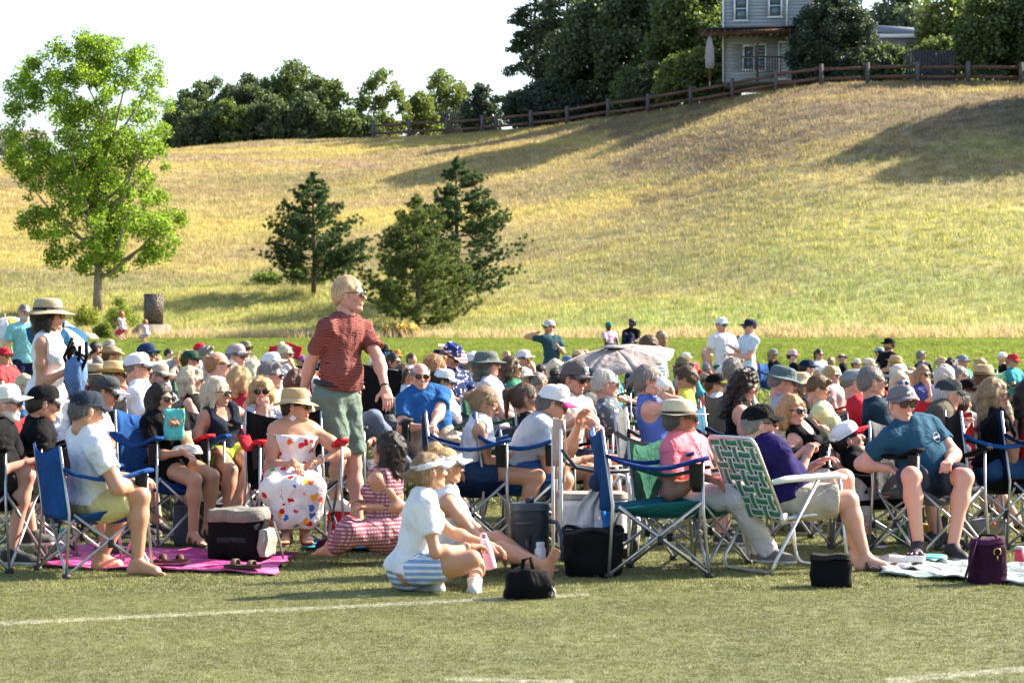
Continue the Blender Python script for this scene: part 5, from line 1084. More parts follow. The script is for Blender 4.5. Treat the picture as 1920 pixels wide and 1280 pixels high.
pt = P('person in a teal t-shirt, grey cap and sunglasses facing the camera', 274, 1690, 758, yaw=-62, hyaw=-72, hair='short', hc='grey', hat='cap', hatc=(.16, .16, .18), gl='brown', tc=(.02, .075, .13), low='shorts', lc=(.035, .045, .07), skin='pink', hip=(1738, 905, 0), RK=(1708, 892, -.42), RA=(1722, 1022, -.48), LK=(1808, 895, -.38), LA=(1786, 1026, -.44), RW=(1672, 878, -.12), RE=(1635, 860, 0), LW=(1778, 866, -.3), LE=(1805, 860, 0), LH='grip', RH='lap', belly=.05, fat=1.16, fc=(.012, .012, .016), chairc=(GREY, BLK, 'grey camp chair of the person in the teal t-shirt'))
P('person with long sandy hair clapping in a black top and jeans at the right', 262, 1866, 740, yaw=2, hyaw=-4, sex='f', hair='longback', hc='sandy', top='cap_sleeve', tc=BLK, low='jeans', lc=(.03, .09, .22), skin='pink', hip=(1862, 880, 0), RK=(1965, 890, 0), RW=(1905, 800, 0), RE=(1880, 850, -.2), LW=(1908, 790, .15), RH='up', LH='up', fat=1.15, chairc=(BLK, BLUE, 'black camp chair of the person clapping at the right'))
P('person with black hair and a red bag at the right edge', 262, 1935, 742, yaw=0, hyaw=0, sex='f', hair='long', hc='dark', tc=RED, hip=(1940, 885), chairc=(NAVY, None, 'navy camp chair cut by the right edge'))
P('person with bare bent legs sitting low behind the teal t-shirt', 235, 1759, 797, yaw=-20, hyaw=5, sex='f', hair='short', hc='grey', hat='cap', hatc=BLK, skin='pink', tc=(.15, .15, .18), low='short', lc=(.1, .1, .12), hip=(1790, 900, 0), RK=(1850, 885, -.5), RA=(1905, 975, -.4), LK=(1835, 860, -.2), LA=(1880, 960, -.1), feet='sandal', chairc=(NAVY, None, 'low navy chair behind the teal t-shirt'))
# ---- second rows
P('person standing in a white sleeveless dress and beige sun hat, holding a bundle', 254, 93, 590, yaw=-8, hyaw=-2, sex='f', hair='bob', hc='dark', hat='sun', hatc=(.50, .40, .26), bandc=(.02, .015, .012), top='dress', tc=WT, pose='stand', hip=(88, 745, .05), RW=(132, 692, -.15), RE=(72, 715, -.1), LW=(148, 690, .1), RH='hold', skin='tan', group='people standing', k=1.0)
P('person with short grey hair and navy shirt between the black polo and the dark cap', 252, 143, 730, yaw=18, hyaw=22, hair='short', hc='dkgrey', top='tee', tc=(.015, .03, .07), skin='pink', chairc=(NAVY, None, 'navy camp chair of the grey haired person at the left'))
P('person in a charcoal cap with pale bill eating with both hands, wearing light jeans', 252, 196, 735, yaw=-5, hyaw=5, hp=18, lean=22, hair='short', hc='brown', hat='cap', hatc=(.06, .065, .07), billc=(.32, .31, .29), tc=(.55, .55, .57), low='jeans', lc=(.25, .34, .48), RW=(228, 815, -.1), LW=(238, 808, .1), RH='hold', skin='tan', chairc=(RED, None, 'red camp chair behind the white t-shirt'), RK=(262, 885, 0), RA=(255, 990, 0))
P('person with blond bob and sunglasses half hidden behind the black cap', 242, 82, 730, yaw=-5, hyaw=5, sex='f', hair='bob', hc='blond', tc=(.5, .05, .07), chairc=(RED, None, 'red camp chair at the far left'))
P('person with a white baseball cap and white polo, profile to the right', 226, 258, 690, yaw=-10, hyaw=5, hair='buzz', hc='grey', hat='cap', hatc=WT, top='polo', tc=WT, skin='pink', fat=1.1, chairc=(BLK, None, 'black camp chair of the person in the white polo'))
P('person in a khaki cap and sunglasses beside the white polo', 208, 294, 704, yaw=-20, hyaw=-8, hp=12, hair='short', hc='grey', hat='cap', hatc=(.38, .33, .26), tc=(.06, .09, .16), tpat='vstripe', tc2=(.3, .33, .4), skin='pink', chairc=(NAVY, None, 'navy chair of the person in the khaki cap'))
P('person in a curled straw cowboy hat and grey scarf', 196, 216, 704, yaw=-5, hyaw=0, hair='short', hc='brown', hat='cowboy', hatc=(.62, .45, .22), tc=(.12, .14, .17), chairc=(BLK, None, 'black chair of the person in the cowboy hat'))
P('person with fluffy white hair, earring and black sleeveless top, profile to the right', 214, 360, 712, yaw=-15, hyaw=2, sex='f', hair='full', hc=(.62, .52, .38), top='sleeveless', tc=BLK, skin='pink', chairc=(BLK, None, 'black chair of the fluffy white haired person'))
P('person in a dark green cap raising a phone', 150, 357, 676, yaw=5, hyaw=5, hair='short', hc='brown', hat='cap', hatc=(.02, .06, .04), tc=(.1, .1, .12), RW=(332, 682, -.1), RH='up')
P('person in a red cap and pale t-shirt in front of the grass', 118, 374, 658, yaw=-70, hyaw=-55, hair='short', hat='cap', hatc=(.6, .02, .05), tc=(.6, .65, .66))
P('person in a navy cap with red emblem and grey hair', 172, 275, 665, yaw=-30, hyaw=-25, hair='short', hc='grey', hat='cap', hatc=(.015, .035, .09), tc=(.5, .5, .5))
P('person in a wide brown hat at the left rear', 140, 208, 668, yaw=0, hyaw=10, hair='short', hc='brown', hat='cowboy', hatc=(.34, .25, .16), tc=(.2, .15, .1), gl=None)
P('person with dark hair looking down at the left rear', 122, 181, 655, yaw=20, hyaw=30, hair='short', hc='dark', tc=(.2, .2, .2))
P('person in a beige cap beside the dark haired one at the left rear', 114, 205, 651, yaw=-40, hyaw=-40, hair='short', hat='cap', hatc=(.45, .38, .3), tc=(.1, .1, .1))
P('person in a small straw hat behind the white polo', 175, 184, 706, yaw=0, hair='short', hc='grey', hat='fedora', hatc=(.5, .38, .22), tc=(.4, .4, .4))
P('person in a red cap by the left edge', 132, 7, 668, yaw=-30, hair='short', hat='cap', hatc=(.5, .02, .04), tc=(.35, .05, .06), chairc=(RED, None, 'red chair by the left edge of the photo'))
P('person with a grey beard standing in a teal floral shirt', 128, 46, 586, yaw=-60, hyaw=-50, hair='buzz', hc='grey', top='button', tc=(.20, .50, .52), tpat='small', tc2=(.05, .2, .25), pose='stand', beard='full', low='shorts', lc=NAVY, skin='pink', group='people standing', k=1.05, lean=0)
P('child with dark grey hair in a teal shirt behind the long dark hair', 215, 254, 768, yaw=10, sex='k', hair='thick', hc='dkgrey', gl=None, tc=(.02, .16, .22), k=.8, lean=0)
P('person facing the camera with feathered blond hair and patterned grey blouse', 238, 490, 734, yaw=-84, hyaw=-84, sex='f', hair='full', hc='blond', top='cap_sleeve', tc=(.5, .5, .55), tpat='small', tc2=(.08, .08, .12), skin='pink', neck='v', chairc=(BLK, None, 'black camp chair of the person in the patterned blouse'), LW='chin')
P('person with golden hair turned away, bare shoulder', 226, 452, 714, yaw=25, hyaw=30, sex='f', hair='bob', hc='blond', gl=None, top='tank', tc=(.35, .03, .05), skin='tan', chairc=(RED, None, 'red chair behind the platinum hair'))
P('person with thick steel grey hair and sunglasses behind the feathered blond hair', 210, 508, 704, yaw=-25, hyaw=-12, hair='thick', hc='grey', tc=(.5, .45, .25), skin='pink', chairc=(NAVY, None, 'navy chair of the steel grey haired person'))
P('person with reddish hair and an orange glasses strap in a light blue shirt', 208, 410, 684, yaw=-5, hyaw=5, hair='ring', hc='red', top='tee', tc=(.45, .55, .62), skin='pink', chairc=(GREY, None, 'grey chair of the person with the orange strap'))
P('person with long auburn hair seen from behind, next to the zebra shirt', 222, 558, 718, yaw=30, hyaw=35, sex='f', hair='wavy', hc=(.12, .05, .025), gl=None, top='tank', tc=BLK, chairc=(BLK, None, 'black chair of the auburn haired person'))
P('person in a grey patterned cap in the middle rows at left', 182, 443, 668, yaw=-30, hyaw=-25, hair='short', hc='grey', hat='cap', hatc=(.38, .33, .32), tc=(.6, .6, .6), skin='pink')
P('person in a camouflage cap behind the grey patterned cap', 122, 460, 654, yaw=-50, hair='short', hat='cap', hatc=(.2, .17, .12), tc=(.2, .2, .18))
P('person with frizzy grey hair in profile, left of the orange strap', 124, 389, 664, yaw=0, hair='messy', hc='grey', gl=None, tc=(.5, .5, .5))
P('person in a plain white cap in the middle rows at left', 172, 509, 682, yaw=-10, hair='short', hc='grey', hat='cap', hatc=WT, tc=(.65, .65, .68))
P('person with a messy blond bun holding the chin', 152, 536, 664, yaw=-35, hyaw=-30, sex='f', hair='bun', hc='plat', RW='chin', tc=(.5, .5, .5), chairc=(RED, RED, 'red canopied chair behind the messy bun'))
P('person with pale hair low behind the orange strap', 188, 478, 700, yaw=-5, sex='f', hair='bob', hc='plat', tc=(.5, .3, .3), gl=None)
P('person with grey hair bending in front of the patterned cap', 196, 432, 700, yaw=0, hp=10, sex='f', hair='bob', hc='grey', tc=(.7, .65, .6), gl=None)
P('person leaning far back in grey trousers, hidden behind the zebra shirt', 240, 655, 720, yaw=-5, hair='short', hc='grey', hip=(630, 850, .3), RK=(700, 785, .1), RA=(760, 870, .2), LK=(690, 790, .3), LA=(740, 880, .4), low='jeans', lc=(.13, .16, .22), tc=(.3, .3, .3), chairc=(GREY, None, 'grey camp chair behind the zebra shirt'))
P('person in a dark cap with blue mirrored glasses and a beard', 136, 716, 662, yaw=-40, hair='short', hat='cap', hatc=BLK, gl='blue', beard='full', bc=(.2, .15, .1), tc=(.2, .2, .22))
P('person with dark hair tied back and sunglasses right of the zebra shirt', 152, 738, 678, yaw=-35, sex='f', hair='pony', hc='dark', tc=(.1, .1, .12), skin='tan')
P('person in a white cap with tan bill below the mirrored glasses', 136, 722, 690, yaw=-10, hair='short', hat='cap', hatc=(.6, .55, .5), billc=(.5, .4, .3), tc=(.12, .2, .5))
P('person with brown hair and sunglasses lifting a pink cup', 172, 757, 703, yaw=-20, sex='f', hair='bob', hc='brown', gl='pink', tc=(.5, .55, .65), RW='mouth', chairc=(GREY, None, 'grey chair of the person with the pink cup'))
P('child with brown hair far back beside the lawn', 98, 772, 674, yaw=-40, sex='k', hair='short', hc='brown', gl=None, tc=(.5, .5, .5), k=.8)
P('bald person with a grey moustache in a blue polo, facing the camera', 216, 788, 706, yaw=-70, hyaw=-78, hair='ring', hc='grey', beard='moust', top='polo', tc=(.02, .10, .28), low='shorts', lc=(.35, .30, .24), skin='pink', gl='brown', RW=(795, 800, -.4), LW=(812, 795, -.42), fat=1.15, belly=.05, chairc=(GREY, None, 'grey camp chair of the bald person in the blue polo'), hip=(806, 812, 0))
P('child with fair hair behind the blue polo', 188, 818, 690, yaw=20, sex='k', hair='thick', hc='red', gl=None, tc=(.3, .3, .35), k=.85)
P('person in a stars and stripes hat with a starry navy shirt, head bowed', 172, 846, 668, yaw=-40, hyaw=-30, hp=30, hair='short', hat='flag', hatc=(.015, .03, .15), tc=(.015, .03, .11), tpat='stars', tc2=(.7, .7, .75), chairc=(BLK, None, 'black chair of the starry shirt'))
P('person in a white cap with black hair looking down beside the blue polo', 196, 832, 714, yaw=-5, hp=14, sex='f', hair='pony', hc='dark', hat='cap', hatc=WT, tc=(.65, .65, .68), skin='tan')
P('person in a navy cap with white panel', 152, 884, 682, yaw=10, hair='short', hc='grey', hat='trucker', hatc=(.6, .6, .65), billc=NAVY, tc=(.4, .4, .45), gl=None)
P('person in a wide grey sun hat with a neck flap and lavender t-shirt', 206, 914, 682, yaw=-10, hyaw=-2, hair='bob', hc=(.11, .12, .10), hat='boonie', hatc=(.13, .15, .14), tc=(.45, .42, .52), skin='pink', chairc=(GRN, None, 'green camp chair of the person in the grey sun hat'), fat=1.1)
P('person with a brown bob and sunglasses right of the grey sun hat', 186, 960, 690, yaw=-10, sex='f', hair='bob', hc='brown', tc=(.05, .2, .12), skin='tan')
P('person in a white cap with yellow glasses, hand at the mouth', 142, 981, 674, yaw=-25, hair='short', hat='cap', hatc=(.65, .6, .6), gl='yellow', RW='mouth', tc=(.3, .4, .5))
P('person in a cream cap peering over the row', 172, 977, 710, yaw=-40, hair='short', hc='brown', hat='cap', hatc=(.6, .55, .45), gl=None, tc=(.5, .5, .5))
P('person with cropped grey hair seen from behind', 172, 1011, 718, yaw=30, hyaw=30, hair='buzz', hc='grey', gl=None, tc=(.3, .3, .35))
P('person in a pale visor with blond hair', 142, 1043, 690, yaw=0, sex='f', hair='bob', hc='plat', hat='visor', hatc=(.65, .62, .55), tc=(.5, .4, .35))
P('person with dark hair behind the cream cap', 132, 1016, 698, yaw=10, sex='f', hair='short', hc='dark', gl=None, tc=(.15, .1, .1))
P('person with a dark brown ponytail and sunglasses in a black top', 246, 986, 746, yaw=2, hyaw=2, hp=4, sex='f', hair='pony', hc='brown', top='sleeveless', tc=BLK, chairc=(NAVY, None, 'navy chair of the ponytailed person'))
P('person in a grey mesh cap with a blue patch and cream button shirt', 238, 1077, 710, yaw=-35, hyaw=-38, hp=10, lean=8, hair='short', hc='brown', hat='trucker', hatc=(.13, .11, .11), gl='brown', beard='goatee', bc=(.25, .17, .11), top='button', tc=(.58, .52, .46), RW=(1075, 790, -.3), LW=(1120, 800, -.35), skin='pink', fat=1.1, LH='relax', chairc=(GREY, None, 'grey chair of the person in the cream shirt'))
P('person with swept back dark hair and sunglasses biting a sandwich', 240, 1052, 728, yaw=-5, hyaw=2, hp=12, sex='f', hair='bun', hc='dark', tc=(.4, .4, .4), RW='mouth', LW='mouth', skin='tan', hdd=.3)
P('person in a black cap and black glasses left of the tilted umbrella', 188, 1103, 715, yaw=-30, hair='short', hat='cap', hatc=(.012, .02, .03), tc=(.1, .1, .1))
P('person with white hair and rosy face in a grey tropical shirt', 226, 1136, 720, yaw=-8, hyaw=4, hair='short', hc='white', top='button', tc=(.10, .12, .14), tpat='hawaii', tc2=(.5, .5, .5), skin='pink', gl='brown', fat=1.12, chairc=(RED, None, 'red chair of the person in the tropical shirt'))
P('person with blue mirrored glasses drinking from a white cup in a blue tank top', 258, 1215, 713, yaw=-12, hyaw=0, sex='f', hair='tied', hc='grey', gl='blue', top='tank', tc=(.10, .16, .48), low='short', lc=(.1, .12, .3), RW=(1232, 735, -.1), RE=(1215, 800, -.2), RH='hold', skin='pink', fat=1.12, chairc=(GREY, None, 'grey lounger of the person drinking'))
P('person in a grey striped t-shirt bending behind the tilted umbrella', 172, 1215, 650, yaw=150, hyaw=180, hp=30, hair='short', hc='brown', tc=(.14, .17, .19), tpat='stripe', tc2=(.25, .3, .33), pose='stand', lean=25, k=1.0, gl=None, group='people standing', hip=(1245, 760, 0), LW=(1268, 760, -.2), LE=(1275, 700, 0))
P('child in a yellow t-shirt looking down to the left', 190, 1285, 711, yaw=170, hyaw=170, hp=12, sex='k', hair='thick', hc='brown', gl=None, tc=(.75, .60, .08), pose='stand', k=.80, lean=0, skin='tan', group='people standing')
P('person with long dark curly hair and glasses in a black tank, looking down', 246, 1398, 722, yaw=-12, hyaw=-4, hp=22, lean=6, sex='f', hair='curly', hc=(.03, .016, .012), gl='clear', top='tank', tc=BLK, skin='pink', fat=1.1, chairc=((.02, .09, .16), NAVY, 'teal blue camp chair of the curly haired person'))
P('person in a camouflage bucket hat and goatee, grey t-shirt', 234, 1468, 714, yaw=-5, hyaw=2, hp=14, lean=0, hair='short', hc='grey', hat='boonie', hatc=(.10, .14, .15), gl='dark', beard='goatee', bc=(.3, .26, .22), tc=(.36, .38, .43), skin='pink', fat=1.1, chairc=(BLUE, None, 'blue chair of the person in the bucket hat'))
P('person in a beige bucket hat with light brown hair', 192, 1502, 718, yaw=-10, hyaw=5, sex='f', hair='long', hc='sandy', hat='bucket', hatc=(.5, .38, .26), tc=BLK, skin='pink')
P('person with short auburn hair looking down in a pale yellow top', 216, 1536, 728, yaw=-15, hyaw=-12, hp=20, sex='f', hair='crop', hc=(.16, .08, .03), top='cap_sleeve', tc=(.62, .62, .32), skin='pink', gl='pink', chairc=(NAVY, None, 'striped navy chair of the person in the pale yellow top'), RW=(1530, 800, -.3))
P('person in a grey cap and red t-shirt in profile', 205, 1600, 718, yaw=0, hyaw=6, hair='buzz', hc='grey', hat='cap', hatc=(.20, .23, .25), gl='clear', tc=(.5, .02, .04), skin='pink', chairc=(RED, NAVY, 'red and navy chair of the person in the red t-shirt'))
P('person with silver hair and wraparound sunglasses in a dark t-shirt', 240, 1636, 716, yaw=-8, hyaw=4, hair='short', hc='grey', tc=(.012, .03, .05), skin='pink', fat=1.1, chairc=(NAVY, None, 'navy chair of the silver haired person'))
P('person in an olive t-shirt and dark cap leaning to the right', 234, 1778, 740, yaw=-5, hyaw=4, hp=12, hair='short', hc='white', hat='cap', hatc=(.035, .045, .05), gl=None, tc=(.09, .085, .06), skin='pink', hip=(1735, 830, 0), chairc=(BLUE, None, 'bright blue chair beside the olive t-shirt'))
P('person with pale hair and blue mirrored glasses at the right middle', 186, 1687, 718, yaw=-70, hyaw=-75, sex='f', hair='bob', hc='plat', gl='blue', tc=(.4, .35, .4), skin='pink', chairc=(BLK, None, 'wide black chair behind the teal t-shirt'))
P('person with white hair seen from behind at the right middle', 190, 1774, 706, yaw=30, sex='f', hair='bob', hc='white', gl=None, tc=(.4, .42, .45))
P('person with cropped hair and dark sunglasses behind the olive t-shirt', 176, 1799, 706, yaw=-5, hair='buzz', hc='grey', tc=(.05, .35, .35), skin='pink')
P('person in a black cap with a white emblem at the right', 188, 1814, 734, yaw=-25, hair='short', hat='cap', hatc=BLK, tc=(.2, .2, .2), skin='tan')
P('person with a dark low bun at the right', 202, 1805, 756, yaw=40, hyaw=50, sex='f', hair='tied', hc='dark', gl=None, tc=(.3, .3, .3))
P('person in a straw hat with a black band seen from behind', 190, 1846, 708, yaw=40, hyaw=40, hair='short', hc='brown', hat='straw', hatc=(.48, .35, .2), gl=None, tc=(.3, .25, .2))
P('child in a grey cap far back at the right', 112, 1804, 680, yaw=-40, sex='k', hair='short', hc='sandy', hat='cap', hatc=(.2, .22, .25), gl=None, tc=(.05, .45, .42), k=.8)
P('child with fair hair in a red shirt at the right', 114, 1836, 686, yaw=170, sex='k', hair='thick', hc='blond', gl=None, tc=(.6, .03, .06), k=.8)
P('person with sunglasses on dark hair in a tan shirt', 142, 1785, 690, yaw=60, hair='messy', hc='dark', gl=None, tc=(.5, .42, .36))
P('person with sunglasses and hand at the cheek at the right rear', 152, 1731, 702, yaw=-60, sex='f', hair='long', hc='sandy', RW='chin', tc=(.05, .06, .2), skin='tan')
P('child with fair hair between two women at the right rear', 150, 1710, 708, yaw=-50, sex='k', hair='short', hc='blond', gl=None, tc=(.5, .3, .3), k=.85)
P('person in a pale cap behind the pale haired one', 156, 1686, 702, yaw=20, hair='short', hc='white', hat='cap', hatc=(.6, .55, .5), gl=None, tc=(.45, .4, .4))
P('person with long blond hair smiling in the right rear rows', 152, 1559, 704, yaw=-35, sex='f', hair='long', hc='blond', tc=(.4, .3, .3), skin='pink')
P('person in a grey hooded top behind the curly hair', 188, 1377, 694, yaw=20, hair='thick', hc='grey', gl=None, tc=(.3, .3, .32))
P('person in a white cap left of the curly hair', 162, 1360, 706, yaw=-5, hair='short', hc='grey', hat='cap', hatc=(.6, .58, .55), gl=None, tc=(.2, .3, .4))
P('person in a black and yellow cap', 172, 1342, 722, yaw=-10, hair='short', hat='cap', hatc=BLK, billc=(.25, .25, .05), tc=(.65, .65, .68))
P('person in a brown straw hat bowed low', 132, 1321, 718, yaw=0, hp=30, hair='short', hat='straw', hatc=(.34, .26, .17), gl=None, tc=(.3, .2, .15))
P('person in a camouflage cap with a turquoise bandana', 152, 1283, 686, yaw=30, hair='short', hat='cap', hatc=(.17, .14, .09), gl='blue', tc=(.05, .3, .35))
P('person in a wide straw hat left of the tilted umbrella', 122, 1085, 672, yaw=-60, hair='short', hat='straw', hatc=(.6, .42, .24), gl=None, tc=(.5, .4, .3))
# ---- far standing and sitting people
P('person standing in a dark teal t-shirt drinking from a bottle', 101, 1030, 613, yaw=-55, hyaw=-150, hair='buzz', hat='cap', hatc=(.5, .5, .52), tc=(.02, .06, .085), low='shorts', lc=(.25, .32, .42), pose='stand', RW=(1012, 622, -.1), RE=(997, 632, -.1), LW=(1043, 645, -.2), LE=(1052, 650, 0), group='people standing', k=1.03, skin='tan')
P('person with long fair hair standing, looking left', 113, 1238, 632, yaw=175, hyaw=175, sex='f', hair='longback', hc='sandy', top='tank', tc=(.25, .12, .1), pose='stand', group='people standing', skin='tan', k=.86)
P('person standing in a white t-shirt, white cap and green shorts', 113, 1353, 610, yaw=-65, hyaw=-60, hair='buzz', hat='cap', hatc=WT, gl='green', tc=WT, low='shorts', lc=(.02, .16, .10), pose='stand', group='people standing', skin='pink', k=1.02, fat=1.05)
P('person standing in a pale blue shirt and navy cap giving a thumbs up', 114, 1406, 613, yaw=-150, hyaw=-165, hair='buzz', hat='cap', hatc=(.012, .02, .05), top='button', tc=(.55, .64, .74), low='shorts', lc=NAVY, pose='stand', RW=(1374, 652, -.1), RE=(1395, 665, 0), LW=(1375, 665, -.2), LE=(1410, 668, -.2), group='people standing', skin='pink', k=1.02, fat=1.1)
P('person in a beige shirt between the white t-shirt and the pale blue shirt', 108, 1388, 640, yaw=60, hair='short', hc='sandy', gl=None, tc=(.5, .44, .36), pose='stand', group='people standing', k=.9, hp=20)
def gp(label, px, py, s, seat=.02, **k):
    """somebody seated on the ground whose head is at px, py"""
    return P(label, s, px, py, pose=k.pop('pose', 'cross'), group='people sitting on the grass bank', **k)
gp('person in a pink shirt and teal cap cross-legged on the bank', 1141, 612, 66, yaw=-60, hyaw=-70, hair='buzz', hat='cap', hatc=(.02, .16, .18), tc=(.62, .40, .47), top='button', low='jeans', lc=(.015, .02, .04), skin='dark', gl=None, k=1.0)
gp('person in a black polo cross-legged on the bank', 1185, 606, 69, yaw=-110, hyaw=-140, hair='thick', hc='dark', tc=BLK, top='polo', low='jeans', lc=(.015, .02, .04), skin='dark', gl=None, k=1.05, pose='kneesup')
gp('person with dark hair in a white t-shirt on the far lawn', 1536, 664, 92, yaw=-60, sex='f', hair='pony', hc='dark', tc=WT, low='jeans', skin='tan')
gp('toddler with blond hair in a white shirt on the far lawn', 1559, 679, 96, yaw=60, sex='k', hair='short', hc='sandy', gl=None, tc=WT, k=.7)
gp('person in a grey cap and white tank holding a phone on the lawn', 1649, 660, 84, yaw=180, hyaw=190, sex='f', hair='longback', hc='dark', hat='cap', hatc=(.3, .35, .4), top='tank', tc=WT, RW=(1625, 668, 0), skin='tan', pose='kneesup')
gp('person in a black t-shirt and black cap kneeling on the lawn', 1667, 646, 86, yaw=-150, hyaw=-170, hair='short', hat='cap', hatc=BLK, tc=BLK, low='shorts', beard='full', bc=(.1, .06, .04), gl=None, pose='kneesup', k=1.15)
for nm, px, py_top, yw, tcol, lcol, rw, lw in (('taller child in a pink top and pink shorts running hand in hand', 226, 583, 150, (.72, .50, .52), (.6, .06, .16), (205, 612), (243, 612)), ('smaller child in a lilac dress running behind', 271, 599, 160, (.55, .42, .58), (.55, .42, .58), (253, 614), (283, 628))):
    kk = .80 if px < 250 else .62; s_ = 49.0
    g_, s_ = gpy(px, 640 if px < 250 else 643)
    P(nm, s_, px, py_top+kk*.14*s_, yaw=yw, hyaw=yw, sex='k', hair='longback', hc='red', gl=None, tc=tcol, low='shorts', lc=lcol, pose='stand', k=kk, RW=(*rw, 0), LW=(*lw, .1), skin='pink', group='children running', lean=12, feet='bare')
# ---- the small heads of the rear rows
rng = random.Random(11)
hats = [None, None, None, 'cap', 'cap', 'cap', 'straw', 'bucket', 'visor', 'trucker']; hname = {None: '', 'cap': 'cap', 'straw': 'straw hat', 'bucket': 'bucket hat', 'visor': 'visor', 'trucker': 'mesh cap'}
colr_ = {'white': WT, 'red': (.5, .03, .05), 'navy': NAVY, 'grey': (.25, .26, .28), 'teal': (.04, .25, .28), 'pink': (.65, .35, .4), 'black': BLK, 'blue': (.06, .18, .45), 'olive': (.13, .13, .06), 'cream': (.6, .52, .4), 'purple': (.16, .07, .25), 'orange': (.6, .22, .05)}
taken = [(p['C'][0]/p['C'][1], p['s']) for p in people]; combos = []
rear = []
for row, (s_, yy, x0, x1, st) in enumerate([(92, 672, 20, 1905, 40), (104, 678, 5, 1915, 44), (120, 685, 0, 1915, 50), (140, 696, 10, 1915, 85), (162, 706, 0, 1915, 120), (186, 718, 30, 1915, 170)]):
    x = x0+rng.uniform(0, 20)
    while x < x1:
        px = x+rng.uniform(-8, 8); x += st*rng.uniform(.85, 1.35)
        u = (px-960)/FPX
        if s_ < 110 and (px < 330 and s_ < 100): pass
        if min([abs(u-t[0])*FPX+max(0, abs(s_-t[1])-14)*.9 for t in taken]) < s_*.20: continue
        rear.append((s_, px, yy+rng.uniform(-9, 10))); taken.append((u, s_))
used = set()
for (s_, px, py) in rear:
    for _ in range(60):
        sx = rng.choice('mfm'); ht = rng.choice(hats); hcn = rng.choice(list(colr_)); tcn = rng.choice(list(colr_)+['black', 'navy', 'navy', 'black', 'grey', 'blue', 'black']); hcl = rng.choice(['grey', 'white', 'blond', 'brown', 'dark', 'sandy', 'plat']); hs = rng.choice(['short', 'thick', 'ring', 'buzz'] if sx == 'm' else ['bob', 'long', 'pony', 'bun', 'full'])
        key = (ht, hcn if ht else hcl, tcn)
        if key not in used: used.add(key); break
    zone = 'left' if px < 480 else 'centre left' if px < 960 else 'centre right' if px < 1440 else 'right'
    hd_ = (f'a {hcn} {hname[ht]}' if ht not in ('straw',) else f'a straw hat with {hcn} band') if ht else {'grey': 'grey', 'white': 'white', 'blond': 'blond', 'brown': 'brown', 'dark': 'dark', 'sandy': 'sandy', 'plat': 'pale blond'}[hcl]+' hair'
    P(f'person in a {tcn} top with {hd_}, {"rearmost" if s_ < 110 else "rear" if s_ < 135 else "middle"} rows, {zone}', s_, px, py, yaw=rng.uniform(-55, 15), hyaw=rng.uniform(-60, 20), hp=rng.uniform(0, 14), sex=sx, hair=hs, hc=hcl, hat=ht, hatc=colr_[hcn] if ht != 'straw' else (.5, .38, .22), bandc=colr_[hcn], gl=rng.choice(['dark', 'dark', None, 'brown']), tc=colr_[tcn], skin=rng.choice(['tan', 'pink', 'pale', 'olive', 'pink']), k=rng.uniform(.82, .95), low='shorts', fat=rng.uniform(.95, 1.12), feet='shoe')
print('people', len(people), round(time.time()-T0, 1))
# ------------------------------------------------------------------ chairs under the seated people
ci = 0; cn = {'blue': BLUE, 'navy': NAVY, 'red': RED, 'black': BLK, 'green': GRN, 'grey': GREY}
for p in people:
    if p['pose'] != 'sit' or p is pg: continue
    yr = R(p['yaw']); hz_ = p['H'][2]-p['g']; cc = p['chairc']; loc = (p['H'][0]+math.cos(yr)*.03, p['H'][1]+math.sin(yr)*.03, p['g'])
    if cc is None:
        nmc = rng.choice(list(cn)); f1, f2, lb = cn[nmc], None, f"{nmc} folding chair of the {p['label'].split(', r')[0].split(', m')[0].replace('person in a ', 'person with a ')}"
        lb = ' '.join(lb.split()[:16]) 
    else: f1, f2, lb = cc
    p['chair'] = chair(loc, p['yaw'], f1, lb, fab2=f2, hi=p['s'] > 200, sz=min(1.2, max(.85, (hz_-.085*p['k'])/.365)), tube=METAL() if rng.random() < .6 or p['s'] > 255 else DARKMETAL())
# ------------------------------------------------------------------ things brought along
def gp_(px, py, dz=0.0):
    g, s = gpy(px, py); return g+np.array([0, 0, dz]), s
def softbox(w_, d_, h, bulge=.06, taper=0., n=28, rows=9, sq=5, seed=0, wr=.006):
    """rounded box standing on z=0"""
    rg = np.random.default_rng(seed); m = MB(); th = np.linspace(0, 2*np.pi, n, endpoint=False); c, s_ = np.cos(th), np.sin(th)
    q = (np.abs(c)**sq+np.abs(s_)**sq)**(-1/sq); t = np.linspace(0, 1, rows); prof = [(0, 0), (.9, 0)]+[(1+bulge*np.sin(x*np.pi)-taper*x, .03+.94*x) for x in t]+[(.92-taper, 1), (0, 1.0)]
    P = np.array(prof); V = np.stack([P[:, :1]*c*q*w_/2, P[:, :1]*s_*q*d_/2, np.broadcast_to(P[:, 1:2]*h, (len(P), n)).copy()], -1)
    V += wr*np.sin(V[..., [1, 2, 0]]*31+seed)+wr*.6*np.sin(V[..., [2, 0, 1]]*53+seed*2); V[:, :, 2] = np.maximum(V[:, :, 2], 0); N = len(P)
    m.add(V.reshape(-1, 3), [[i*n+j, i*n+(j+1) % n, (i+1)*n+(j+1) % n, (i+1)*n+j] for i in range(N-1) for j in range(n)]); return m
def thing(name, px, py, label, cat, yaw=0, group=None, dz=0):
    g, s = gp_(px, py, dz); return empty(name, g, R(yaw), label=label, cat=cat, group=group), s
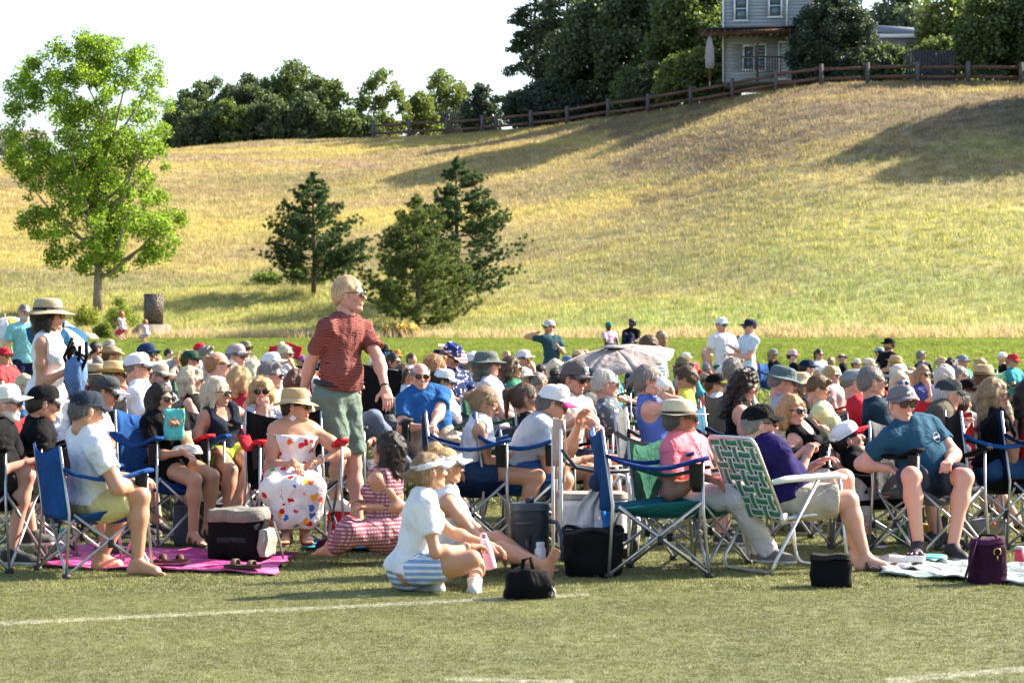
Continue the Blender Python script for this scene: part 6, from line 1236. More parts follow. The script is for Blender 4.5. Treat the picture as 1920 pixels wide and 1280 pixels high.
def blanket(name, pts, label, mat, nz=.008, th=.008, cat='blanket'):
    """pts: four source pixels on the ground, in order"""
    Wp = [gp_(*p)[0] for p in pts]; n = 22; u = np.linspace(0, 1, n); U, V = np.meshgrid(u, u, indexing='ij'); G = ((1-U)*(1-V))[..., None]*Wp[0]+(U*(1-V))[..., None]*Wp[1]+(U*V)[..., None]*Wp[2]+((1-U)*V)[..., None]*Wp[3]
    G[..., 2] += .03+nz*(np.sin(U*17+V*5)+np.sin(V*23-U*9)+np.sin(U*40+V*31)*.5); G[..., 0] += .02*np.sin(V*14); G[..., 1] += .03*np.sin(U*11); O = G.mean((0, 1)); m = MB(); m.sheet(G-O, th)
    o = m.build(name, mat, smooth=True, loc=O); return tag(o, label, cat)
def strap(pts, w_, mat, parent, name='strap', th=.004):
    P = np.array(pts, float); T = np.gradient(P, axis=0); S = np.cross(T, np.array([0, 1., 0])); S /= np.linalg.norm(S, axis=1)[:, None]+1e-9; S = np.where(np.abs(S).sum(1)[:, None] < .1, np.array([0, 1., 0]), np.cross(T/np.linalg.norm(T, axis=1)[:, None], S))
    m = MB(); m.sheet(np.stack([P-S*w_/2, P+S*w_/2], 0), th); return m.build(name, mat, parent, smooth=True)
MAG = cloth((.42, .05, .20), 'stripe', (.52, .13, .30))
blanket('pink_blanket', [(60, 1066), (512, 1080), (552, 1046), (150, 1026)], 'bright pink ribbed blanket under the black cooler bag', MAG)
blanket('blue_mat', [(565, 1034), (800, 1036), (790, 1016), (600, 1014)], 'turquoise blue mat under the gingham dress', cloth((.03, .25, .42), 'stripe', (.01, .08, .2)), .004)
blanket('checked_blanket', [(1650, 1082), (1935, 1100), (1940, 1066), (1665, 1052)], 'pale checked picnic blanket under the purple bag', cloth((.46, .46, .45), 'ging', (.22, .28, .28)))
blanket('white_towel', [(1630, 1072), (1790, 1078), (1770, 1054), (1650, 1050)], 'crumpled white paper with food scraps by the brown sandal', cloth((.50, .50, .48)), .012, cat='paper')
# cooler bags
r, s = thing('cooler_bag', 380, 1022, 'slate blue soft cooler bag behind the black one on the left', 'cooler bag', 8)
cm_ = cloth((.075, .08, .115)); softbox(.40, .26, .30, .03, 0, seed=1).build('bag_body', cm_, r, True)
m = MB(); m.tube([(-.20, -.135, .285), (0, -.138, .29), (.20, -.135, .285)], .006, 6); m.build('rim', cloth((.12, .13, .17)), r, True)
strap([(-.10, -.14, .10), (-.10, -.145, .27), (-.06, -.15, .17), (.06, -.15, .17), (.10, -.145, .27), (.10, -.14, .10)], .03, cloth((.10, .11, .15)), r, 'handle')
r, s = thing('cooler_bag', 448, 1056, 'black boxy cooler bag with grey lid on the pink blanket', 'cooler bag', -12, dz=.035)
softbox(.36, .30, .25, .03, 0, seed=2).build('bag_body', cloth(BLK), r, True); o = softbox(.375, .315, .085, .02, .04, seed=3).build('lid', cloth((.20, .19, .17)), r, True); o.location = (0, 0, .245)
o = softbox(.05, .24, .18, .2, .05, seed=4).build('side_pocket', cloth((.30, .29, .25)), r, True); o.location = (.195, -.01, .02)
strap([(.17, -.02, .27), (.26, -.06, .25), (.31, -.08, .12), (.34, -.1, .01)], .035, cloth((.08, .08, .07)), r)
MB().box((0, -.158, .13), (.20, .004, .035)).build('label_patch', cloth((.03, .03, .035)), r)
# sandals on the blanket
def sandal(px, py, yaw, label, c):
    r, s = thing('sandal', px, py, label, 'sandal', yaw, 'sandals on the pink blanket', .04); a_ = np.linspace(0, 2*np.pi, 18, endpoint=False); V = [(.13*np.cos(t), (.045+.01*np.cos(t))*np.sin(t), z) for z in (.02, 0) for t in a_]
    m = MB(); m.add(V, [[i, (i+1) % 18, 18+(i+1) % 18, 18+i] for i in range(18)], [[0, i, i+1] for i in range(1, 17)]); m.build('sole', plain((.05, .03, .02), .8), r)
    for x, h in ((.06, .028), (-.05, .035)):
        m = MB(); m.sheet([[(x+dx, .043*math.cos(t), .018+h*math.sin(t)) for t in np.linspace(0, math.pi, 9)] for dx in (-.018, .018)], .005); m.build('strap', plain(c, .7, 0, 'leather'), r, True)
sandal(320, 1066, 20, 'dark brown sandal lying left on the pink blanket', (.09, .03, .02)); sandal(455, 1076, -15, 'brown sandal in front of the black cooler bag', (.12, .07, .045)); sandal(85, 1062, 10, 'dark sandal behind the legs of the bright blue chair', (.03, .02, .02))
# red bag, orange bag, shoes, straps
r, s = thing('red_handbag', 648, 998, 'bright red handbag with black handle beside the gingham dress', 'bag', 10); softbox(.27, .16, .19, .08, .15, seed=5).build('bag_body', cloth((.55, .015, .03)), r, True); m = MB(); m.tube([(-.08, 0, .16), (-.07, 0, .27), (0, 0, .31), (.07, 0, .27), (.08, 0, .16)], .012, 7); m.build('handle', cloth(BLK), r, True)
r, s = thing('snack_bag', 628, 1028, 'crumpled orange and red snack bag on the blue mat', 'snack bag', 5, dz=.03); m = softbox(.18, .12, .09, .1, .2, sq=3, seed=6, wr=.016); m.build('wrapper', cloth((.80, .14, .02), 'small', (.7, .5, .1)), r, True)
r, s = thing('slipper', 610, 1036, 'maroon slip-on shoe beside the snack bag', 'shoe', 15, dz=.02); V, Fq = foot_tpl('shoe', .0065); link('shoe_body', mesh_np('shoe_body', V*[.9, .9, .7], [Fq], [cloth((.12, .02, .05))]), r)
# cups and bottles
def cup(px, py, label, c, h=.115, r0=.032, r1=.042, lid=None, straw=None, dz=0, pos=None, cat='cup'):
    if pos is None: r, s = thing('cup', px, py, label, cat, dz=dz)
    else: r = empty('cup', pos, label=label, cat=cat)
    m = MB(); m.lathe([(0, 0), (r0, 0), (r1, h), (r1-.002, h), (r0-.002, .006), (0, .006)], 18); m.build('cup_body', plain(c, .4, 0, 'cup_plastic', nscale=40, var=.15), r, True)
    if lid: m = MB(); m.lathe([(r1+.002, h-.004), (r1+.002, h+.008), (r1*.8, h+.014), (0, h+.014)], 18); m.build('lid', plain(lid, .4, 0, 'lid'), r, True)
    if straw: MB().tube([(0, 0, h), (.01, 0, h+.07)], .004, 6).build('straw', plain(straw, .4, 0, 'straw_plastic'), r)
    return r
def bottle(px, py, label, c, h=.24, r0=.037, capc=(.6, .6, .6), dz=0, loop=True, pos=None):
    if pos is None: r, s = thing('bottle', px, py, label, 'bottle', dz=dz)
    else: r = empty('bottle', pos, label=label, cat='bottle')
    m = MB(); m.lathe([(0, 0), (r0*.95, 0), (r0, .01), (r0, h*.68), (r0*.75, h*.76), (r0*.7, h*.78)], 20); m.build('bottle_body', plain(c, .35, .1, 'bottle_paint', var=.06), r, True)
    m = MB(); m.lathe([(r0*.78, h*.77), (r0*.78, h*.90), (r0*.6, h*.92), (0, h*.92)], 18); m.build('cap', plain(capc, .5, 0, 'bottle_cap', var=.05), r, True)
    if loop: MB().tube([(-r0*.5, 0, h*.9), (-r0*.45, 0, h*1.04), (0, 0, h*1.10), (r0*.45, 0, h*1.04), (r0*.5, 0, h*.9)], .006, 6).build('carry_loop', plain(capc, .5, 0, 'bottle_cap', var=.05), r, True)
    return r
cup(196, 1052, 'patterned paper cup with straw behind the bright blue chair', (.55, .45, .55), lid=(.7, .7, .7), straw=(.7, .7, .7)); bottle(118, 1040, 'small clear water bottle behind the bright blue chair', (.45, .55, .52), .2, .03, (.1, .4, .45), loop=False)
cup(1400, 1056, 'white plastic cup standing on the turf by the green webbed chair', (.78, .78, .76), .11, .03, .038)
bottle(1012, 1072, 'white steel bottle with loop lid in front of the dark jug cooler', (.72, .74, .76), .21, .040, (.66, .68, .70)); 
ob = bottle(0, 0, 'pink water bottle held over the crossed legs', (.80, .42, .52), .20, .034, (.72, .6, .62), pos=at(922, 1066, 316, .02), loop=True); ob.rotation_euler = (0, -.25, 0)
cup(1912, 1062, 'red and blue drinks can at the right edge of the blanket', (.5, .04, .08), .12, .033, .033, lid=(.4, .4, .4), cat='can')
# jug cooler
r, s = thing('jug_cooler', 993, 1070, 'tall dark navy jug cooler bag with grey handle strap', 'cooler', 5)
softbox(.245, .22, .40, .01, 0, sq=3.2, seed=7, wr=.002).build('cooler_body', plain((.010, .017, .028), .5, 0, 'cooler_plastic', var=.15), r, True); o = softbox(.255, .23, .05, 0, .03, sq=3.2, seed=7, wr=.001).build('lid', plain((.03, .045, .065), .45, 0, 'cooler_plastic', var=.1), r, True); o.location = (0, 0, .385)
MB().tube([(.11, -.02, .32), (.17, -.03, .31), (.205, -.04, .22), (.21, -.05, .06)], .016, 8).build('handle', plain((.10, .12, .15), .5), r, True); MB().box((0, 0, .45), (.05, .05, .035)).build('latch', plain((.03, .04, .06), .5), r)
MB().box((-.02, -.118, .14), (.035, .006, .2)).build('gauge', plain((.008, .008, .01), .3), r); MB().box((-.04, -.117, .31), (.12, .004, .02)).build('label_patch', plain((.05, .06, .08), .5), r)
# small black bag in front
r, s = thing('black_bag', 988, 1122, 'small black crumpled bag on the turf beside the bare foot', 'bag', 5); softbox(.27, .17, .165, .08, .12, sq=2.6, seed=8, wr=.012).build('bag_body', cloth(BLK), r, True); MB().tube([(-.03, 0, .14), (-.02, 0, .22), (.02, 0, .235), (.04, 0, .15)], .012, 6).build('handle', cloth(BLK), r, True); MB().tube([(.13, -.05, .08), (.155, -.07, .04), (.14, -.08, .01)], .008, 6).build('buckle', plain((.3, .28, .26), .4, .5), r)
# black tote with rolled rim
r, s = thing('black_tote', 1112, 1080, 'open black round tote below the beige chair cart', 'bag', 0); softbox(.34, .26, .29, .04, -.05, sq=2.6, seed=9, wr=.008).build('bag_body', cloth(BLK), r, True); MB().tube([(.185*math.cos(t), .145*math.sin(t), .285+.02*math.sin(t*3)) for t in np.linspace(0, 2*np.pi, 20)], .014, 7).build('rim', cloth((.02, .02, .025)), r, True)
# black box bag by the sandal
r, s = thing('black_box_bag', 1558, 1100, 'square black bag between the green webbed chair and the brown sandal', 'bag', -8); softbox(.235, .18, .17, .02, 0, sq=7, seed=10).build('bag_body', cloth(BLK), r, True); o = softbox(.245, .19, .03, 0, .03, sq=7).build('lid', cloth((.025, .022, .02)), r, True); o.location = (0, 0, .165)
# purple bag
r, s = thing('purple_bag', 1852, 1094, 'deep purple lunch bag with gold clip on the checked blanket', 'bag', 6); PU = cloth((.032, .007, .026)); softbox(.22, .17, .25, .03, .08, sq=4, seed=11).build('bag_body', PU, r, True); o = softbox(.205, .16, .035, 0, .05, sq=4, seed=12).build('lid', cloth((.07, .02, .06)), r, True); o.location = (0, 0, .24)
strap([(-.09, -.06, .26), (-.14, -.12, .16), (-.19, -.16, .04)], .035, PU, r); gold = plain((.55, .40, .12), .3, .9, 'gold_clip'); MB().tube([(.03+.022*math.cos(t), -.095, .20+.022*math.sin(t)) for t in np.linspace(-.9, 4.0, 12)], .004, 6).build('clip', gold, r, True); MB().tube([(.03, -.097, .178), (.03, -.1, .15)], .004, 6).build('clip', gold, r)
MB().tube([(-.06, 0, .27), (-.04, 0, .295), (.04, 0, .295), (.06, 0, .27)], .008, 6).build('handle', cloth(BLK), r, True)
# food tray and lid
r, s = thing('plastic_lid', 1745, 1060, 'round turquoise plastic lid on the white paper', 'lid', dz=.05); m = MB(); m.lathe([(0, .012), (.095, .012), (.105, .018), (.105, 0), (0, 0)], 24); m.build('lid_disc', plain((.15, .50, .50), .4, 0, 'turquoise_plastic'), r, True)
r, s = thing('food_tray', 1700, 1066, 'clear food tray with grapes in front of the turquoise lid', 'food tray', dz=.045); m = softbox(.22, .14, .04, 0, -.1, sq=6); m.build('tray', plain((.6, .6, .58), .3, 0, 'clear_plastic'), r, True); m = MB(); rg_ = random.Random(4)
for i in range(22): m.lathe([(0, .022), (.009, .019), (.012, .010), (.009, .002), (0, 0)], 8, (rg_.uniform(.0, .1), rg_.uniform(-.05, .05), .036+rg_.uniform(0, .01)))
m.build('grapes', plain((.08, .02, .06), .3, 0, 'grape'), r, True)['kind'] = 'stuff'
# yellow green shopping bag and grey backpack
r, s = thing('shopping_bag', 1722, 1018, 'yellow and green shopping bag lying under the teal t-shirt chair', 'bag', 5); softbox(.26, .2, .13, .1, .15, sq=3, seed=13, wr=.018).build('bag_body', cloth((.70, .58, .10), 'small', (.75, .72, .5)), r, True); o = softbox(.11, .19, .135, .1, .1, sq=3, seed=14, wr=.012).build('side_panel', cloth((.03, .18, .08)), r, True); o.location = (-.09, -.012, .002)
r, s = thing('backpack', 1850, 1002, 'grey backpack lying flat on the turf with a red tag', 'backpack', 5); softbox(.36, .24, .12, .08, .1, sq=3, seed=15, wr=.01).build('bag_body', cloth((.17, .17, .19)), r, True); MB().box((.02, -.125, .08), (.03, .008, .05)).build('tag', plain((.7, .05, .03), .6), r); strap([(-.15, -.05, .12), (-.05, -.1, .15), (.1, -.1, .13), (.2, -.13, .02)], .035, cloth((.08, .08, .09)), r)
# ------------------------------------------------------------------ green webbed lawn chair
YG = 30; H_ = pg['H']; yr = R(YG); g0 = np.array([H_[0]+.0, H_[1]+.02, 0.]); wr_ = empty('webbed_lawn_chair', g0, yr, label='aluminium lawn chair woven with green and white webbing', cat='chair')
AL = plain((.62, .62, .60), .32, .75, 'aluminium', var=.08); rr = .0125; W2 = .275
def arc(p, q, c, n=5): return [tuple((1-t)**2*np.array(p)+2*t*(1-t)*np.array(c)+t*t*np.array(q)) for t in np.linspace(0, 1, n)]
for nm, xf, ztop, xt in (('front_leg_frame', .30, .60, .22), ('rear_leg_frame', -.30, .60, .06)):
    pts = [(xt, -W2, ztop)]+arc((xf-.02*np.sign(xf), -W2, .09), (xf, -W2+.07, .013), (xf, -W2, .013))+arc((xf, W2-.07, .013), (xf-.02*np.sign(xf), W2, .09), (xf, W2, .013))+[(xt, W2, ztop)]
    MB().tube(pts, rr, 9).build(nm, AL, wr_, True)
bt = np.array([-.44, 0, .86]); bb = np.array([-.20, 0, .34])
pts = [(bb[0], -.25, bb[2])]+arc((-.405, -.25, .79), (bt[0], -.19, bt[2]), (bt[0], -.25, bt[2]))+arc((bt[0], .19, bt[2]), (-.405, .25, .79), (bt[0], .25, bt[2]))+[(bb[0], .25, bb[2])]
MB().tube(pts, rr, 9).build('back_frame', AL, wr_, True)
MB().tube([(bb[0], -.25, bb[2]+.01), (.25, -.25, .385), (.27, -.22, .385), (.27, .22, .385), (.25, .25, .385), (bb[0], .25, bb[2]+.01)], rr, 9).build('seat_frame', AL, wr_, True)
for y in (-1, 1):
    MB().tube([(-.30, y*W2, .585), (-.2, y*W2, .60), (.2, y*W2, .615), (.27, y*W2, .60)], [.018, .022, .022, .016], 10).build('armrest', plain((.72, .72, .70), .45, 0, 'white_plastic', var=.04), wr_, True)
    MB().box((-.21, y*.262, .35), (.05, .012, .07)).build('bracket', AL, wr_)
cg = np.array([.03, .22, .13]); cw = np.array([.70, .72, .68])
def web(p0, p1, side, nrm, w_, n, ph):
    p0, p1, side, nrm = map(lambda v: np.asarray(v, float), (p0, p1, side, nrm)); offs = [-.5, -.30, -.30, .30, .30, .5]; cc_ = [cw, cw, cg, cg, cw, cw]
    T = np.linspace(0, 1, n*4+1); A = p0+(p1-p0)*T[:, None]+nrm*(.0045*np.cos(np.pi*(T*n-.5+ph)))[:, None]; G = np.stack([A+side*o*w_ for o in offs], 1); b = len(offs); V = G.reshape(-1, 3); i_ = np.arange(len(T)-1)
    F = [[k*b+j, k*b+j+1, (k+1)*b+j+1, (k+1)*b+j] for k in i_ for j in range(0, b-1) if offs[j] != offs[j+1]]
    C_ = np.tile(np.array(cc_), (len(T), 1)); link('webbing_strap', mesh_np('webbing_strap', V, [np.array(F)], [col_mat()], colr=C_, smooth=False), wr_).modifiers.new('thickness', 'SOLIDIFY').thickness = .002
dirb = (bt-bb)/np.linalg.norm(bt-bb); nb = np.cross(dirb, [0, 1, 0]); Lb = np.linalg.norm(bt-bb)
for i in range(7): c_ = bb+dirb*Lb*(.07+.86*i/6); web(c_+[0, -.25, 0], c_+[0, .25, 0], dirb, nb, .056, 5, i % 2)
for j in range(5): y = -.19+.095*j; web(bb+[0, y, 0]+dirb*.0, bt+[0, y, 0], (0, 1, 0), nb, .068, 7, (j+1) % 2)
ds = np.array([.27+.20, 0, .385-.35]); ds /= np.linalg.norm(ds)
for i in range(6): c_ = np.array([-.16+.08*i, 0, .352+.006*i]); web(c_+[0, -.25, 0], c_+[0, .25, 0], ds, (0, 0, 1), .05, 6, i % 2)
for j in range(5): y = -.18+.09*j; web(np.array([-.20, y, .352]), np.array([.27, y, .387]), (0, 1, 0), (0, 0, 1), .052, 6, (j+1) % 2)
# ------------------------------------------------------------------ empty blue chair, with a towel over its back corner
g, s_ = gpy(1226, 1074); ec = chair(g, 4, (.008, .045, .15), 'empty blue camp chair with teal seat and a towel hanging from the back corner', fab2=(.008, .03, .14), hi=True, sxy=1.12, sz=1.13)
for o in ec.children:
    if o.name.startswith('seat'): o.material_slots[0].material = cloth((.012, .12, .15))
P0 = at(1118, 925, s_, -.05); tw = empty('towel', P0, label='pale grey and blue towel tied to the back corner of the empty blue chair', cat='towel')
for k, (dx, ln, c_) in enumerate(((-.06, .30, (.55, .55, .60)), (.01, .36, (.60, .60, .64)), (.05, .33, (.04, .22, .62)))):
    n = 12; u = np.linspace(0, 1, n); v = np.linspace(-1, 1, 7); U, V = np.meshgrid(u, v, indexing='ij'); G = np.stack([dx*U*1.6+V*(.02+.045*U)+.01*np.sin(U*9), .02*np.sin(V*4+U*5+k)+.015*k, .08-ln*U-.02*V*U], -1); m = MB(); m.sheet(G, .005); m.build('towel_end', cloth(c_), tw, True)
m = MB(); m.lathe([(0, .05), (.04, .03), (.055, -.02), (.03, -.06), (0, -.07)], 12, (0, 0, .08)); m.build('knot', cloth((.03, .04, .09)), tw, True)
# ------------------------------------------------------------------ beige folding chair on a wheeled cooler cart
g, s_ = gpy(1110, 1044); ct_ = empty('chair_cart', g, R(6), label='beige folding chair fixed on a wheeled white cooler box', cat='folding chair'); BG = cloth((.50, .38, .30)); WP = plain((.75, .75, .74), .4, 0, 'white_tube', var=.05)
softbox(.44, .34, .34, .0, -.02, sq=9, wr=.001).build('cooler_box', plain((.62, .62, .64), .45, 0, 'cooler_white', var=.06), ct_, True).location = (0, 0, .06); o = softbox(.46, .36, .04, 0, .02, sq=9, wr=.001).build('cooler_lid', plain((.30, .26, .24), .5, 0, 'cooler_lid'), ct_, True); o.location = (0, 0, .40)
for y in (-1, 1):
    m = MB(); m.lathe([(.03, -.02), (.085, -.022), (.09, 0), (.085, .022), (.03, .02)], 20, fn=lambda V, th: V[..., [0, 2, 1]]); o = m.build('wheel', plain((.02, .02, .02), .7), ct_, True); o.location = (.20, y*.19, .09)
    MB().tube([(-.24, y*.22, .02), (-.24, y*.22, .88)], .012, 8).build('upright', WP, ct_, True)
    MB().tube([(-.24, y*.22, .74), (-.14, y*.23, .62), (.02, y*.235, .585), (.24, y*.235, .60)], .014, 8).build('arm_rail', plain((.03, .035, .05), .5), ct_, True)
    MB().tube([(.22, y*.22, .02), (.23, y*.22, .40), (.20, y*.22, .60)], .012, 8).build('front_leg', WP, ct_, True)
    MB().tube([(.06, y*.21, .44), (.16, y*.21, .56), (.30, y*.21, .52), (.36, y*.21, .2), (.34, y*.21, .02)], .013, 8).build('loop_handle', WP, ct_, True)
    u = np.linspace(0, 1, 5); G = [[(-.235+.03*math.sin(t*3), y*(.225), z_), (-.21, y*.18, z_)] for t, z_ in zip(u, np.linspace(.52, .94, 5))]; m = MB(); m.sheet(np.array(G), .006); m.build('side_sleeve', BG, ct_, True)
G = [[(-.235-.03*math.cos(y/.22*1.5), y, z_) for y in np.linspace(-.22, .22, 7)] for z_ in np.linspace(.62, .94, 5)]; m = MB(); m.sheet(np.array(G), .006); m.build('backrest', BG, ct_, True)
# ------------------------------------------------------------------ umbrellas
def umbrella(label, apex, axis, rad, depth, cols_, pole=1.0, polec=(.03, .03, .03), spin=0, name='umbrella', fl=1.0, ribs=8, hang=None):
    r = empty(name, apex, label=label, cat='umbrella'); Z = np.array(axis, float); Z /= np.linalg.norm(Z); Fm = frame(np.cross([0, 1, 0], Z) if abs(Z[1]) < .9 else [1, 0, 0], Z); sp = R(spin)
    for k in range(ribs):
        a0, a1 = 2*np.pi*k/ribs+sp, 2*np.pi*(k+1)/ribs+sp; G = []
        for t in np.linspace(.02, 1, 7):
            row = []
            for v in np.linspace(0, 1, 6):
                a = a0+(a1-a0)*v; rr_ = rad*t*(1-.07*math.sin(v*np.pi)*t); row.append(Fm@np.array([rr_*math.cos(a), rr_*math.sin(a)*fl, -depth*t**2-.02*math.sin(v*np.pi)*t]))
            G.append(row)
        m = MB(); m.sheet(np.array(G), .004); m.build('panel', cloth(cols_[k % len(cols_)], tr=.3), r, True)
        m = MB(); m.tube([Fm@np.array([rad*t*math.cos(a0), rad*t*math.sin(a0)*fl, -depth*t**2-.012]) for t in np.linspace(.02, 1, 6)], .004, 5); m.build('rib', METAL(), r)
    MB().tube([(0, 0, 0), tuple(-Z*pole if hang is None else hang)], .011, 7).build('pole', plain(polec, .5), r); MB().tube([(0, 0, 0), tuple(Z*.05)], .012, 7).build('tip', plain(polec, .5), r); return r
umbrella('white beach umbrella with an orange edge at the left', at(10, 594, 120), (-.15, -.2, 1), .46, .30, [(.72, .72, .72), (.72, .72, .72), (.75, .45, .12), (.72, .72, .74)], 1.0, (.5, .5, .5), 20)
MB_ = None
umbrella('blue and white umbrella behind the white dress', at(118, 612, 190, .3), (.35, -.5, .8), .34, .16, [(.03, .12, .24), (.55, .58, .62)], .9, spin=10)
tu = umbrella('taupe sun umbrella tilted over the rear rows', at(1150, 652, 178, .2), (-.16, -.18, .96), .66, .15, [(.46, .40, .38), (.50, .43, .40)], 1.0, spin=12, hang=(.06, .05, -1.0))
m = MB(); m.lathe([(.02, 0), (.08, -.008), (.15, -.03), (.153, -.036)], 20, (0, 0, .035)); m.build('vent_cap', cloth((.22, .21, .22)), tu, True)
# black sunshade panel
bp = empty('black_shade_panel', at(712, 740, 205), R(-20), label='black square sunshade panel behind the zebra shirt', cat='sunshade'); m = MB(); G = [[(x+.03*math.sin(z*7), .03*math.sin(x*8+z*3), z) for z in np.linspace(-.32, .27-.25*max(0, x), 8)] for x in np.linspace(-.18, .18, 8)]; m.sheet(np.array(G), .01); m.build('panel', cloth((.006, .006, .008)), bp, True)
MB().tube([(-.18, 0, .27), (.18, 0, .22)], .01, 6).build('rod', DARKMETAL(), bp)
# red canopy chair top
rc_ = empty('red_canopy', at(533, 655, 140, .5), R(-30), label='red folding canopy above a chair behind the messy bun', cat='canopy'); m = MB(); G = [[(x, y*.04+.02*math.sin(x*20), .02*math.cos(x*14)+.085*y-.10*abs(x)) for y in np.linspace(-1, 1, 7)] for x in np.linspace(-.28, .28, 9)]; m.sheet(np.array(G), .01); m.build('canopy', cloth(RED), rc_, True)
for x in (-.26, .26): MB().tube([(x, .25, .05), (x, .25, -.9)], .01, 6).build('pole', DARKMETAL(), rc_)
# ------------------------------------------------------------------ things in hands and on laps
def near(lbl): return next(p for p in people if lbl in p['label'])
pb = near('floral paper bag'); w_ = pb['WR'][1]; r = empty('paper_bag', w_+np.array([-.02, -.05, .03]), label='turquoise paper bag printed with flowers held at the chin', cat='paper bag')
G = [[(x+.004*math.sin(z*40), .012*math.sin(x*25+z*9), z) for z in np.linspace(-.12, .10, 7)] for x in np.linspace(-.075, .065, 7)]; m = MB(); m.sheet(np.array(G), .012); m.build('bag_sheet', cloth((.10, .50, .48), 'hawaii', (.75, .62, .10)), r, True)
r = empty('foil_wrapped_sandwich', np.array(pb['KN'][-1])*.55+np.array(pb['H'])*.45+np.array([.02, 0, .13]), label='foil wrapped sandwich resting on the lap below the floral bag', cat='sandwich'); softbox(.20, .11, .06, .1, .1, sq=2.5, seed=20, wr=.012).build('foil', plain((.65, .65, .66), .3, .7, 'foil', bmp=.9, nscale=50), r, True)
pf = near('eating from a bowl'); w_ = pf['WR'][1]; bpos = w_+np.array([.10, -.02, -.01]); r = empty('food_bowl', bpos, label='pale paper bowl of salad balanced on the lap', cat='bowl'); m = MB(); m.lathe([(0, 0), (.055, 0), (.085, .035), (.105, .048), (.103, .051), (.083, .038), (.052, .006), (0, .006)], 22); m.build('bowl_body', plain((.68, .60, .48), .6, 0, 'paper_bowl'), r, True)
m = MB(); rg_ = random.Random(5)
for i in range(30): a = rg_.uniform(0, 6.28); q = rg_.uniform(0, .07); m.lathe([(0, .012), (.010, .006), (.009, -.004), (0, -.008)], 6, (q*math.cos(a), q*math.sin(a), .042+rg_.uniform(0, .014)))
m.build('salad', plain((.35, .38, .10), .6, 0, 'salad', var=.6, nscale=40), r, True)['kind'] = 'stuff'
w_ = pf['WR'][-1]; r = empty('wooden_fork', w_+np.array([.075, 0, .0]), label='pale wooden fork dipping into the bowl', cat='fork'); MB().tube([(0, 0, .05), (.01, 0, -.04), (.015, .0, -.10)], .006, 6).build('fork_handle', plain((.70, .55, .28), .6, 0, 'wood'), r); MB().box((.016, 0, -.125), (.022, .006, .05)).build('fork_head', plain((.70, .55, .28), .6, 0, 'wood'), r)
pd = near('drinking from a white cup'); w_ = pd['WR'][-1]; o = cup(0, 0, 'white paper cup tipped to the mouth of the person in blue', (.75, .73, .72), .10, .03, .040, pos=w_+np.array([.09, -.02, .04])); o.rotation_euler = (0, -1.2, 0)
ps = near('standing in a white sleeveless dress'); w_ = ps['WR'][-1]; r = empty('folded_umbrella_bundle', w_+np.array([.04, 0, .04]), label='bundle of black straps and blue cloth held by the person in the sun hat', cat='bundle')
m = MB(); m.lathe([(0, -.24), (.045, -.22), (.08, -.10), (.075, .0), (.045, .05), (0, .06)], 12, fn=lambda V, th: V*np.stack([1+.2*np.sin(th*4), 1+.2*np.cos(th*4), np.ones_like(th)], -1)[None]); m.build('blue_cloth', cloth((.10, .18, .36)), r, True)
m = MB()
for i in range(7): a = i*.9; m.tube([(.04*math.cos(a), .04*math.sin(a), -.1), (.09*math.cos(a+.6), .05*math.sin(a), .05), (.03*math.cos(a)+.02*i-.06, .03*math.sin(a), .10+.03*(i % 4))], .013, 6)
m.build('black_straps', cloth(BLK), r, True)
pe = near('grey camp chair') if False else near('teal t-shirt, grey cap'); 
# text badge on the teal shirt, marks on the cap
def text_obj(body, size, mat, parent, M3, loc, name='print', extr=.0008):
    cu = bpy.data.curves.new(name, 'FONT'); cu.body = body; cu.size = size; cu.extrude = extr; cu.align_x = 'CENTER'; cu.align_y = 'CENTER'; cu.materials.append(mat); o = bpy.data.objects.new(name, cu); col.objects.link(o); o.parent = parent; mm = Matrix(np.array(M3).tolist()).to_4x4(); mm.translation = Vector([float(v) for v in loc]); o.matrix_local = mm; return o
wp = plain((.6, .62, .64), .6, 0, 'white_print', var=.02)
def on_head(p, loc, nrm):     # frame on the head: x to the reader's right, z out
    n = p['Mh']@np.array(nrm, float); n /= np.linalg.norm(n); up_ = p['Mh']@np.array([0, 0, 1.]); y_ = up_-n*np.dot(up_, n); y_ /= np.linalg.norm(y_); x_ = np.cross(y_, n); return np.stack([x_, y_, n], 1), p['Mh']@(np.array(loc)*p['hs'])+p['C']-p['O']
M3, L3 = on_head(pe, (.108, 0, .082), (1, 0, .42))
for i, (dx, h) in enumerate(((-.012, .010), (.0, .017), (.012, .024))):
    m = MB(); m.box((dx, h/2-.008, .004), (.008, h, .002)); V = (np.vstack(m.V)@M3.T)+L3; link('cap_stripe', mesh_np('cap_stripe', V, [np.vstack(m.F4)], [wp], smooth=False), pe['root'])
v_ = pe['v']['H']; Mt = pe['M']; n_ = Mt@np.array([.95, .3, .05]); n_ /= np.linalg.norm(n_); y_ = Mt[:, 2]-n_*np.dot(Mt[:, 2], n_); y_ /= np.linalg.norm(y_); x_ = np.cross(y_, n_); M3 = np.stack([x_, y_, n_], 1)
text_obj('HURLEY', .022, wp, pe['root'], M3, v_+Mt@np.array([.150, .085, .335*pe['T']]))
m = MB(); m.tube([M3@np.array([.033*math.cos(t), .033*math.sin(t), 0]) for t in np.linspace(0, 2*np.pi, 21)], .0012, 4, False); m.build('badge_ring', wp, pe['root'], loc=v_+Mt@np.array([.150, .085, .335*pe['T']]))
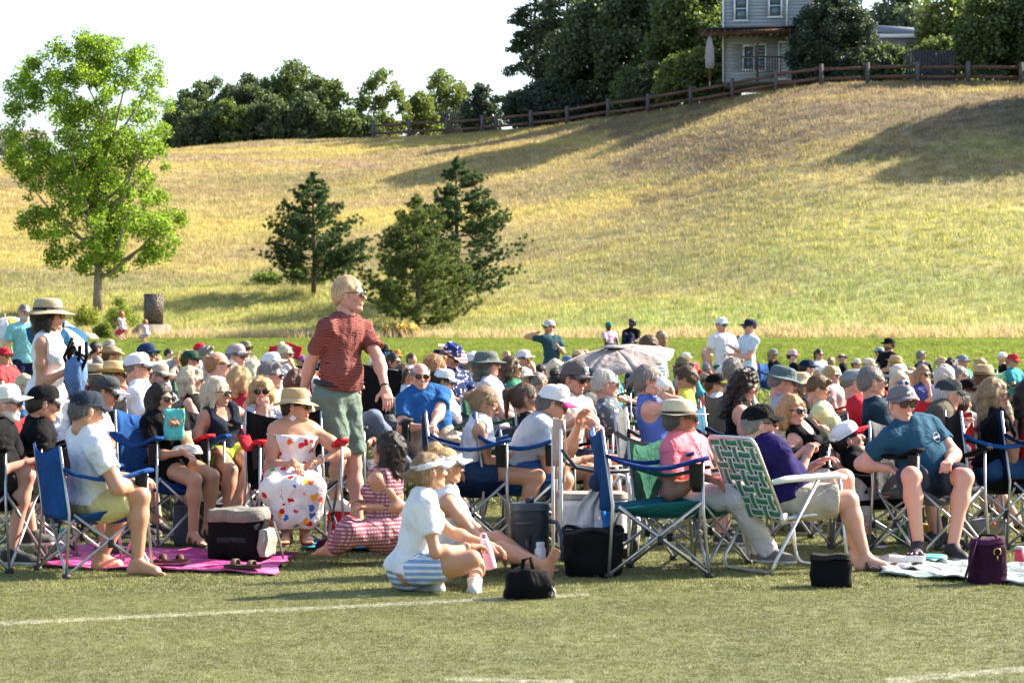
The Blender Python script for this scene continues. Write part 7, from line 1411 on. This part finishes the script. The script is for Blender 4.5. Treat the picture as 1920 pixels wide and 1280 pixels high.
pc = near('grey mesh cap with a blue patch'); M3, L3 = on_head(pc, (.100, 0, .090), (1, 0, .32)); m = MB(); m.box((0, .004, .006), (.055, .040, .002)); link('cap_patch', mesh_np('cap_patch', (np.vstack(m.V)@M3.T)+L3, [np.vstack(m.F4)], [plain((.30, .55, .65), .6, 0, 'blue_patch')], smooth=False), pc['root']); text_obj('COSTA', .017, wp, pc['root'], M3, L3+M3@np.array([0, -.028, .012]))
pk_ = near('straw fedora and strapless'); mm_ = MB()
for q in (-1, 1):
    for a, b_ in ((0, .014), (1.57, .014), (3.14, .014), (4.71, .014)): mm_.lathe([(0, .003), (.010, .002), (.011, 0), (0, -.003)], 8, (b_*.8*math.cos(a), 0, b_*.8*math.sin(a)), fn=lambda V, th: V[..., [0, 2, 1]])
    m = MB(); m.add(np.vstack(mm_.V), np.vstack(mm_.F4)); link('earring', m.mesh('earring', plain((.75, .72, .68), .4, 0, 'pearl'), True), pk_['root'], pk_['Mh']@(np.array([.0, q*.088, -.085])*pk_['hs'])+pk_['C']-pk_['O'])
    mm_ = MB(); [mm_.lathe([(0, .003), (.010, .002), (.011, 0), (0, -.003)], 8, (.011*math.cos(a), 0, .011*math.sin(a)), fn=lambda V, th: V[..., [0, 2, 1]]) for a in (0, 1.57, 3.14, 4.71)]
# watches / bracelets
for lb, q, c_ in (('zebra', 1, BLK), ('straw fedora and', 1, (.5, .5, .5)), ('drinking from a white', -1, (.6, .6, .55)), ('cross-legged on the turf', -1, (.5, .4, .3)), ('floral paper bag', 1, BLK)):
    p = near(lb); a, b_ = p['EL'][q], p['WR'][q]; d_ = (b_-a)/np.linalg.norm(b_-a); Fm = frame(d_); c0 = a+(b_-a)*.92-p['O']; m = MB(); m.tube([c0+Fm@np.array([0, .030*math.cos(t), .030*math.sin(t)]) for t in np.linspace(0, 2*np.pi, 15)], .006, 6, False); m.build('wristband', plain(c_, .4, .2, 'band'), p['root'], True)
# belt of the standing man
p = near('zebra'); h = p['v']['H']; M_ = p['M']; pass
m = MB(); m.sheet([[h+M_@np.array([-.012+.152*math.cos(t), .196*math.sin(t), z_]) for z_ in (.075, .105)] for t in np.linspace(0, 2*np.pi, 33)], .004); m.build('belt', plain((.012, .014, .025), .5, 0, 'leather'), p['root'], True)
print('all', round(time.time()-T0, 1), sum(len(o.data.polygons) for o in bpy.data.objects if o.type == 'MESH'))
